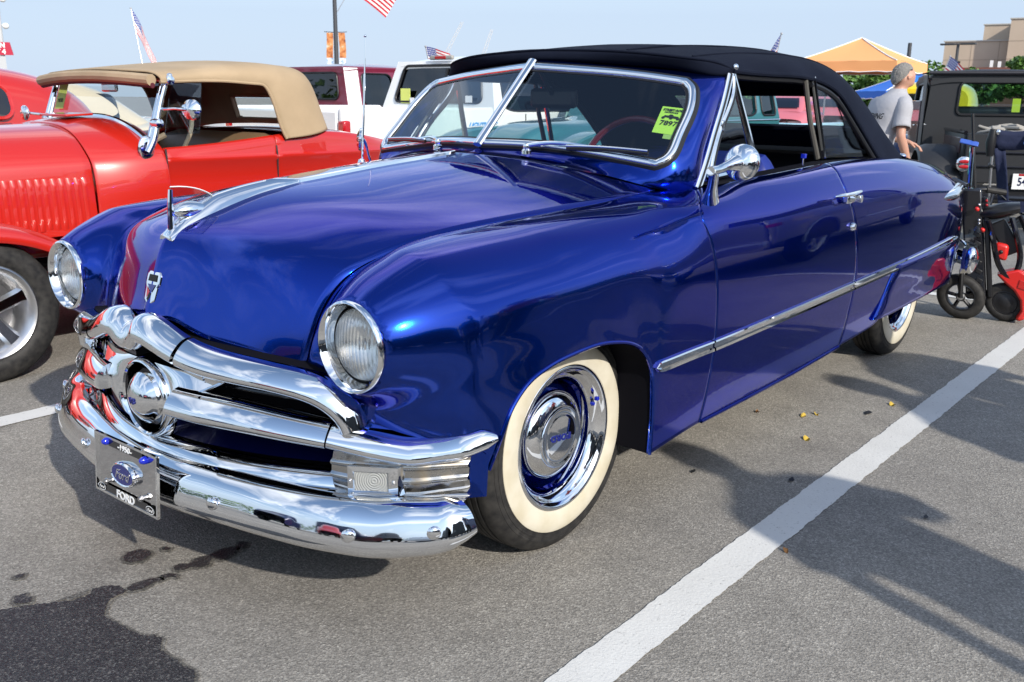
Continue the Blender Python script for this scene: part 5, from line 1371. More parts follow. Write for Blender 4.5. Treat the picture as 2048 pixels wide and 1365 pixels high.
# tan top: header bow, deck, sail with side opening, back curtain with window
T2 = [[(-.60, 0, 1.402), (-.60, .25, 1.398), (-.615, .45, 1.390), (-.635, .575, 1.378), (-.645, .615, 1.354), (-.645, .615, 1.336)],
      [(-.82, 0, 1.428), (-.82, .25, 1.424), (-.825, .45, 1.414), (-.83, .58, 1.398), (-.83, .626, 1.372), (-.83, .628, 1.345)],
      [(-1.06, 0, 1.452), (-1.06, .25, 1.448), (-1.06, .45, 1.438), (-1.06, .585, 1.422), (-1.05, .634, 1.386), (-1.04, .636, 1.346)],
      [(-1.28, 0, 1.464), (-1.28, .25, 1.461), (-1.28, .45, 1.452), (-1.27, .592, 1.430), (-1.24, .642, 1.384), (-1.20, .642, 1.337)],
      [(-1.50, 0, 1.455), (-1.50, .25, 1.451), (-1.49, .45, 1.441), (-1.455, .596, 1.408), (-1.37, .648, 1.352), (-1.275, .646, 1.312)],
      [(-1.66, 0, 1.430), (-1.655, .25, 1.426), (-1.635, .45, 1.412), (-1.575, .608, 1.355), (-1.46, .652, 1.275), (-1.318, .650, 1.222)],
      [(-1.75, 0, 1.28), (-1.745, .25, 1.277), (-1.725, .45, 1.262), (-1.655, .616, 1.205), (-1.52, .658, 1.142), (-1.352, .654, 1.11)],
      [(-1.80, 0, 1.10), (-1.795, .25, 1.098), (-1.775, .45, 1.092), (-1.71, .618, 1.078), (-1.56, .664, 1.052), (-1.386, .660, 1.036)]]
C = np.array([[(x, YR + y, z) for x, y, z in r_] for r_ in T2]); G, _ = surf(C, 70, 40)
Gm = G.copy(); Gm[..., 1] = 2*YR - Gm[..., 1]
TG2 = np.concatenate([Gm[:, :0:-1], G], 1)
mb = MB().grid(TG2)
cc = np.array([np.mean([mb.v[j] for j in f], axis=0) for f in mb.f])
mb.f = [f for f, c in zip(mb.f, cc) if not (c[0] < -1.5 and abs(c[1] - YR) < .34 and 1.13 < c[2] < 1.27)]; mb.m = [0]*len(mb.f)
RT = obj('canvas_top', mb, TAN, ROD, sharp=60, solid=.010)
obj('rear_window', MB().grid([[(-1.745, YR + y, 1.125), (-1.70, YR + y, 1.275)] for y in np.linspace(-.35, .35, 5)]), GLASS, RT, smooth=False, fix=False)
obj('window_binding', MB().tube([(-1.752, YR - .33, 1.128), (-1.752, YR + .33, 1.128), (-1.706, YR + .33, 1.272), (-1.706, YR - .33, 1.272)], .012, 6, closed=True), TAN, RT)
for s in (1, -1):
    e = [(p[0], YR + s*(p[1] - YR), p[2]) for p in G[:, -1]]
    obj('top_binding', MB().tube(e, .009, 8), TAN, RT)
    e = [(p[0], YR + s*(p[1] - YR - .005), p[2] + .004) for p in G[:, 31]]
    obj('top_seam', MB().tube(e[:40], .004, 6), TAN, RT)
    obj('top_knob', MB().ball((-.70, YR + s*.615, 1.368), (.016, .016, .014), 10, 8), CHROME, RT)
hb = [(-.605, YR - .60, 1.345), (-.57, YR - .3, 1.362), (-.562, YR, 1.368), (-.57, YR + .3, 1.362), (-.605, YR + .60, 1.345)]
obj('header_bow', MB().tube(spl(hb, 24), .030, 10), TAN, RT)
obj('bow_trim', MB().tube([(x - .006, y, z - .027) for x, y, z in spl(hb, 24)], .014, 8), mat('dark_maroon_cloth', (.09, .012, .022), .8), RT)
obj('lining', MB().grid([[(x, YR + y, z) for y in np.linspace(-.58, .58, 7)] for x, z in ((-.66, 1.345), (-.9, 1.40), (-1.2, 1.425), (-1.45, 1.39))]), mat('top_lining', (.035, .016, .022), .9), RT)
# cabin
obj('bench_seat', MB().grid([[(x, YR + y, z - .02*(abs(y) > .5)) for x, z in spl([(-.86, 0, .62), (-.9, 0, .70), (-1.18, 0, .70), (-1.26, 0, .86), (-1.34, 0, 1.045), (-1.40, 0, 1.06), (-1.46, 0, 1.0)], 20)[:, [0, 2]]] for y in np.linspace(-.56, .56, 12)]), TAN_LEATHER, ROD)
obj('cabin_trim', MB().grid([[(x, YR + .555, z) for x in (-.6, -1.0, -1.5)] for z in (.45, .75, .99)]), DARK, ROD)
obj('steering_column', MB().tube([(-.62, YR + .34, .98), (-.80, YR + .36, 1.06)], .016, 8), TAN, ROD)
obj('steering_wheel', MB().tube([(-.83 - .075*math.cos(a), YR + .36 + .19*math.sin(a), 1.06 + .16*math.cos(a)) for a in np.linspace(0, 2*math.pi, 31)[:-1]], .012, 8, closed=True), mat('cream_plastic', (.62, .50, .30), .35), ROD)
obj('dashboard', MB().box((-.62, YR, .98), (.06, 1.08, .16)), RED_D, ROD, bevel=.03)
obj('rear_view_mirror', MB().box((-.70, YR, 1.31), (.02, .16, .05)), CHROME, ROD, bevel=.01)

# ------------------------------------------------------------------ red coupe beyond, at the left edge
def round_cab(parent, prof, hw, paint, tuck=.72, nm='cab', n=30):
    """prof: list of (x, z top, half-width factor); a turret-topped steel cab"""
    rows = []
    for x, zt, zb_, k in prof:
        w = hw*k
        rows.append([(x, w*1.0, zb_), (x, w*1.0, zb_ + (zt - zb_)*.35), (x, w*.97, zb_ + (zt - zb_)*.62), (x, w*.88, zb_ + (zt - zb_)*.84), (x, w*.66, zb_ + (zt - zb_)*.965), (x, w*.33, zt - .004), (x, 0, zt)])
    C = np.array(rows); F = np.swapaxes(nspline(chord(np.swapaxes(C, 0, 1)), np.swapaxes(C, 0, 1), np.linspace(0, 1, 26)), 0, 1)
    G = nspline(chord(C), F, np.linspace(0, 1, n)); Gm = G.copy(); Gm[..., 1] *= -1
    return obj(nm, MB().grid(np.concatenate([G, Gm[:, -2::-1]], 1)), paint, parent, sharp=60), G
CP = thing('coupe_car', 'glossy red round-backed coupe with dark side window, beyond the roadster', 'car', (-.30, -5.72, 0), 0)
cb, G = round_cab(CP, [(-1.62, .95, .60, .45), (-1.55, 1.10, .60, .62), (-1.42, 1.25, .60, .76), (-1.20, 1.38, .60, .88), (-.90, 1.455, .60, .95), (-.50, 1.495, .60, .98), (0, 1.50, .60, .99), (.45, 1.46, .60, .97), (.62, 1.30, .6, .96), (.80, 1.08, .6, .95)], .80, RED)
for s in (1, -1):
    i = [(x, z) for x, z in rr(-.74, -.30, 1.10, 1.33, .08)]
    obj('quarter_window', MB().tube([(x, s*(.80 - .16*max(0, (z - 1.02)/.4)**1.6), z) for x, z in i], .014, 6, closed=True), RED_D, cb)
    obj('window_glass', MB().add([(x, s*(.803 - .16*max(0, (z - 1.02)/.4)**1.6), z) for x, z in i], [tuple(range(len(i)))]), GLASS_D, cb, smooth=False, fix=False)
    i = [(x, z) for x, z in rr(-.22, .45, 1.10, 1.36, .09)]
    obj('door_window', MB().add([(x, s*(.803 - .16*max(0, (z - 1.02)/.4)**1.6), z) for x, z in i], [tuple(range(len(i)))]), GLASS_D, cb, smooth=False, fix=False)
    for x in (-1.45, 1.35): simple_wheel(CP, x, s*.74, .34, .20, .62, s, CHROME)
    obj('rear_fender', shell([(-2.0, .16, .30, .42, .45, .05), (-1.8, .20, .32, .66, .70, .08), (-1.45, .21, .34, .76, .80, .09), (-1.1, .19, .33, .62, .66, .08), (-.9, .14, .30, .40, .42, .05)]).moved(Matrix.Translation((0, s*.76, 0))), RED, CP)
obj('body_lower', shell([(-1.9, .55, .36, .70, .80, .1), (-1.6, .74, .34, .92, .98, .1), (-.8, .80, .32, .98, 1.0, .08), (.6, .80, .32, .98, 1.02, .08), (.85, .72, .34, .98, 1.06, .08), (1.9, .42, .40, .88, .98, .12), (2.0, .40, .42, .7, .8, .1)]), RED, CP)

# ------------------------------------------------------------------ white pickup with blue script
WP, wb_, wc = modern_pickup('white_pickup', 'white pickup truck with dark rear window, red roof brake lamp and blue bedside script', None, (-3.88, -5.62, 0), math.pi, WHITE, 1.70, 1.175)
lg = text('bedside_lettering', 'LIGHTNING', mat('script_blue', (.05, .28, .62), .5), wb_[1], Matrix.Identity(4), .085, .002, shear=.55, bold=.003)
lg.parent = wb_[1]; lg.matrix_parent_inverse = Matrix.Identity(4); lg.matrix_basis = frame_m((1.95, -.934, .98), (1, 0, 0), (0, 0, 1))
obj('script_underline', MB().tube([(1.72, -.934, .925), (2.0, -.934, .915), (2.18, -.934, .925)], .004, 6), mat('script_orange', (.75, .25, .08), .5), wb_[1])
bl = obj('brake_lamp', MB().box((2.30, 0, 1.715), (.05, .36, .05)), mat('grey_plastic', (.30, .29, .27), .5), wc, bevel=.015)
obj('brake_lens', MB().box((2.278, 0, 1.715), (.02, .17, .034)), RED_LENS, bl, bevel=.006)
obj('window_divider', MB().box((2.245, -.10, 1.40), (.02, .03, .40), (0, .22, 0)), BLACK, wc)
obj('window_sticker', MB().box((2.195, .50, 1.285), (.004, .16, .17)), mat('yellow_sticker', (.72, .78, .18), .6), wc, smooth=False)
obj('window_sticker', MB().box((2.185, .38, 1.235), (.004, .07, .06)), WHITE_INK, wc, smooth=False)
obj('window_sticker', MB().box((2.185, -.52, 1.255), (.004, .10, .075)), WHITE_INK, wc, smooth=False)
obj('door_seam', MB().tube([(2.72, -.915, .5), (2.72, -.915, 1.1)], .006, 6), SEAL, wc)
obj('door_handle', MB().box((2.84, -.922, 1.0), (.16, .03, .035)), BLACK, wc, bevel=.008)

# ------------------------------------------------------------------ old maroon truck
MP = thing('crew_cab_truck', 'old maroon and white crew cab truck behind the tan-topped roadster', 'pickup truck', (-7.86, -10.1, 0), math.pi)
mc = cab(MP, 0, 2.35, .86, .76, .5, 1.10, 1.74, MAROON, GLASS_D, .30, .02, (.80, .33), ((.16, .46), (.54, .90)), r=.09, roof_bulge=.05)
for s in (1, -1): obj('white_pillar', MB().grid([[(.02, s*(.866 - .10*(z - 1.1)/.64), z), (.30, s*(.868 - .10*(z - 1.1)/.64), z)] for z in (1.08, 1.2, 1.45, 1.70)]), WHITE, mc)
bed(MP, -2.1, -.05, .84, .55, 1.10, WHITE)
obj('hood', shell([(2.3, .84, .55, 1.08, 1.14, .1), (3.0, .82, .55, 1.04, 1.10, .1), (3.6, .78, .55, .95, 1.02, .1)]), MAROON, MP)
for x in (-1.0, 2.9):
    for s in (1, -1): simple_wheel(MP, x, s*.74, .37, .22, .6, s, STEEL)

# ------------------------------------------------------------------ teal truck seen through the convertible's cabin
TP = thing('teal_truck', 'teal 1950s pickup truck with chrome belt trim, seen through the convertible cabin', 'pickup truck', (-8.72, -3.5, 0), 0)
tcab = cab(TP, 0, 1.75, .90, .76, .5, 1.08, 1.66, TEAL, GLASS_G, .30, .06, (.75, .33), ((.05, .26), (.34, .92)), r=.11, roof_bulge=.08)
for s in (1, -1):
    obj('belt_trim', MB().tube([(.0, s*.905, 1.06), (1.75, s*.905, 1.06), (2.6, s*.80, 1.03)], .010, 8), CHROME, tcab)
obj('hood', shell([(1.70, .86, .55, 1.04, 1.12, .16), (2.3, .80, .55, 1.02, 1.12, .2), (3.2, .68, .55, .94, 1.06, .2), (3.9, .56, .55, .82, .94, .2), (4.12, .44, .58, .66, .74, .12)]), TEAL, TP)
for s in (1, -1):
    obj('front_fender', shell([(1.9, .13, .4, .78, .84, .08), (2.5, .20, .42, .90, .98, .12), (3.2, .23, .42, .92, 1.0, .14), (3.9, .21, .42, .84, .92, .13), (4.3, .12, .5, .64, .70, .08)]).moved(Matrix.Translation((0, s*.74, 0))), TEAL, TP)
    for x in (-1.2, 3.1): simple_wheel(TP, x, s*.76, .36, .22, .6, s, CHROME)
bed(TP, -2.2, -.06, .84, .5, 1.0, AQUA)

# ------------------------------------------------------------------ faded red sedans further back
for k, (nm, lab, loc, rz) in enumerate((('red_sedan', 'faded red sedan behind the teal truck, seen through the side window', (-24.0, -9.35, 0), R(196)),
                                        ('red_sedan', 'pinkish red sedan furthest right, seen through the open side window', (-30.5, -11.2, 0), R(215)))):
    t = thing(nm, lab, 'car', loc, rz)
    obj('body', shell([(-2.2, .75, .35, .78, .82, .1), (-1.9, .85, .3, .95, 1.0, .1), (-.8, .88, .3, .98, 1.02, .08), (1.0, .88, .3, .96, 1.0, .08), (1.9, .84, .3, .86, .92, .1), (2.3, .7, .35, .6, .66, .1)]), PINKRED, t)
    c_, G = round_cab(t, [(-1.9, 1.0, .9, .80), (-1.3, 1.30, .9, .86), (-.7, 1.46, .9, .88), (0, 1.48, .9, .88), (.5, 1.38, .9, .86), (1.1, 1.02, .9, .84)], .86, PINKRED)
    obj('rear_glass', MB().grid([[(x, y, z) for y in np.linspace(-.56*k_, .56*k_, 5)] for x, z, k_ in ((-1.80, 1.10, 1.05), (-1.55, 1.22, 1.0), (-1.28, 1.345, .92))]), GLASS_D, c_)
    for s in (1, -1):
        for a, b in ((-1.15, -.40), (-.32, .42)):
            i = rr(a, b, 1.05, 1.36, .09)
            obj('side_window', MB().add([(x, s*(.764 - .14*max(0, (z - 1.0)/.45)**1.5), z) for x, z in i], [tuple(range(len(i)))]), GLASS_D, c_, smooth=False, fix=False)
        for x in (-1.4, 1.4): simple_wheel(t, x, s*.74, .33, .2, .6, s, STEEL)

# ------------------------------------------------------------------ black 1930s pickup, seen from behind
BT = thing('black_pickup', 'matte black 1930s pickup truck seen from behind with round red tail lamp', 'pickup truck', (-10.05, -.60, 0), math.pi + R(24))
bc = cab(BT, 0, 1.35, .74, .70, .42, 1.02, 1.60, MATTE_BLACK, GLASS_G, .06, .0, (.56, .33), ((.16, .84),), r=.06, roof_bulge=.03)
ROOFV = mat('black_vinyl_roof', (.017, .018, .026), .6); bump(ROOFV, noise_n(ROOFV, geo_pos(ROOFV), 60, 4), .5, .004)
obj('roof_cover', MB().grid([[(x, .74*u, 1.605 + .045*(1 - u*u)*math.sin(math.pi*min(1, max(0, (x + .06)/1.5)))**.4 + .006) for u in np.linspace(-1, 1, 11)] for x in np.linspace(-.04, 1.36, 9)]), ROOFV, bc)
obj('roof_edge', MB().tube([(-.03, -.745, 1.60), (-.03, .745, 1.60)], .022, 8), ROOFV, bc)
for s in (1, -1):
    obj('door', MB().box((.80, s*.752, .86), (.86, .02, .86)), OXBLOOD, bc, bevel=.008)
    obj('door_handle', MB().tube([(.48, s*.78, 1.00), (.60, s*.785, 1.0)], .008, 8), CHROME, bc)
    obj('corner_panel', MB().box((.16, s*.748, 1.05), (.28, .012, 1.06)), MATTE_BLACK, bc, bevel=.004)
    rows = []
    for a in np.linspace(R(-8), R(178), 26):
        cx_, cz_ = -.95, .36
        x, z = cx_ - .50*math.cos(a), cz_ + .47*math.sin(a)
        rows.append([(x, s*.50, z - .02), (x, s*.62, z + .012), (x, s*.82, z + .008), (x, s*.90, z - .02), (x, s*.915, z - .06)])
    obj('rear_fender', MB().grid(rows), MATTE_BLACK, BT)
    simple_wheel(BT, -.95, s*.74, .37, .2, .6, s, mat('oxblood_rim', (.10, .03, .03), .4))
    rows = []
    for a in np.linspace(R(0), R(170), 22):
        x, z = 2.25 + .62*math.cos(a), .33 + .50*math.sin(a)
        rows.append([(x, s*.45, z - .02), (x, s*.60, z + .012), (x, s*.78, z + .008), (x, s*.86, z - .03)])
    obj('front_fender', MB().grid(rows), NAVY, BT)
    simple_wheel(BT, 2.25, s*.70, .36, .18, .6, s, OXBLOOD)
    obj('headlight', MB().ball((2.35, s*.52, .86), (.13, .12, .12), 20, 14), BLACKG, BT)
    obj('headlight_stalk', MB().tube([(2.3, s*.5, .74), (2.2, s*.48, .62), (2.0, s*.4, .6)], .02, 8), BLACK, BT)
    o = obj('bed_side', MB().box((-.78, s*.50, .76), (1.30, .05, .42)), MATTE_BLACK, BT, bevel=.012)
    obj('bed_rail', MB().tube([(-1.43, s*.515, .975), (-.12, s*.515, .975)], .022, 8), BLACKG, o)
    obj('rail_panel', MB().box((-.75, s*.53, .84), (1.1, .012, .16)), OXBLOOD, o, bevel=.004)
tg = obj('tailgate', MB().box((-1.44, 0, .72), (.04, 1.0, .50)), MATTE_BLACK, BT, bevel=.01)
for z in (.78, .64): obj('tailgate_rib', MB().box((-1.468, 0, z), (.02, .90, .02)), BLACKG, tg, bevel=.006)
lpz = obj('license_plate', MB().box((-1.478, -.12, .50), (.008, .305, .155)), WHITE_INK, tg, smooth=False)
lt = text('plate_lettering', '54057', NAVY, lpz, Matrix.Identity(4), .115, .001, bold=.002, sx=.72); lt.parent = lpz; lt.matrix_parent_inverse = Matrix.Identity(4); lt.matrix_basis = frame_m((-1.484, -.12, .495), (0, -1, 0), (0, 0, 1)) @ Matrix.Diagonal((.74, 1, 1, 1))
obj('plate_band', MB().box((-1.4835, -.12, .567), (.002, .20, .02)), RED_LENS, lpz, smooth=False)
for s in (1, -1):
    tl = obj('tail_lamp', MB().lathe([(.0005, -.018), (.055, -.014), (.075, -.002), (.078, .01), (.06, .03)], (-1.47, s*.50, .66), 'x', 28), CHROME, BT)
    for dz in (.026, -.026):
        obj('lamp_lens', MB().ball((-1.487, s*.50, .66 + dz), (.012, .056, .020), 16, 8), RED_LENS, tl)
    obj('lamp_bracket', MB().box((-1.40, s*.54, .63), (.10, .10, .03)), BLACK, tl)
obj('rear_pan', MB().box((-1.42, 0, .36), (.06, 1.0, .18)), BLACK, BT, bevel=.01)
obj('rear_bumper', MB().tube([(-1.55, -.62, .34), (-1.57, 0, .34), (-1.55, .62, .34)], .035, 10), BLACKG, BT)
hs_ = obj('hood', shell([(1.3, .52, .55, 1.0, 1.06, .1), (2.0, .42, .5, .95, 1.02, .1), (2.7, .30, .5, .90, .96, .1)]), MATTE_BLACK, BT)
obj('window_card', MB().box((.04, -.22, 1.245), (.004, .085, .15)), mat('yellow_card', (.75, .72, .05), .6), bc, smooth=False)
m_ = MB()
for k in range(26):
    m_.box((-1.2 + random.uniform(-.1, .9), random.uniform(-.45, .2), .98 + random.uniform(-.02, .03)), (random.uniform(.1, .3), random.uniform(.08, .2), .03), (random.uniform(-.3, .3), random.uniform(-.3, .3), random.uniform(0, 3)))
tag(obj('folded_tarp', m_, mat('grey_canvas', (.32, .30, .27), .9), None, bevel=.01), 'crumpled grey canvas lying in the black pickup bed', 'tarp')
bpy.data.objects['folded_tarp'].matrix_world = Matrix.Translation((-10.05, -.60, 0)) @ Matrix.Rotation(math.pi + R(24), 4, 'Z')

# ------------------------------------------------------------------ yellow cab and white-grilled truck behind the man
YP = thing('yellow_truck', 'bright yellow 1940s truck with small rear window and black tyres', 'pickup truck', (-16.6, -3.36, 0), math.pi + R(8))
yb, G = round_cab(YP, [(-.02, 1.36, .70, .78), (.06, 1.50, .70, .90), (.25, 1.60, .70, .97), (.7, 1.64, .70, 1.0), (1.1, 1.58, .70, .97), (1.4, 1.25, .7, .95)], .82, YELLOW)
i = rr(-.36, .36, 1.18, 1.40, .07)
obj('rear_glass', MB().add([(-.035, y, z) for y, z in i], [tuple(range(len(i)))]), GLASS_D, yb, smooth=False, fix=False)
obj('rear_wall', MB().add([(-.02, y, z) for y, z in rr(-.72, .72, .70, 1.50, .2)], [tuple(range(24))]), YELLOW, yb, smooth=False)
obj('glass_seal', MB().tube([(-.035, y, z) for y, z in i], .022, 6, closed=True), SEAL, yb)
for s in (1, -1):
    obj('rear_fender', shell([(-1.6, .15, .3, .5, .54, .06), (-1.2, .20, .35, .78, .84, .1), (-.7, .20, .35, .80, .86, .1), (-.3, .14, .3, .5, .54, .06)]).moved(Matrix.Translation((0, s*.85, 0))), YELLOW, YP)
    simple_wheel(YP, -.95, s*.80, .38, .22, .6, s, YELLOW)
    simple_wheel(YP, 2.2, s*.80, .36, .2, .6, s, YELLOW)
obj('bed_box', MB().box((-.95, 0, .80), (1.7, 1.3, .42)), YELLOW, YP, bevel=.03)
obj('hood', shell([(1.3, .6, .6, 1.1, 1.2, .1), (2.6, .4, .6, .9, 1.05, .12)]), YELLOW, YP)
WG = thing('square_grille_truck', 'truck with white square grille and blue hood behind the black headlight', 'truck', (-13.6, -2.55, 0), R(-14))
obj('hood', shell([(-1.6, .62, .7, 1.0, 1.05, .1), (-.1, .60, .7, .98, 1.03, .08), (.0, .58, .7, .94, .98, .06)]), mat('blue_hood', (.02, .07, .42), .3, coat=1), WG)
g_ = obj('grille', MB().box((.03, 0, .78), (.06, 1.16, .34)), WHITE, WG, bevel=.03)
obj('grille_opening', MB().box((.062, 0, .78), (.01, .98, .22)), STEEL, g_, smooth=False)
for s in (1, -1):
    obj('headlight', MB().lathe([(.0005, .02), (.08, .016), (.095, 0)], (.07, s*.38, .78), 'x', 20), LENS2, g_)
    simple_wheel(WG, -.6, s*.70, .38, .24, .6, s, STEEL)
obj('front_bumper', MB().box((.16, 0, .52), (.14, 1.5, .14)), CHROME, WG, bevel=.03)

# ------------------------------------------------------------------ vehicles out of frame that the paint and chrome reflect
SPK, sb_, sc_ = modern_pickup('silver_pickup', 'silver pickup truck mirrored in the side of the convertible', None, (-4.6, 3.6, 0), math.pi, SILVER, 1.85, 1.25)
def far_car(x, y, rz, paint, lab):
    t = thing('parked_car', lab, 'car', (x, y, 0), rz)
    obj('body', shell([(-2.2, .75, .35, .80, .86, .1), (-1.9, .85, .3, .98, 1.02, .1), (0, .88, .3, .98, 1.02, .08), (1.9, .84, .3, .90, .98, .1), (2.3, .7, .35, .6, .66, .1)], 16), paint, t)
    c_, G = round_cab(t, [(-1.9, 1.0, .9, .80), (-1.3, 1.40, .9, .86), (-.5, 1.58, .9, .88), (.4, 1.52, .9, .87), (1.1, 1.02, .9, .84)], .86, paint, n=14)
    for s in (1, -1):
        i = rr(-1.2, .6, 1.05, 1.42, .1)
        obj('side_window', MB().add([(x_, s*(.764 - .14*max(0, (z - 1.0)/.5)**1.5), z) for x_, z in i], [tuple(range(len(i)))]), GLASS_D, c_, smooth=False, fix=False)
        for xx in (-1.4, 1.4): simple_wheel(t, xx, s*.74, .33, .2, .6, s, STEEL, n=20)
    return t
far_car(11.5, -3.0, R(5), NAVY, 'dark blue sedan across the aisle, mirrored in the bumper')
far_car(12.0, .4, R(-4), RED_D, 'dark red sedan across the aisle, mirrored in the bumper')
far_car(11.6, 3.6, R(3), MATTE_BLACK, 'black sedan across the aisle, mirrored in the bumper')
far_car(12.4, 7.2, R(3), WHITE, 'white sedan across the aisle, mirrored in the bumper')
far_car(-1.5, 9.3, R(0), MATTE_BLACK, 'black sedan two stalls over, mirrored in the door')
far_car(-9.5, 9.6, R(0), TEAL, 'teal sedan in the next row, mirrored in the door')
far_car(4.6, 9.5, R(0), RED_D, 'red sedan two stalls over, mirrored in the fender')

def tall_van(x, y, rz, paint, lab, h=2.15, L_=5.2):
    t = thing('parked_van', lab, 'van', (x, y, 0), rz)
    a = L_/2
    obj('body', shell([(-a, .90, .40, h - .12, h - .06, .15), (-a + .1, .96, .38, h - .04, h, .15), (0, .98, .38, h, h + .03, .14), (a - 1.5, .97, .38, h - .02, h, .14), (a - .9, .96, .38, 1.30, 1.36, .12), (a - .1, .92, .38, 1.02, 1.08, .12), (a, .86, .42, .8, .84, .1)], 18), paint, t)
    for s in (1, -1):
        for p, q in ((-a + .3, -a + 1.7), (-a + 1.85, -a + 2.9), (-a + 3.05, a - 1.35)):
            obj('side_window', MB().add([(u, s*.982, v) for u, v in rr(p, q, 1.25, h - .28, .08)], [tuple(range(24))]), GLASS_D, t, smooth=False, fix=False)
        for xx in (-a + 1.0, a - .95): simple_wheel(t, xx, s*.86, .36, .22, .62, s, STEEL, n=20)
    return t
tall_van(2.6, 7.4, R(0), MATTE_BLACK, 'tall black van, mirrored in the front fender')
tall_van(-3.4, 7.6, R(180), NAVY, 'tall navy van, mirrored in the door', 2.25)
tall_van(8.8, 8.2, R(10), MATTE_BLACK, 'tall black van furthest forward, mirrored by the headlight', 2.3)
tall_van(14.8, 1.6, R(85), NAVY, 'navy van across the aisle, mirrored in the hood', 2.3)

t = far_car(-2.9, -8.75, R(180), mat('cream_paint', (.62, .52, .38), .35, coat=.8), 'low cream car seen through the windshield of the red roadster'); t.scale = (1, 1, .90)
# ------------------------------------------------------------------ people
SKIN = mat('skin', (.50, .27, .19), .5); SKIN_ = BS(SKIN); SKIN_.inputs['Subsurface Weight'].default_value = .08
GREY_T = mat('grey_jersey', (.36, .36, .385), .9); bump(GREY_T, noise_n(GREY_T, obj_co(GREY_T), 9, 4, .6), .5, .02)
BLACK_TR = mat('black_trousers', (.014, .013, .013), .85); bump(BLACK_TR, noise_n(BLACK_TR, obj_co(BLACK_TR), 10, 4, .6), .5, .02)
HAIR = mat('grey_hair', (.23, .22, .205), .8); bump(HAIR, noise_n(HAIR, obj_co(HAIR), 90, 5, .7), .9, .01)
def skin_mesh(name, chains, m, parent, sub=2):
    """chains: lists of (point, radius); points shared by position join up"""
    V = []; Rr = []; E_ = []; idx = {}
    def vid(p, r):
        k = tuple(round(c, 4) for c in p)
        if k not in idx: idx[k] = len(V); V.append(k); Rr.append(r)
        return idx[k]
    for ch in chains:
        ids = [vid(p, r) for p, r in ch]
        E_ += [(a, b) for a, b in zip(ids, ids[1:])]
    me = bpy.data.meshes.new(name); me.from_pydata(V, E_, []); me.materials.append(m)
    o = bpy.data.objects.new(name, me); COL.objects.link(o)
    if parent is not None: o.parent = parent
    sk = o.modifiers.new('skin', 'SKIN'); sk.use_smooth_shade = True
    for i, (sv, r) in enumerate(zip(me.skin_vertices[0].data, Rr)):
        sv.radius = r if isinstance(r, tuple) else (r, r); sv.use_root = (i == 0)
    s = o.modifiers.new('sub', 'SUBSURF'); s.levels = sub; s.render_levels = sub
    return o
def hand(root, d, palm_n, L_=.10):
    """five finger chains from a wrist point; d = pointing direction, palm_n = palm normal"""
    d = Vector(d).normalized(); pn = Vector(palm_n); pn = (pn - d*pn.dot(d)).normalized(); sd = d.cross(pn)
    w = Vector(root); out = []
    knk = w + d*.085
    out.append([(tuple(w), .026), (tuple(w + d*.04), (.036, .02)), (tuple(knk), (.036, .016))])
    for k, (o_, l) in enumerate(((-.030, .072), (-.010, .085), (.010, .078), (.029, .062))):
        a = knk + sd*o_; b = a + d*l*.5 + pn*.012; c = b + d*l*.38 + pn*.030
        out.append([(tuple(knk), (.036, .016)), (tuple(a), .0095), (tuple(b), .0088), (tuple(c), .0075)])
    t0 = w + d*.03 - sd*.030; t1 = t0 + d*.032 - sd*.022 + pn*.012; t2 = t1 + d*.030 + pn*.012
    out.append([(tuple(w + d*.04), (.036, .02)), (tuple(t0), .013), (tuple(t1), .011), (tuple(t2), .009)])
    return out
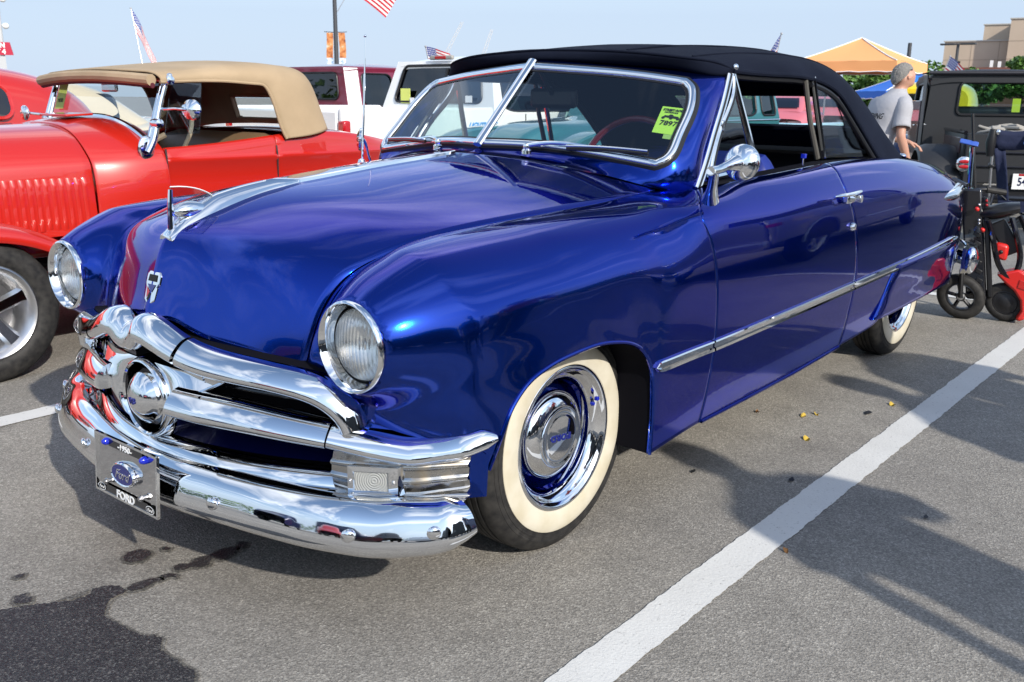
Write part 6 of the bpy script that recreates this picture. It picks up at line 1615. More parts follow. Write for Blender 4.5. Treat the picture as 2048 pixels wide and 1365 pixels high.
def person(label, loc, rz, scale, arms, shirt, trousers, hair, lean=.10, group=None, legs=((.10, .0), (-.10, .06)), print_text=None, sleeve=.78):
    """local: faces +x; arms = ((elbow, wrist, palm normal) left, right)"""
    t = thing('person', label, 'person', loc, rz, group)
    t.scale = (scale,)*3
    pel = (0, 0, .96); wa = (lean*.35, 0, 1.10); ch = (lean*.9, 0, 1.32); nb = (lean*1.25, 0, 1.46); nk = (lean*1.5, 0, 1.54)
    hd = (lean*1.5 + .03, 0, 1.63)
    chains = [[(pel, (.15, .11)), (wa, (.12, .10)), (ch, (.12, .10)), (nb, (.05, .05)), (nk, .058), ((nk[0] + .01, 0, 1.575), .066), (hd, (.078, .095)), ((hd[0] - .005, 0, 1.71), (.074, .088)), ((hd[0] - .01, 0, 1.755), (.045, .05))]]
    chains.append([(hd, (.078, .095)), ((hd[0] + .07, 0, 1.60), (.045, .05)), ((hd[0] + .085, 0, 1.572), (.03, .025))])
    chains.append([(hd, (.078, .095)), ((hd[0] + .085, 0, 1.645), .018), ((hd[0] + .112, 0, 1.632), .013)])
    for s in (1, -1): chains.append([(hd, (.078, .095)), ((hd[0] - .012, s*.078, 1.642), .016), ((hd[0] - .025, s*.092, 1.655), (.010, .024))])
    sleeves = []; tr = []
    for s, (el, wr, pn) in zip((1, -1), arms):
        sh = (ch[0] + .01, s*.19, 1.42)
        m1 = tuple((np.array(sh)*.5 + np.array(el)*.5)); m2 = tuple(np.array(el)*.6 + np.array(wr)*.4)
        chains.append([(nb, (.05, .05)), (sh, .056), (m1, .050), (el, .042), (m2, .043), (wr, .027)])
        chains += hand(wr, np.array(wr) - np.array(el), pn)
        q = tuple(np.array(sh)*(1 - sleeve) + np.array(el)*sleeve)
        sh_in = np.array((nb[0] - .02, s*.11, 1.405)); shp = np.array(sh)
        sleeves.append(([sh_in, shp*.6 + sh_in*.4 + np.array((0, 0, -.004)), shp + np.array((0, s*.004, -.022)), shp*.62 + np.array(el)*.38, np.array(q)], [.060, .070, .074, .074, .079]))
    for s, (ly, lx) in zip((1, -1), legs):
        hip = (0, s*.09, .92); kn = (lx*.5 + .02, s*(.10), .50); an = (lx - .02, s*.11, .085)
        chains.append([(pel, (.15, .11)), (hip, .085), (kn, .058), (an, .042), ((lx + .06, s*.12, .045), (.045, .035)), ((lx + .17, s*.125, .03), (.045, .025))])
        tr.append([((0, 0, .97), (.168, .125)), ((0, s*.09, .90), (.105, .11)), ((kn[0], s*.10, .50), (.082, .085)), ((an[0], s*.11, .13), (.078, .08)), ((an[0], s*.11, .05), (.078, .08))])
    skin_mesh('body', chains, SKIN, t)
    prof_ = [(.90, .0, .150, .192), (.96, .02, .150, .192), (1.05, .22, .146, .188), (1.16, .45, .147, .192), (1.27, .72, .160, .205), (1.36, .90, .162, .212), (1.42, 1.03, .152, .218), (1.465, 1.15, .134, .172), (1.50, 1.26, .104, .105), (1.53, 1.34, .082, .080), (1.548, 1.40, .070, .070)]
    C_ = []
    for z, k, dx, dy in prof_:
        C_.append([(lean*k + dx*math.cos(a), dy*math.sin(a)*(1 + .0*a), z - (.0 if z > 1.0 else .01*math.sin(3*a))) for a in np.linspace(0, 2*math.pi, 29)[:-1]])
    C_ = np.array(C_); G_ = nspline(np.linspace(0, 1, len(C_)), C_, np.linspace(0, 1, 40))
    for i in range(G_.shape[0]):
        for j in range(G_.shape[1]):
            p = G_[i, j]; v = noise.noise(Vector((p[0]*6, p[1]*6 + p[2]*3, p[2]*7)))*.014*min(1, (1.5 - p[2])*4)
            c_ = Vector((p[0] - lean*.7, p[1], 0)).normalized(); G_[i, j] += np.array((c_.x, c_.y, 0))*v
    sh_o = obj('shirt', MB().grid(G_, cv=True), shirt, t, sharp=0)
    for pth, rad in sleeves: obj('sleeve', MB().tube(spl([tuple(p) for p in pth], 14), np.interp(np.linspace(0, 1, 14), np.linspace(0, 1, 5), rad), 18, cap=False), shirt, t, solid=.006)
    skin_mesh('trousers', [[((0, 0, .97), (.168, .125)), ((0, 0, 1.03), (.168, .122))]] + tr, trousers, t)
    obj('belt', MB().lathe([(.176, .985), (.179, 1.0), (.176, 1.018)], (0.01, 0, 0), 'z', 24, squash=1.0).moved(Matrix.Diagonal((.80, 1.03, 1, 1))), BLACKG, t)
    # hair cap: back and top of the skull
    hb_ = MB(); P = []
    for i in range(22):
        row = []
        for b in np.linspace(R(58), R(302), 44):
            back = max(0, -math.cos(b)); a = (i/21)*R(64 + 82*back**.8)
            f_ = 1.01 + .07*noise.noise(Vector((b*5, a*7, 1))) + .05*noise.noise(Vector((b*14, a*16, 2)))
            row.append((hd[0] - .014 + .103*f_*math.sin(a)*math.cos(b) - .03*max(0, a - R(90))*back, .089*f_*math.sin(a)*math.sin(b), 1.672 + .103*f_*math.cos(a)))
        P.append(row)
    hb_.grid(P)
    obj('hair', hb_, hair, t, solid=.012)
    for s in (1, -1): obj('shoe', MB().ball(((legs[0 if s > 0 else 1][1]) + .07, s*.12, .045), (.14, .052, .045), 16, 8), BLACK, t)
    return t, sh_o
MAN, shirt_o = person('grey-haired man in grey T-shirt and black trousers, back turned, reaching to the right', (-6.35, -.67, -.05), R(146), .925,
             (((.24, .24, 1.14), (.44, .06, 1.06), (0, 0, -1)), ((.10, -.27, 1.13), (.22, -.26, .89), (0, 1, 0))), GREY_T, BLACK_TR, HAIR, .17)
tx = text('shirt_lettering', 'RODDING', INK, None, Matrix.Identity(4), .075, .001, shear=.3, bold=.001)
tx.parent = shirt_o; tx.matrix_basis = frame_m((-.040, 0, 1.30), (0, -1, 0), (.30, 0, 1))
person('person in dark clothes out of frame, shadow falling beside the front wheel', (-.02, 3.42, 0), R(-100), 1.0,
       (((.03, .27, 1.14), (.10, .27, .88), (0, -1, 0)), ((.10, -.34, 1.16), (.22, -.16, 1.20), (0, 1, 0))), NAVY, BLACK_TR, HAIR, .03)
person('person in white shirt out of frame whose shadow crosses the line further back', (-1.35, 3.55, 0), R(-80), 1.0,
       (((.04, .30, 1.12), (.10, .28, .88), (0, -1, 0)), ((.04, -.30, 1.12), (.10, -.28, .88), (0, 1, 0))), WHITE_INK, NAVY, HAIR, .03)
person('person in red shirt out of frame, last of three whose shadows cross the line', (-1.95, 3.2, 0), R(-95), 1.02,
       (((.04, .30, 1.12), (.10, .28, .88), (0, -1, 0)), ((.04, -.30, 1.12), (.10, -.28, .88), (0, 1, 0))), RED_D, BLACK_TR, HAIR, .03)

# ------------------------------------------------------------------ folded electric scooter behind the car
SC = thing('folding_scooter', 'folded black and red electric scooter with saddle standing behind the car', 'scooter', (-4.10, .90, 0), math.atan2(.975, -.224))
# local x runs to the right as seen from the car's nose, y away from it
def scw(x, y, r_, w, hubm, spk):
    def W(p, n=40): return MB().lathe([(q, h + y) for q, h in p], (0, 0, 0), 'y', n).moved(Matrix.Translation((x, 0, r_)))
    h = w/2
    t = obj('wheel', W([(r_*.62, h*.9), (r_*.7, h), (r_*.9, h*.9), (r_*.99, h*.55), (r_, h*.2), (r_, -h*.2), (r_*.99, -h*.55), (r_*.9, -h*.9), (r_*.7, -h), (r_*.62, -h*.9)]), RUBBER, SC, sharp=50)
    obj('rim', W([(r_*.63, -h*.85), (r_*.58, -h*.9), (r_*.52, -h*.4), (r_*.52, h*.4), (r_*.63, h*.85)]), hubm, t)
    if spk:
        for k in range(5):
            a = k*2*math.pi/5 + .4
            obj('spoke', MB().tube([(x, y, r_), (x + r_*.55*math.cos(a), y, r_ + r_*.55*math.sin(a))], .012, 6), BLACKG, t)
        obj('hub', W([(0, -h*1.1), (r_*.12, -h*1.05), (r_*.2, -h*.7), (r_*.2, h*.7)], 20), STEEL, t)
    else:
        obj('motor_hub', W([(0, -h*.8), (r_*.25, -h*.85), (r_*.3, -h*.75), (r_*.55, -h*.7), (r_*.58, -h*.5)], 30), BLACK, t)
    return t
scw(-.115, -.05, .135, .075, mat('dark_rim', (.05, .05, .055), .3, .8), True)
scw(.125, .0, .115, .07, BLACK, False)
obj('fork_leg', MB().tube([(-.115, -.10, .135), (-.10, -.10, .30), (-.03, -.04, .36)], .014, 8), BLACK, SC)
fr_ = obj('frame_column', MB().box((-.03, .0, .45), (.115, .09, .66)), BLACKG, SC, bevel=.012)
for k in range(6): obj('column_cutout', MB().box((-.01, -.047, .24 + k*.055), (.035, .006, .026), (0, .5, 0)), BLACK, fr_, bevel=.004)
obj('column_side', MB().box((.045, -.01, .40), (.03, .08, .52)), BLACK, SC, bevel=.008)
for z, x in ((.73, .01), (.64, .005), (.62, .005)): obj('bolt', MB().ball((x, -.055, z - .04), .009, 10, 6), STEEL, fr_)
st = obj('steering_stem', MB().tube([(-.045, .0, .76), (-.015, .0, 1.02)], .014, 10), CHROME, SC)
obj('phone_mount', MB().box((-.03, -.005, 1.045), (.10, .06, .010), (.35, .2, 0)), mat('blue_plastic', (.04, .10, .42), .4), st, bevel=.005)
obj('stick', MB().tube([(-.012, .02, .75), (-.005, .02, 1.21)], .009, 8), BLACK, SC)
hb_ = obj('handlebar', MB().tube(spl([(-.19, -.10, .70), (-.13, -.06, .735), (-.03, 0, .765), (.05, .02, .775), (.13, .06, .76)], 16), .013, 8), BLACK, SC)
obj('grip', MB().tube([(-.205, -.12, .69), (-.13, -.06, .735)], .021, 10), RUBBER, hb_)
obj('grip', MB().tube([(.05, .02, .775), (.15, .07, .757)], .019, 10), RUBBER, hb_)
obj('brake_lever', MB().tube([(-.12, -.10, .72), (-.17, -.14, .66), (-.185, -.15, .60)], .005, 6), BLACK, hb_)
obj('brake_lever', MB().tube([(-.19, -.05, .80), (-.12, -.02, .82), (-.06, -.02, .79)], .022, 8), BLACKG, hb_)
obj('switch_box', MB().box((.045, -.03, .70), (.03, .03, .07)), BLACK, hb_, bevel=.006)
for z in (.715, .69): obj('switch_button', MB().ball((.05, -.05, z), .008, 10, 6), RED_LENS, hb_)
for (x, z) in ((-.003, .665), (.022, .545)): obj('red_knob', MB().ball((x, -.07, z), .014, 14, 10), mat('red_plastic', (.62, .02, .015), .3, coat=.6), SC)
rows = []
for t in np.linspace(0, 1, 14):
    x = -.01 + .235*t; w = .035 + .075*math.sin(t*2.6)**.8*(.4 + t*.6); zt = .655 + .055*t**1.3 + .02*math.sin(t*3); zb_ = zt - .055 - .035*math.sin(t*3)
    rows.append([(x, w*math.cos(a), (zt + zb_)/2 + (zt - zb_)/2*math.sin(a)) for a in np.linspace(0, 2*math.pi, 17)[:-1]])
m_ = MB().grid(rows, cv=True); m_.add(rows[0], [tuple(range(16))]); m_.add(rows[-1], [tuple(range(16))])
obj('saddle', m_, mat('black_leather', (.014, .014, .016), .32), SC)
obj('seat_post', MB().tube(spl([(.18, -.02, .62), (.205, -.03, .50), (.215, -.03, .40), (.19, -.03, .30), (.16, -.02, .24)], 14), .017, 10), BLACKG, SC)
obj('seat_post', MB().tube(spl([(.225, .03, .63), (.26, .03, .52), (.265, .03, .40), (.24, .03, .28)], 14), .017, 10), BLACKG, SC)
obj('link_tube', MB().tube(spl([(.055, -.05, .60), (.075, -.055, .50), (.09, -.055, .38), (.13, -.05, .29), (.18, -.04, .25)], 16), .017, 10), BLACKG, SC)
obj('battery_pack', MB().box((.14, .02, .50), (.10, .07, .20), (0, -.45, 0)), BLACK, SC, bevel=.01)
obj('red_motor', MB().box((.115, 0, .42), (.075, .09, .10), (0, .2, 0)), mat('red_plastic'), SC, bevel=.018)
obj('motor_bolt', MB().ball((.115, -.052, .42), (.012, .01, .012), 10, 6), BLACK, SC)
cv = [(.085, .285), (.14, .305), (.205, .325), (.25, .30), (.262, .24), (.262, .17), (.25, .09), (.225, .03), (.19, .012), (.175, .03), (.205, .08), (.205, .14), (.175, .195), (.13, .235)]
obj('red_cover', MB().prism([(x, -.062, z) for x, z in cv], (0, .124, 0)), mat('red_plastic'), SC, bevel=.022)
obj('cover_vent', MB().box((.225, -.064, .235), (.05, .006, .05), (0, .3, 0)), RED_D, SC, bevel=.002)
obj('headlight', MB().lathe([(.0005, .03), (.03, .026), (.042, .01), (.044, -.01), (.03, -.04), (.0005, -.05)], (-.16, -.05, .36), 'x', 20), CHROME, SC)
_c = 0
obj('brake_cable', MB().tube(spl([(-.17, -.12, .68), (-.20, -.1, .55), (-.14, -.06, .62), (-.06, -.04, .70)], 16), .004, 6), BLACK, SC)

for _o in SC.children_recursive:                # it leans back on its folded column
    for _v in _o.data.vertices: _v.co.x -= .16*_v.co.z
# ------------------------------------------------------------------ folding camp chair with badge
CH = thing('folding_chair', 'navy folding camp chair with triangular badge in front of the black pickup', 'chair', (-7.62, .27, 0), math.atan2(.975, -.224))
NAVY_CLOTH = mat('navy_cloth', (.010, .016, .050), .85); bump(NAVY_CLOTH, noise_n(NAVY_CLOTH, obj_co(NAVY_CLOTH), 12, 4), .5, .02)
def q_(x, y, z): return (x, y, z)
obj('backrest', MB().grid([[(x, .0 + .03*math.sin(u*math.pi), z + .012*math.sin(x*14)) for u, x in zip(np.linspace(0, 1, 12), np.linspace(-.27, .33, 12))] for z in (1.035, .99, .93, .865)]), NAVY_CLOTH, CH, solid=.006)
obj('side_flap', MB().grid([[(-.25 + .09*u + .10*t, -.02 + .05*math.sin(t*3 + u*2), .87 - .55*t) for u in np.linspace(0, 1, 5)] for t in np.linspace(0, 1, 9)]), NAVY_CLOTH, CH, solid=.006)
obj('seat', MB().grid([[(x, y, .42 - .05*math.sin((x + .27)/.6*math.pi) - .02*y) for x in np.linspace(-.16, .34, 9)] for y in np.linspace(-.1, .38, 6)]), NAVY_CLOTH, CH, solid=.006)
obj('seat_front', MB().grid([[(x, -.10, z) for x in np.linspace(-.16, .34, 6)] for z in (.41, .36, .31)]), NAVY_CLOTH, CH)
for a, b in (((-.27, 0, 1.03), (-.235, 0, .30)), ((.33, 0, 1.03), (.33, 0, .30)), ((-.27, .0, .02), (.36, -.06, .46)), ((.36, -.02, .02), (-.20, -.06, .50)), ((-.22, .40, .02), (.34, .36, .45)), ((.38, .40, .02), (-.22, .36, .45)), ((-.27, .0, .02), (-.20, .38, .45)), ((.36, .0, .02), (.34, .38, .45))):
    obj('frame_tube', MB().tube([a, b], .011, 8), BLACKG if a[2] < .5 else STEEL, CH)
obj('armrest', MB().box((-.26, .16, .71), (.05, .38, .03)), BLACK, CH, bevel=.01)
obj('carry_pouch', MB().tube([(-.275, -.02, 1.04), (-.285, -.03, .92), (-.28, -.02, .80)], [.03, .045, .03], 12), BLACK, CH)
obj('clip', MB().ball((-.235, -.045, 1.015), (.02, .012, .025), 12, 8), CHROME, CH)
bt = obj('badge', MB().add([(.05 + .062*math.cos(a + math.pi/2) + .016*math.cos(b), -.012, .955 + .062*math.sin(a + math.pi/2) + .016*math.sin(b)) for a, b in [(2*math.pi*k/3, math.pi/2 + 2*math.pi*k/3 + d) for k in range(3) for d in np.linspace(-1, 1, 5)]], [tuple(range(15))]), mat('badge_blue', (.03, .11, .40), .6), CH, smooth=False, fix=False)
obj('badge_sun', MB().ball((.05, -.014, .975), (.016, .002, .016), 16, 8), mat('badge_yellow', (.8, .62, .08), .6), bt)
tb = text('badge_lettering', 'OCI', WHITE_INK, None, Matrix.Identity(4), .042, .0008, bold=.0015, sx=1.2); tb.parent = bt; tb.matrix_basis = frame_m((.05, -.0145, .935), (1, 0, 0), (0, 0, 1)) @ Matrix.Diagonal((1.2, 1, 1, 1))

# ------------------------------------------------------------------ canopies
def canopy(name, label, loc, rz, w, ze, zp, m, under, val=.28):
    t = thing(name, label, 'canopy', loc, rz)
    h = w/2
    rows = []
    n = 12
    for k in range(n + 1):
        u = k/n; z = ze + (zp - ze)*(1 - u)**1.15; r_ = h*u
        row = []
        for s in range(4):
            for q in range(8):
                a = -1 + 2*q/8
                x, y = [(1, a), (-a, 1), (-1, -a), (a, -1)][s]
                row.append((x*r_, y*r_, z - .06*math.sin(math.pi*(a + 1)/2)*u*(1 - u)*2 + .008*math.sin(9*a + s)*u))
        rows.append(row)
    roof = obj('roof', MB().grid(rows, cv=True), m, t, sharp=25)
    for s in range(4):
        c = []
        for q in range(13):
            a = -1 + 2*q/12; x, y = [(1, a), (-a, 1), (-1, -a), (a, -1)][s]
            c.append([(x*h*1.002, y*h*1.002, ze), (x*h*1.004 + .012*math.sin(q*1.7), y*h*1.004 + .01*math.sin(q*2.3), ze - val*.5), (x*h*1.006 + .01*math.sin(q*1.2), y*h*1.006, ze - val + .012*math.sin(q*2.1))])
        v_ = obj('valance', MB().grid(c), m, t)
        obj('valance_tape', MB().tube([r_[2] for r_ in c], .014, 6), WHITE_INK, v_)
        a = R(45 + 90*s); lx, ly = math.copysign(h*.985, math.cos(a)), math.copysign(h*.985, math.sin(a))
        obj('leg', MB().tube([(lx, ly, 0), (lx, ly, ze - .02)], .026, 8), WHITE, t)
        obj('roof_seam', MB().tube([(lx*1.01*u, ly*1.01*u, ze + (zp - ze)*(1 - u)**1.15 + .012) for u in np.linspace(0, 1, 12)], .016, 6), WHITE_INK, roof)
        b = R(45 + 90*(s + 1)); mx2, my2 = math.copysign(h*.985, math.cos(b)), math.copysign(h*.985, math.sin(b))
        obj('truss', MB().tube([(lx, ly, ze - .35), ((lx + mx2)/2, (ly + my2)/2, ze - .08), (mx2, my2, ze - .35)], .012, 6), STEEL, t)
    obj('lining', MB().grid([[(x*h*.97, y*h*.97, ze - .04 + (zp - ze)*.8*(1 - max(abs(x), abs(y)))) for x in np.linspace(-1, 1, 9)] for y in np.linspace(-1, 1, 9)]), under, t)
    return t
ORANGE = mat('orange_canvas', (.80, .375, .15), .8); BS(ORANGE).inputs['Transmission Weight'].default_value = .0
canopy('event_canopy', 'orange pop-up canopy with white seams behind the man', (-26.2, -8.2, 0), R(2), 2.95, 2.34, 3.02, ORANGE, mat('dark_red_underside', (.17, .03, .02), .8))  # underside sheet is coloured a darker red than the orange roof
canopy('event_canopy', 'bright blue pop-up canopy beside the yellow truck', (-33.5, -8.95, 0), R(40), 3.0, 1.62, 2.32, mat('blue_canvas', (.02, .16, .62), .7), mat('blue_canvas'), .25)
# ------------------------------------------------------------------ flags
FLAG = mat('striped_flag_cloth', (.8, .8, .8), .8)
def _flagmat(m):
    uv = N(m, 'ShaderNodeTexCoord').outputs['UV']; s = N(m, 'ShaderNodeSeparateXYZ'); L(m, uv, s.inputs[0])
    def mt(op, a, b=None):
        n = N(m, 'ShaderNodeMath', operation=op)
        for i, v in enumerate((a, b)):
            if v is None: continue
            if isinstance(v, (int, float)): n.inputs[i].default_value = v
            else: L(m, v, n.inputs[i])
        return n.outputs[0]
    st = mt('GREATER_THAN', mt('MODULO', mt('MULTIPLY', s.outputs[1], 6.5), 1.0), .5)
    base = mixc(m, st, (.48, .02, .035), (.78, .78, .78))
    can = mt('MULTIPLY', mt('LESS_THAN', s.outputs[0], .40), mt('GREATER_THAN', s.outputs[1], .4615))
    fx = mt('SUBTRACT', mt('FRACT', mt('MULTIPLY', s.outputs[0], 15)), .5); fy = mt('SUBTRACT', mt('FRACT', mt('MULTIPLY', s.outputs[1], 9.3)), .5)
    star = mt('LESS_THAN', mt('ADD', mt('MULTIPLY', fx, fx), mt('MULTIPLY', fy, fy)), .075)
    cc = mixc(m, star, (.02, .045, .24), (.78, .78, .78))
    L(m, mixc(m, can, base, cc), BS(m).inputs['Base Color'])
_flagmat(FLAG)
def flag(label, base, staff_top, w, h, fly, droop, wave=.06, cat='flag', staff=True, r=.012, n=20):
    """staff from base to staff_top; cloth hangs from the top along direction fly and sags by droop"""
    t = thing('flag', label, cat, tuple(base), 0, 'flags flying over the parked cars')
    b = Vector((0, 0, 0)); tp = Vector(staff_top) - Vector(base)
    if staff: obj('flag_staff', MB().tube([b, tp], [r, r*.7], 8).ball(tuple(tp), r*1.8, 10, 6), mat('flag_pole_metal', (.45, .45, .47), .4, .6), t)
    fly = Vector(fly).normalized(); dn = (b - tp).normalized(); side = fly.cross(dn).normalized()
    rows = []; uv = []
    for i in range(n + 1):
        u = i/n; row = []
        for j in range(9):
            v = j/8
            p = tp + fly*w*u*(1 - .12*droop*u) + dn*h*v + Vector((0, 0, -1))*droop*w*u**1.6*.7 + side*wave*w*math.sin(u*7 + v*1.5)*(.3 + u)
            row.append(tuple(p)); uv.append((u, 1 - v))
        rows.append(row)
    o = obj('flag_cloth', MB().grid(rows), FLAG, t, fix=False)
    l = o.data.uv_layers.new(name='uv')
    for lp_ in o.data.loops: l.data[lp_.index].uv = uv[lp_.vertex_index]
    return t
flag('small drooping flag on a thin staff above the tan top', (-9.0, -16.95, 1.5), (-9.0, -17.32, 3.02), .80, .50, (-.35, .75, -.9), .9, .07)
flag('starred flag flying just above the white pickup roof', (-10.95, -10.35, 1.3), (-10.75, -10.4, 2.16), .46, .34, (-.55, .80, -.1), .25, .05)
flag('small tilted flag showing over the black cloth top', (-14.5, -5.45, 1.6), (-14.5, -5.30, 2.42), .66, .44, (.1, -.5, -.75), .3, .05)
flag('small flag between the trees and the black pickup roof', (-22.0, -4.9, 1.2), (-22.0, -4.55, 2.30), .62, .42, (.2, .8, -.45), .3, .05)
# ------------------------------------------------------------------ lamp posts
POLE = mat('dark_pole_paint', (.05, .052, .06), .5)
lp_ = thing('banner_pole', 'tall dark lamp post with two autumn banners and a flag, left of the white pickup', 'lamp post', (-52, -61.6, 0))
obj('pole', MB().tube([(0, 0, 0), (0, 0, 13)], [.20, .15], 14), POLE, lp_)
obj('base', MB().tube([(0, 0, 0), (0, 0, .8)], .32, 14), mat('concrete', (.32, .31, .29), .8), lp_)
BAN = mat('autumn_banner_print', (.6, .3, .1), .7)
_co = obj_co(BAN); _n1 = noise_n(BAN, _co, 2.2, 5, .6)
_s = N(BAN, 'ShaderNodeSeparateXYZ'); L(BAN, _co, _s.inputs[0])
_low = N(BAN, 'ShaderNodeMath', operation='LESS_THAN'); L(BAN, _s.outputs[2], _low.inputs[0]); _low.inputs[1].default_value = 4.35
_warm = ramp(BAN, _n1, [(.32, (.16, .04, .02)), (.45, (.50, .17, .05)), (.58, (.62, .30, .12)), (.72, (.70, .62, .55))])
_cold = ramp(BAN, noise_n(BAN, _co, 3.5, 4, .6), [(.40, (.72, .74, .76)), (.52, (.30, .42, .60)), (.65, (.09, .18, .32))])
L(BAN, mixc(BAN, _low.outputs[0], _warm, _cold), BS(BAN).inputs['Base Color'])
rt_ = Vector((-.637, .77, 0))
for s in (-1, 1):
    c = rt_*s*.52
    obj('banner', MB().grid([[tuple(c + rt_*d + Vector((0, 0, z)) + Vector((.05*math.sin(z*2 + s), 0, 0))) for d in (-.27, .27)] for z in np.linspace(3.2, 6.35, 8)]), BAN, lp_)
    obj('banner_arm', MB().tube([(0, 0, 6.38), tuple(rt_*s*.95 + Vector((0, 0, 6.42)))], .03, 6), POLE, lp_)
    obj('banner_arm', MB().tube([(0, 0, 3.18), tuple(rt_*s*.85 + Vector((0, 0, 3.18)))], .025, 6), POLE, lp_)
big = flag('large striped flag flying from the banner pole', (-52 + rt_.x*.2, -61.6 + rt_.y*.2, 8.0), (-52 + rt_.x*2.3, -61.6 + rt_.y*2.3, 11.3), 3.3, 2.0, tuple(rt_*1.0 + Vector((0, 0, -.42))), .35, .05, r=.03, n=28)
def tee_light(x, y, h, rz, lab, arm=1.6):
    t = thing('parking_light', lab, 'lamp post', (x, y, 0), rz, 'distant parking lot lights')
    obj('pole', MB().tube([(0, 0, 0), (0, 0, h)], [.14, .10], 10), POLE, t)
    obj('cross_arm', MB().tube([(0, -arm, h), (0, arm, h)], .05, 8), POLE, t)
    for s in (1, -1): obj('lamp_head', MB().box((0, s*arm*.85, h), (.4, 1.0, .12)), POLE, t, bevel=.03)
    return t
tee_light(-72, -18.3, 5.25, 0, 'double-headed parking light in front of the tan building', .8)
tee_light(-95, -22.0, 3.9, 0, 'shorter double-headed parking light low against the brick wall', 1.3)
t = thing('street_pole', 'bare dark post by the trees left of the tan building', 'post', (-60, -17.75, 0)); obj('pole', MB().tube([(0, 0, 0), (0, 0, 4.75)], [.14, .12], 10), POLE, t)
# latticed boom far off above the white pickup roof
t = thing('crane_boom', 'faint pale lattice booms far off above the white pickup roof', 'crane', (-150, -143, 0))
for (a, b) in (((0, 0, 9.0), (-2.6, 3.2, 16.6)), ((-5.2, 6.3, 9.0), (-6.6, 8.0, 15.2))):
    a, b = Vector(a), Vector(b)
    for o_ in (-.35, .35): obj('boom_rail', MB().tube([a + rt_*o_, b + rt_*o_*.6], .09, 6), mat('pale_steel', (.50, .52, .55), .6), t)
    for k in range(9):
        p = a + (b - a)*k/9; q = a + (b - a)*(k + 1)/9
        obj('boom_brace', MB().tube([p + rt_*.35*(-1)**k, q - rt_*.35*(-1)**k], .06, 5), mat('pale_steel'), t)
# red sign and cameras at the left edge
t = thing('entrance_sign', 'red sign with white lettering cut by the left edge of the photo', 'sign', (-30, -72.9, 0))
SR = Vector((-.80, .60, 0)); SN = Vector((.60, .80, 0))
obj('post', MB().tube([(0, 0, 0), (0, 0, 9.6)], .16, 10), mat('pale_pole', (.45, .46, .47), .5), t)
pn = obj('panel', MB().prism([tuple(SR*d + Vector((0, 0, z)) + SN*.2) for d, z in ((-3.0, 3.95), (.80, 3.95), (.62, 4.85), (-3.0, 4.85))], tuple(SN*.08)), mat('sign_red', (.42, .02, .05), .5), t, smooth=False)
for ch_, z in (('GATE N', 4.62), ('LOT 4', 4.18)):
    text('sign_lettering', ch_, WHITE_INK, pn, frame_m(tuple(SR*.30 + SN*.30 + Vector((0, 0, z))), tuple(SR), (0, 0, 1)), .46, .01, bold=.02, align='RIGHT')
obj('base_box', MB().box((.25, .2, 3.3), (.5, .5, 1.1)), mat('pale_pole'), t)
for z in (7.9, 6.05):
    cm_ = obj('camera_arm', MB().tube([(0, 0, z), tuple(SR*.35 + Vector((0, 0, z)))], .05, 6), mat('pale_pole'), t)
    obj('camera_dome', MB().ball(tuple(SR*.42 + Vector((0, 0, z - .05))), (.24, .24, .22), 14, 10), WHITE, cm_)
# ------------------------------------------------------------------ buildings
TANW = mat('tan_precast', (.46, .365, .28), .85)
_c = geo_pos(TANW); L(TANW, ramp(TANW, noise_n(TANW, _c, .25, 4), [(.3, (.45, .36, .275)), (.7, (.50, .40, .31))]), BS(TANW).inputs['Base Color'])
JOINT = mat('panel_joint', (.30, .24, .19), .9); BRICKM = mat('red_brick', (.17, .07, .055), .9)
bd = thing('tan_building', 'large windowless tan building with stepped roof beyond the trees', 'building', (-150, -37, 0), R(8))
# local: +x faces the lot
def block(x0, x1, y0, y1, z1, nm='block', pz=2.4, py=3.6):
    b = obj(nm, MB().box(((x0 + x1)/2, (y0 + y1)/2, z1/2), (x1 - x0, y1 - y0, z1)), TANW, bd, smooth=False)
    k = y0 + py
    while k < y1 - .5:
        obj('panel_seam', MB().box((x1 + .01, k, z1/2), (.03, .05, z1)), JOINT, b, smooth=False); k += py
    z = pz
    while z < z1 - .5:
        obj('panel_seam', MB().box((x1 + .012, (y0 + y1)/2, z), (.03, y1 - y0, .05)), JOINT, b, smooth=False); z += pz
    obj('parapet_cap', MB().box(((x0 + x1)/2, (y0 + y1)/2, z1 + .06), (x1 - x0 + .3, y1 - y0 + .3, .16)), mat('cap_metal', (.45, .42, .38), .5), b, smooth=False)
    return b
block(-20, 0, -4.7, 3.8, 9.75)
block(-20, -6.0, -.4, 20, 12.35)
block(-14, 2.2, 3.8, 22, 12.5, 'front_block')
lo_ = obj('brick_wing', MB().box((4.0, 6.0, 2.95), (8, 17, 5.9)), BRICKM, bd, smooth=False)
for k in range(5): obj('wing_window', MB().box((8.02, -1.0 + 3*k, 4.6), (.06, 1.6, .9)), GLASS_D if False else mat('dark_pane', (.03, .04, .05), .1), lo_, smooth=False)
for y, z in ((2.2, 6.9), (3.2, 6.75)): obj('roof_vent', MB().box((4, y, z - .4), (.4, .4, .9)), WHITE, lo_, smooth=False)
obj('wall_vent', MB().box((.03, -2.6, 6.9), (.08, .5, .28)), BLACK, bd, smooth=False)

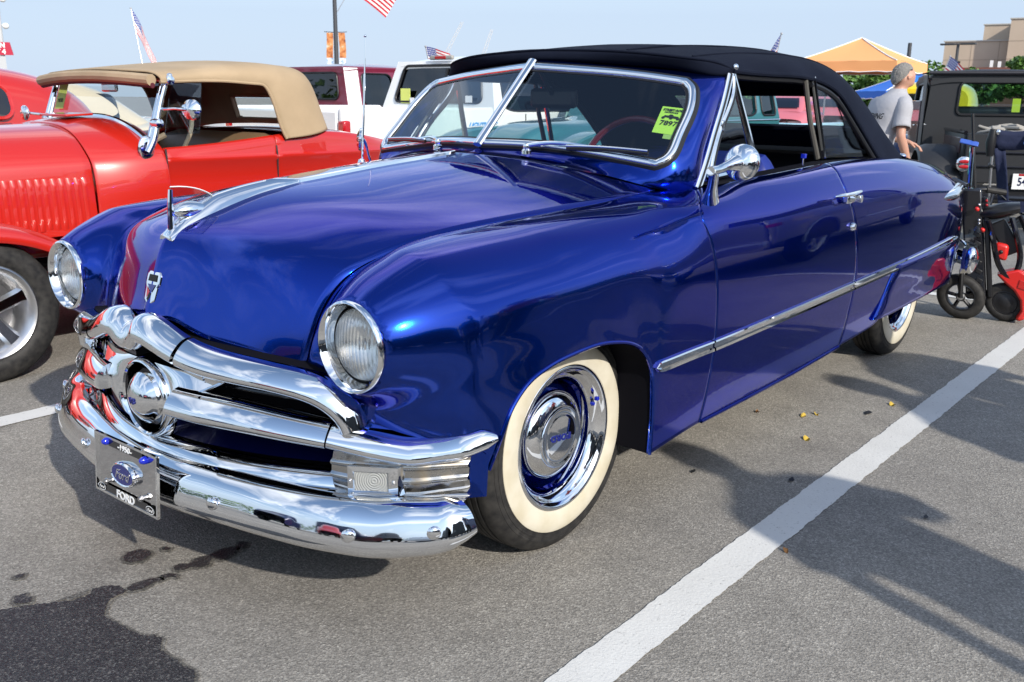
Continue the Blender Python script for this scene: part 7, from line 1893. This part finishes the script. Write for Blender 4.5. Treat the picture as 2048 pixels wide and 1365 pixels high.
# ------------------------------------------------------------------ trees
BARK = mat('bark', (.075, .055, .04), .9)
LEAFS = []
for k, c in enumerate(((.105, .205, .036), (.070, .150, .028), (.15, .25, .05))):
    m = mat('leaf_%s' % 'abc'[k], c, .55); b = BS(m); b.inputs['Subsurface Weight'].default_value = 0
    b.inputs['Transmission Weight'].default_value = 0
    LEAFS.append(m)
def tree(name, label, loc, h, rad, seed, leaf=.34, nl=3400, trunk_h=.32, group='trees beyond the car park'):
    rnd = random.Random(seed); t = thing(name, label, 'tree', loc, rnd.uniform(0, 6), group)
    m_ = MB().tube([(0, 0, 0), (.05, 0, h*trunk_h), (.0, .1, h*.62)], [h*.030, h*.022, h*.008], 9)
    clumps = []
    for k in range(26):
        a = rnd.uniform(0, 6.28); u = rnd.uniform(-.75, 1); rr_ = rad*math.sqrt(max(0, 1 - (u*.9)**2))*rnd.uniform(.35, 1.0)
        c = (rr_*math.cos(a), rr_*math.sin(a), h*(.62 + .33*u)); clumps.append((c, rad*rnd.uniform(.22, .44)))
        if k < 9: m_.tube([(0, 0, h*trunk_h*(.8 + .05*k)), (c[0]*.5, c[1]*.5, (h*trunk_h + c[2])/2), c], [h*.010, h*.006, h*.002], 6)
    obj('trunk', m_, BARK, t)
    mb = MB()
    for k in range(nl):
        c, r_ = clumps[rnd.randrange(len(clumps))]
        d = Vector((rnd.gauss(0, 1), rnd.gauss(0, 1), rnd.gauss(0, 1))).normalized()*r_*rnd.uniform(.55, 1.05)
        p = Vector(c) + Vector((d.x, d.y, d.z*.75)); s = leaf*rnd.uniform(.5, 1.1)
        e = Euler((rnd.uniform(-1.0, 1.0), rnd.uniform(-1.0, 1.0), rnd.uniform(0, 6.28))).to_matrix()
        q = [e @ Vector(v)*s + p for v in ((-.5, -.3, 0), (.1, -.42, .06), (.55, 0, -.02), (.1, .42, .06), (-.5, .25, 0))]
        mb.add(q, [(0, 1, 2, 3, 4)], rnd.choice((0, 0, 1, 1, 2)))
    obj('crown', mb, LEAFS, t, smooth=False, fix=False)
    return t
TREES = [(-66, -18.9, 3.75, 1.9, 'rounded tree in front of the tan building, left of the double light'), (-70, -21.6, 3.3, 1.5, 'tree just right of the orange canopy corner'),
         (-58, -19.6, 2.9, 2.0, 'dense tree behind the man and the orange canopy'), (-60, -24.0, 2.9, 2.2, 'broad tree behind the left half of the orange canopy'),
         (-54, -17.0, 2.7, 1.7, 'low tree above the blue canopy'), (-80, -18.6, 3.9, 1.7, 'tree at the right edge before the building'),
         (-76, -14.6, 4.4, 1.8, 'taller tree at the far right edge above the black pickup'), (-62, -28.5, 2.8, 2.2, 'tree behind the black cloth top, left of the canopy'), (-86, -23.0, 3.7, 1.7, 'tree half hidden by the black pickup roof')]
for k, (x, y, h, r_, lab) in enumerate(TREES): tree('leafy_tree', lab, (x, y, 0), h, r_, 40 + k)
# a wooded horizon all round, too far to tell the trees apart
def far_wood(name, a0, a1, dist, hmax, seed, n=5200):
    rnd = random.Random(seed); mb = MB()
    for k in range(n):
        a = R(rnd.uniform(a0, a1)); d = dist*rnd.uniform(.96, 1.06)
        hh = hmax*(.62 + .38*noise.noise(Vector((a*14, seed, 0))) + .16*noise.noise(Vector((a*50, seed, 3))))
        z = hh*rnd.uniform(.0, 1)**.7; s = dist*.011*rnd.uniform(.5, 1.2)
        e = Euler((rnd.uniform(-1, 1), rnd.uniform(-1, 1), rnd.uniform(0, 6.28))).to_matrix(); p = Vector((math.cos(a)*d, math.sin(a)*d, z))
        mb.add([e @ Vector(v)*s + p for v in ((-.5, -.4, 0), (.2, -.5, .1), (.6, .1, 0), (0, .5, .1))], [(0, 1, 2, 3)], rnd.choice((0, 1, 1, 2)))
    return tag(obj(name, mb, LEAFS, None, smooth=False, fix=False), kind='stuff')
far_wood('distant_woods', -60, 160, 110, 11.5, 5, 9000)
far_wood('far_hedge', 160, 215, 170, 3.4, 8, 5200)
# ------------------------------------------------------------------ litter on the asphalt
LEAFY = mat('yellow_leaf', (.52, .36, .05), .7); LEAFB = mat('brown_leaf', (.22, .11, .04), .8); SPOT = mat('dark_gum', (.018, .018, .02), .6)
for (x, y, a, s, m, nm, lab) in [(-1.521, .66, .3, .018, 'B', 'dry_leaf', 'tiny brown dry leaf nearest the door sill'),
 (-1.60, .83, .2, .030, 'Y', 'dry_leaf', 'curled yellowish leaf fragment in the middle of the stall'),
 (-1.66, .86, .9, .022, 'Y', 'dry_leaf', 'small leaf fragment touching the curled one'),
 (-1.344, .953, .5, .036, 'Y', 'dry_leaf', 'largest yellow leaf, lying alone near the white line'),
 (-2.002, 1.06, .4, .034, 'Y', 'dry_leaf', 'thin yellow leaf closest to the white line edge'),
 (-1.82, 1.02, .1, .034, 'SPOT', 'gum_stain', 'larger dark stain between the yellow leaves'),
 (-.755, .784, .3, .020, 'SPOT', 'gum_stain', 'dark stain below the front fender'),
 (-.911, 1.08, .3, .024, 'SPOT', 'gum_stain', 'dark oval stain beside the white line'),
 (-.392, 1.29, 1.0, .016, 'B', 'dry_leaf', 'brown curled leaf on the outer edge of the white line'),
 (-.902, 1.53, .2, .018, 'SPOT', 'gum_stain', 'dark stain right of the white line')]:
    s *= .8; pts = [(s*math.cos(t)*(1 + .25*math.sin(3*t + x*9)), s*.45*math.sin(t)*(1 + .2*math.cos(4*t)), .006 + (.006*math.sin(t*2) if m != 'SPOT' else 0)) for t in np.linspace(0, 2*math.pi, 15)[:-1]]
    o = obj(nm, MB().add(pts, [tuple(range(14))]), {'Y': LEAFY, 'B': LEAFB, 'SPOT': SPOT}[m], None, smooth=False, fix=False)
    o.location = (x, y, 0); o.rotation_euler = (0, 0, a)
    tag(o, lab, 'leaf' if m != 'SPOT' else 'stain')
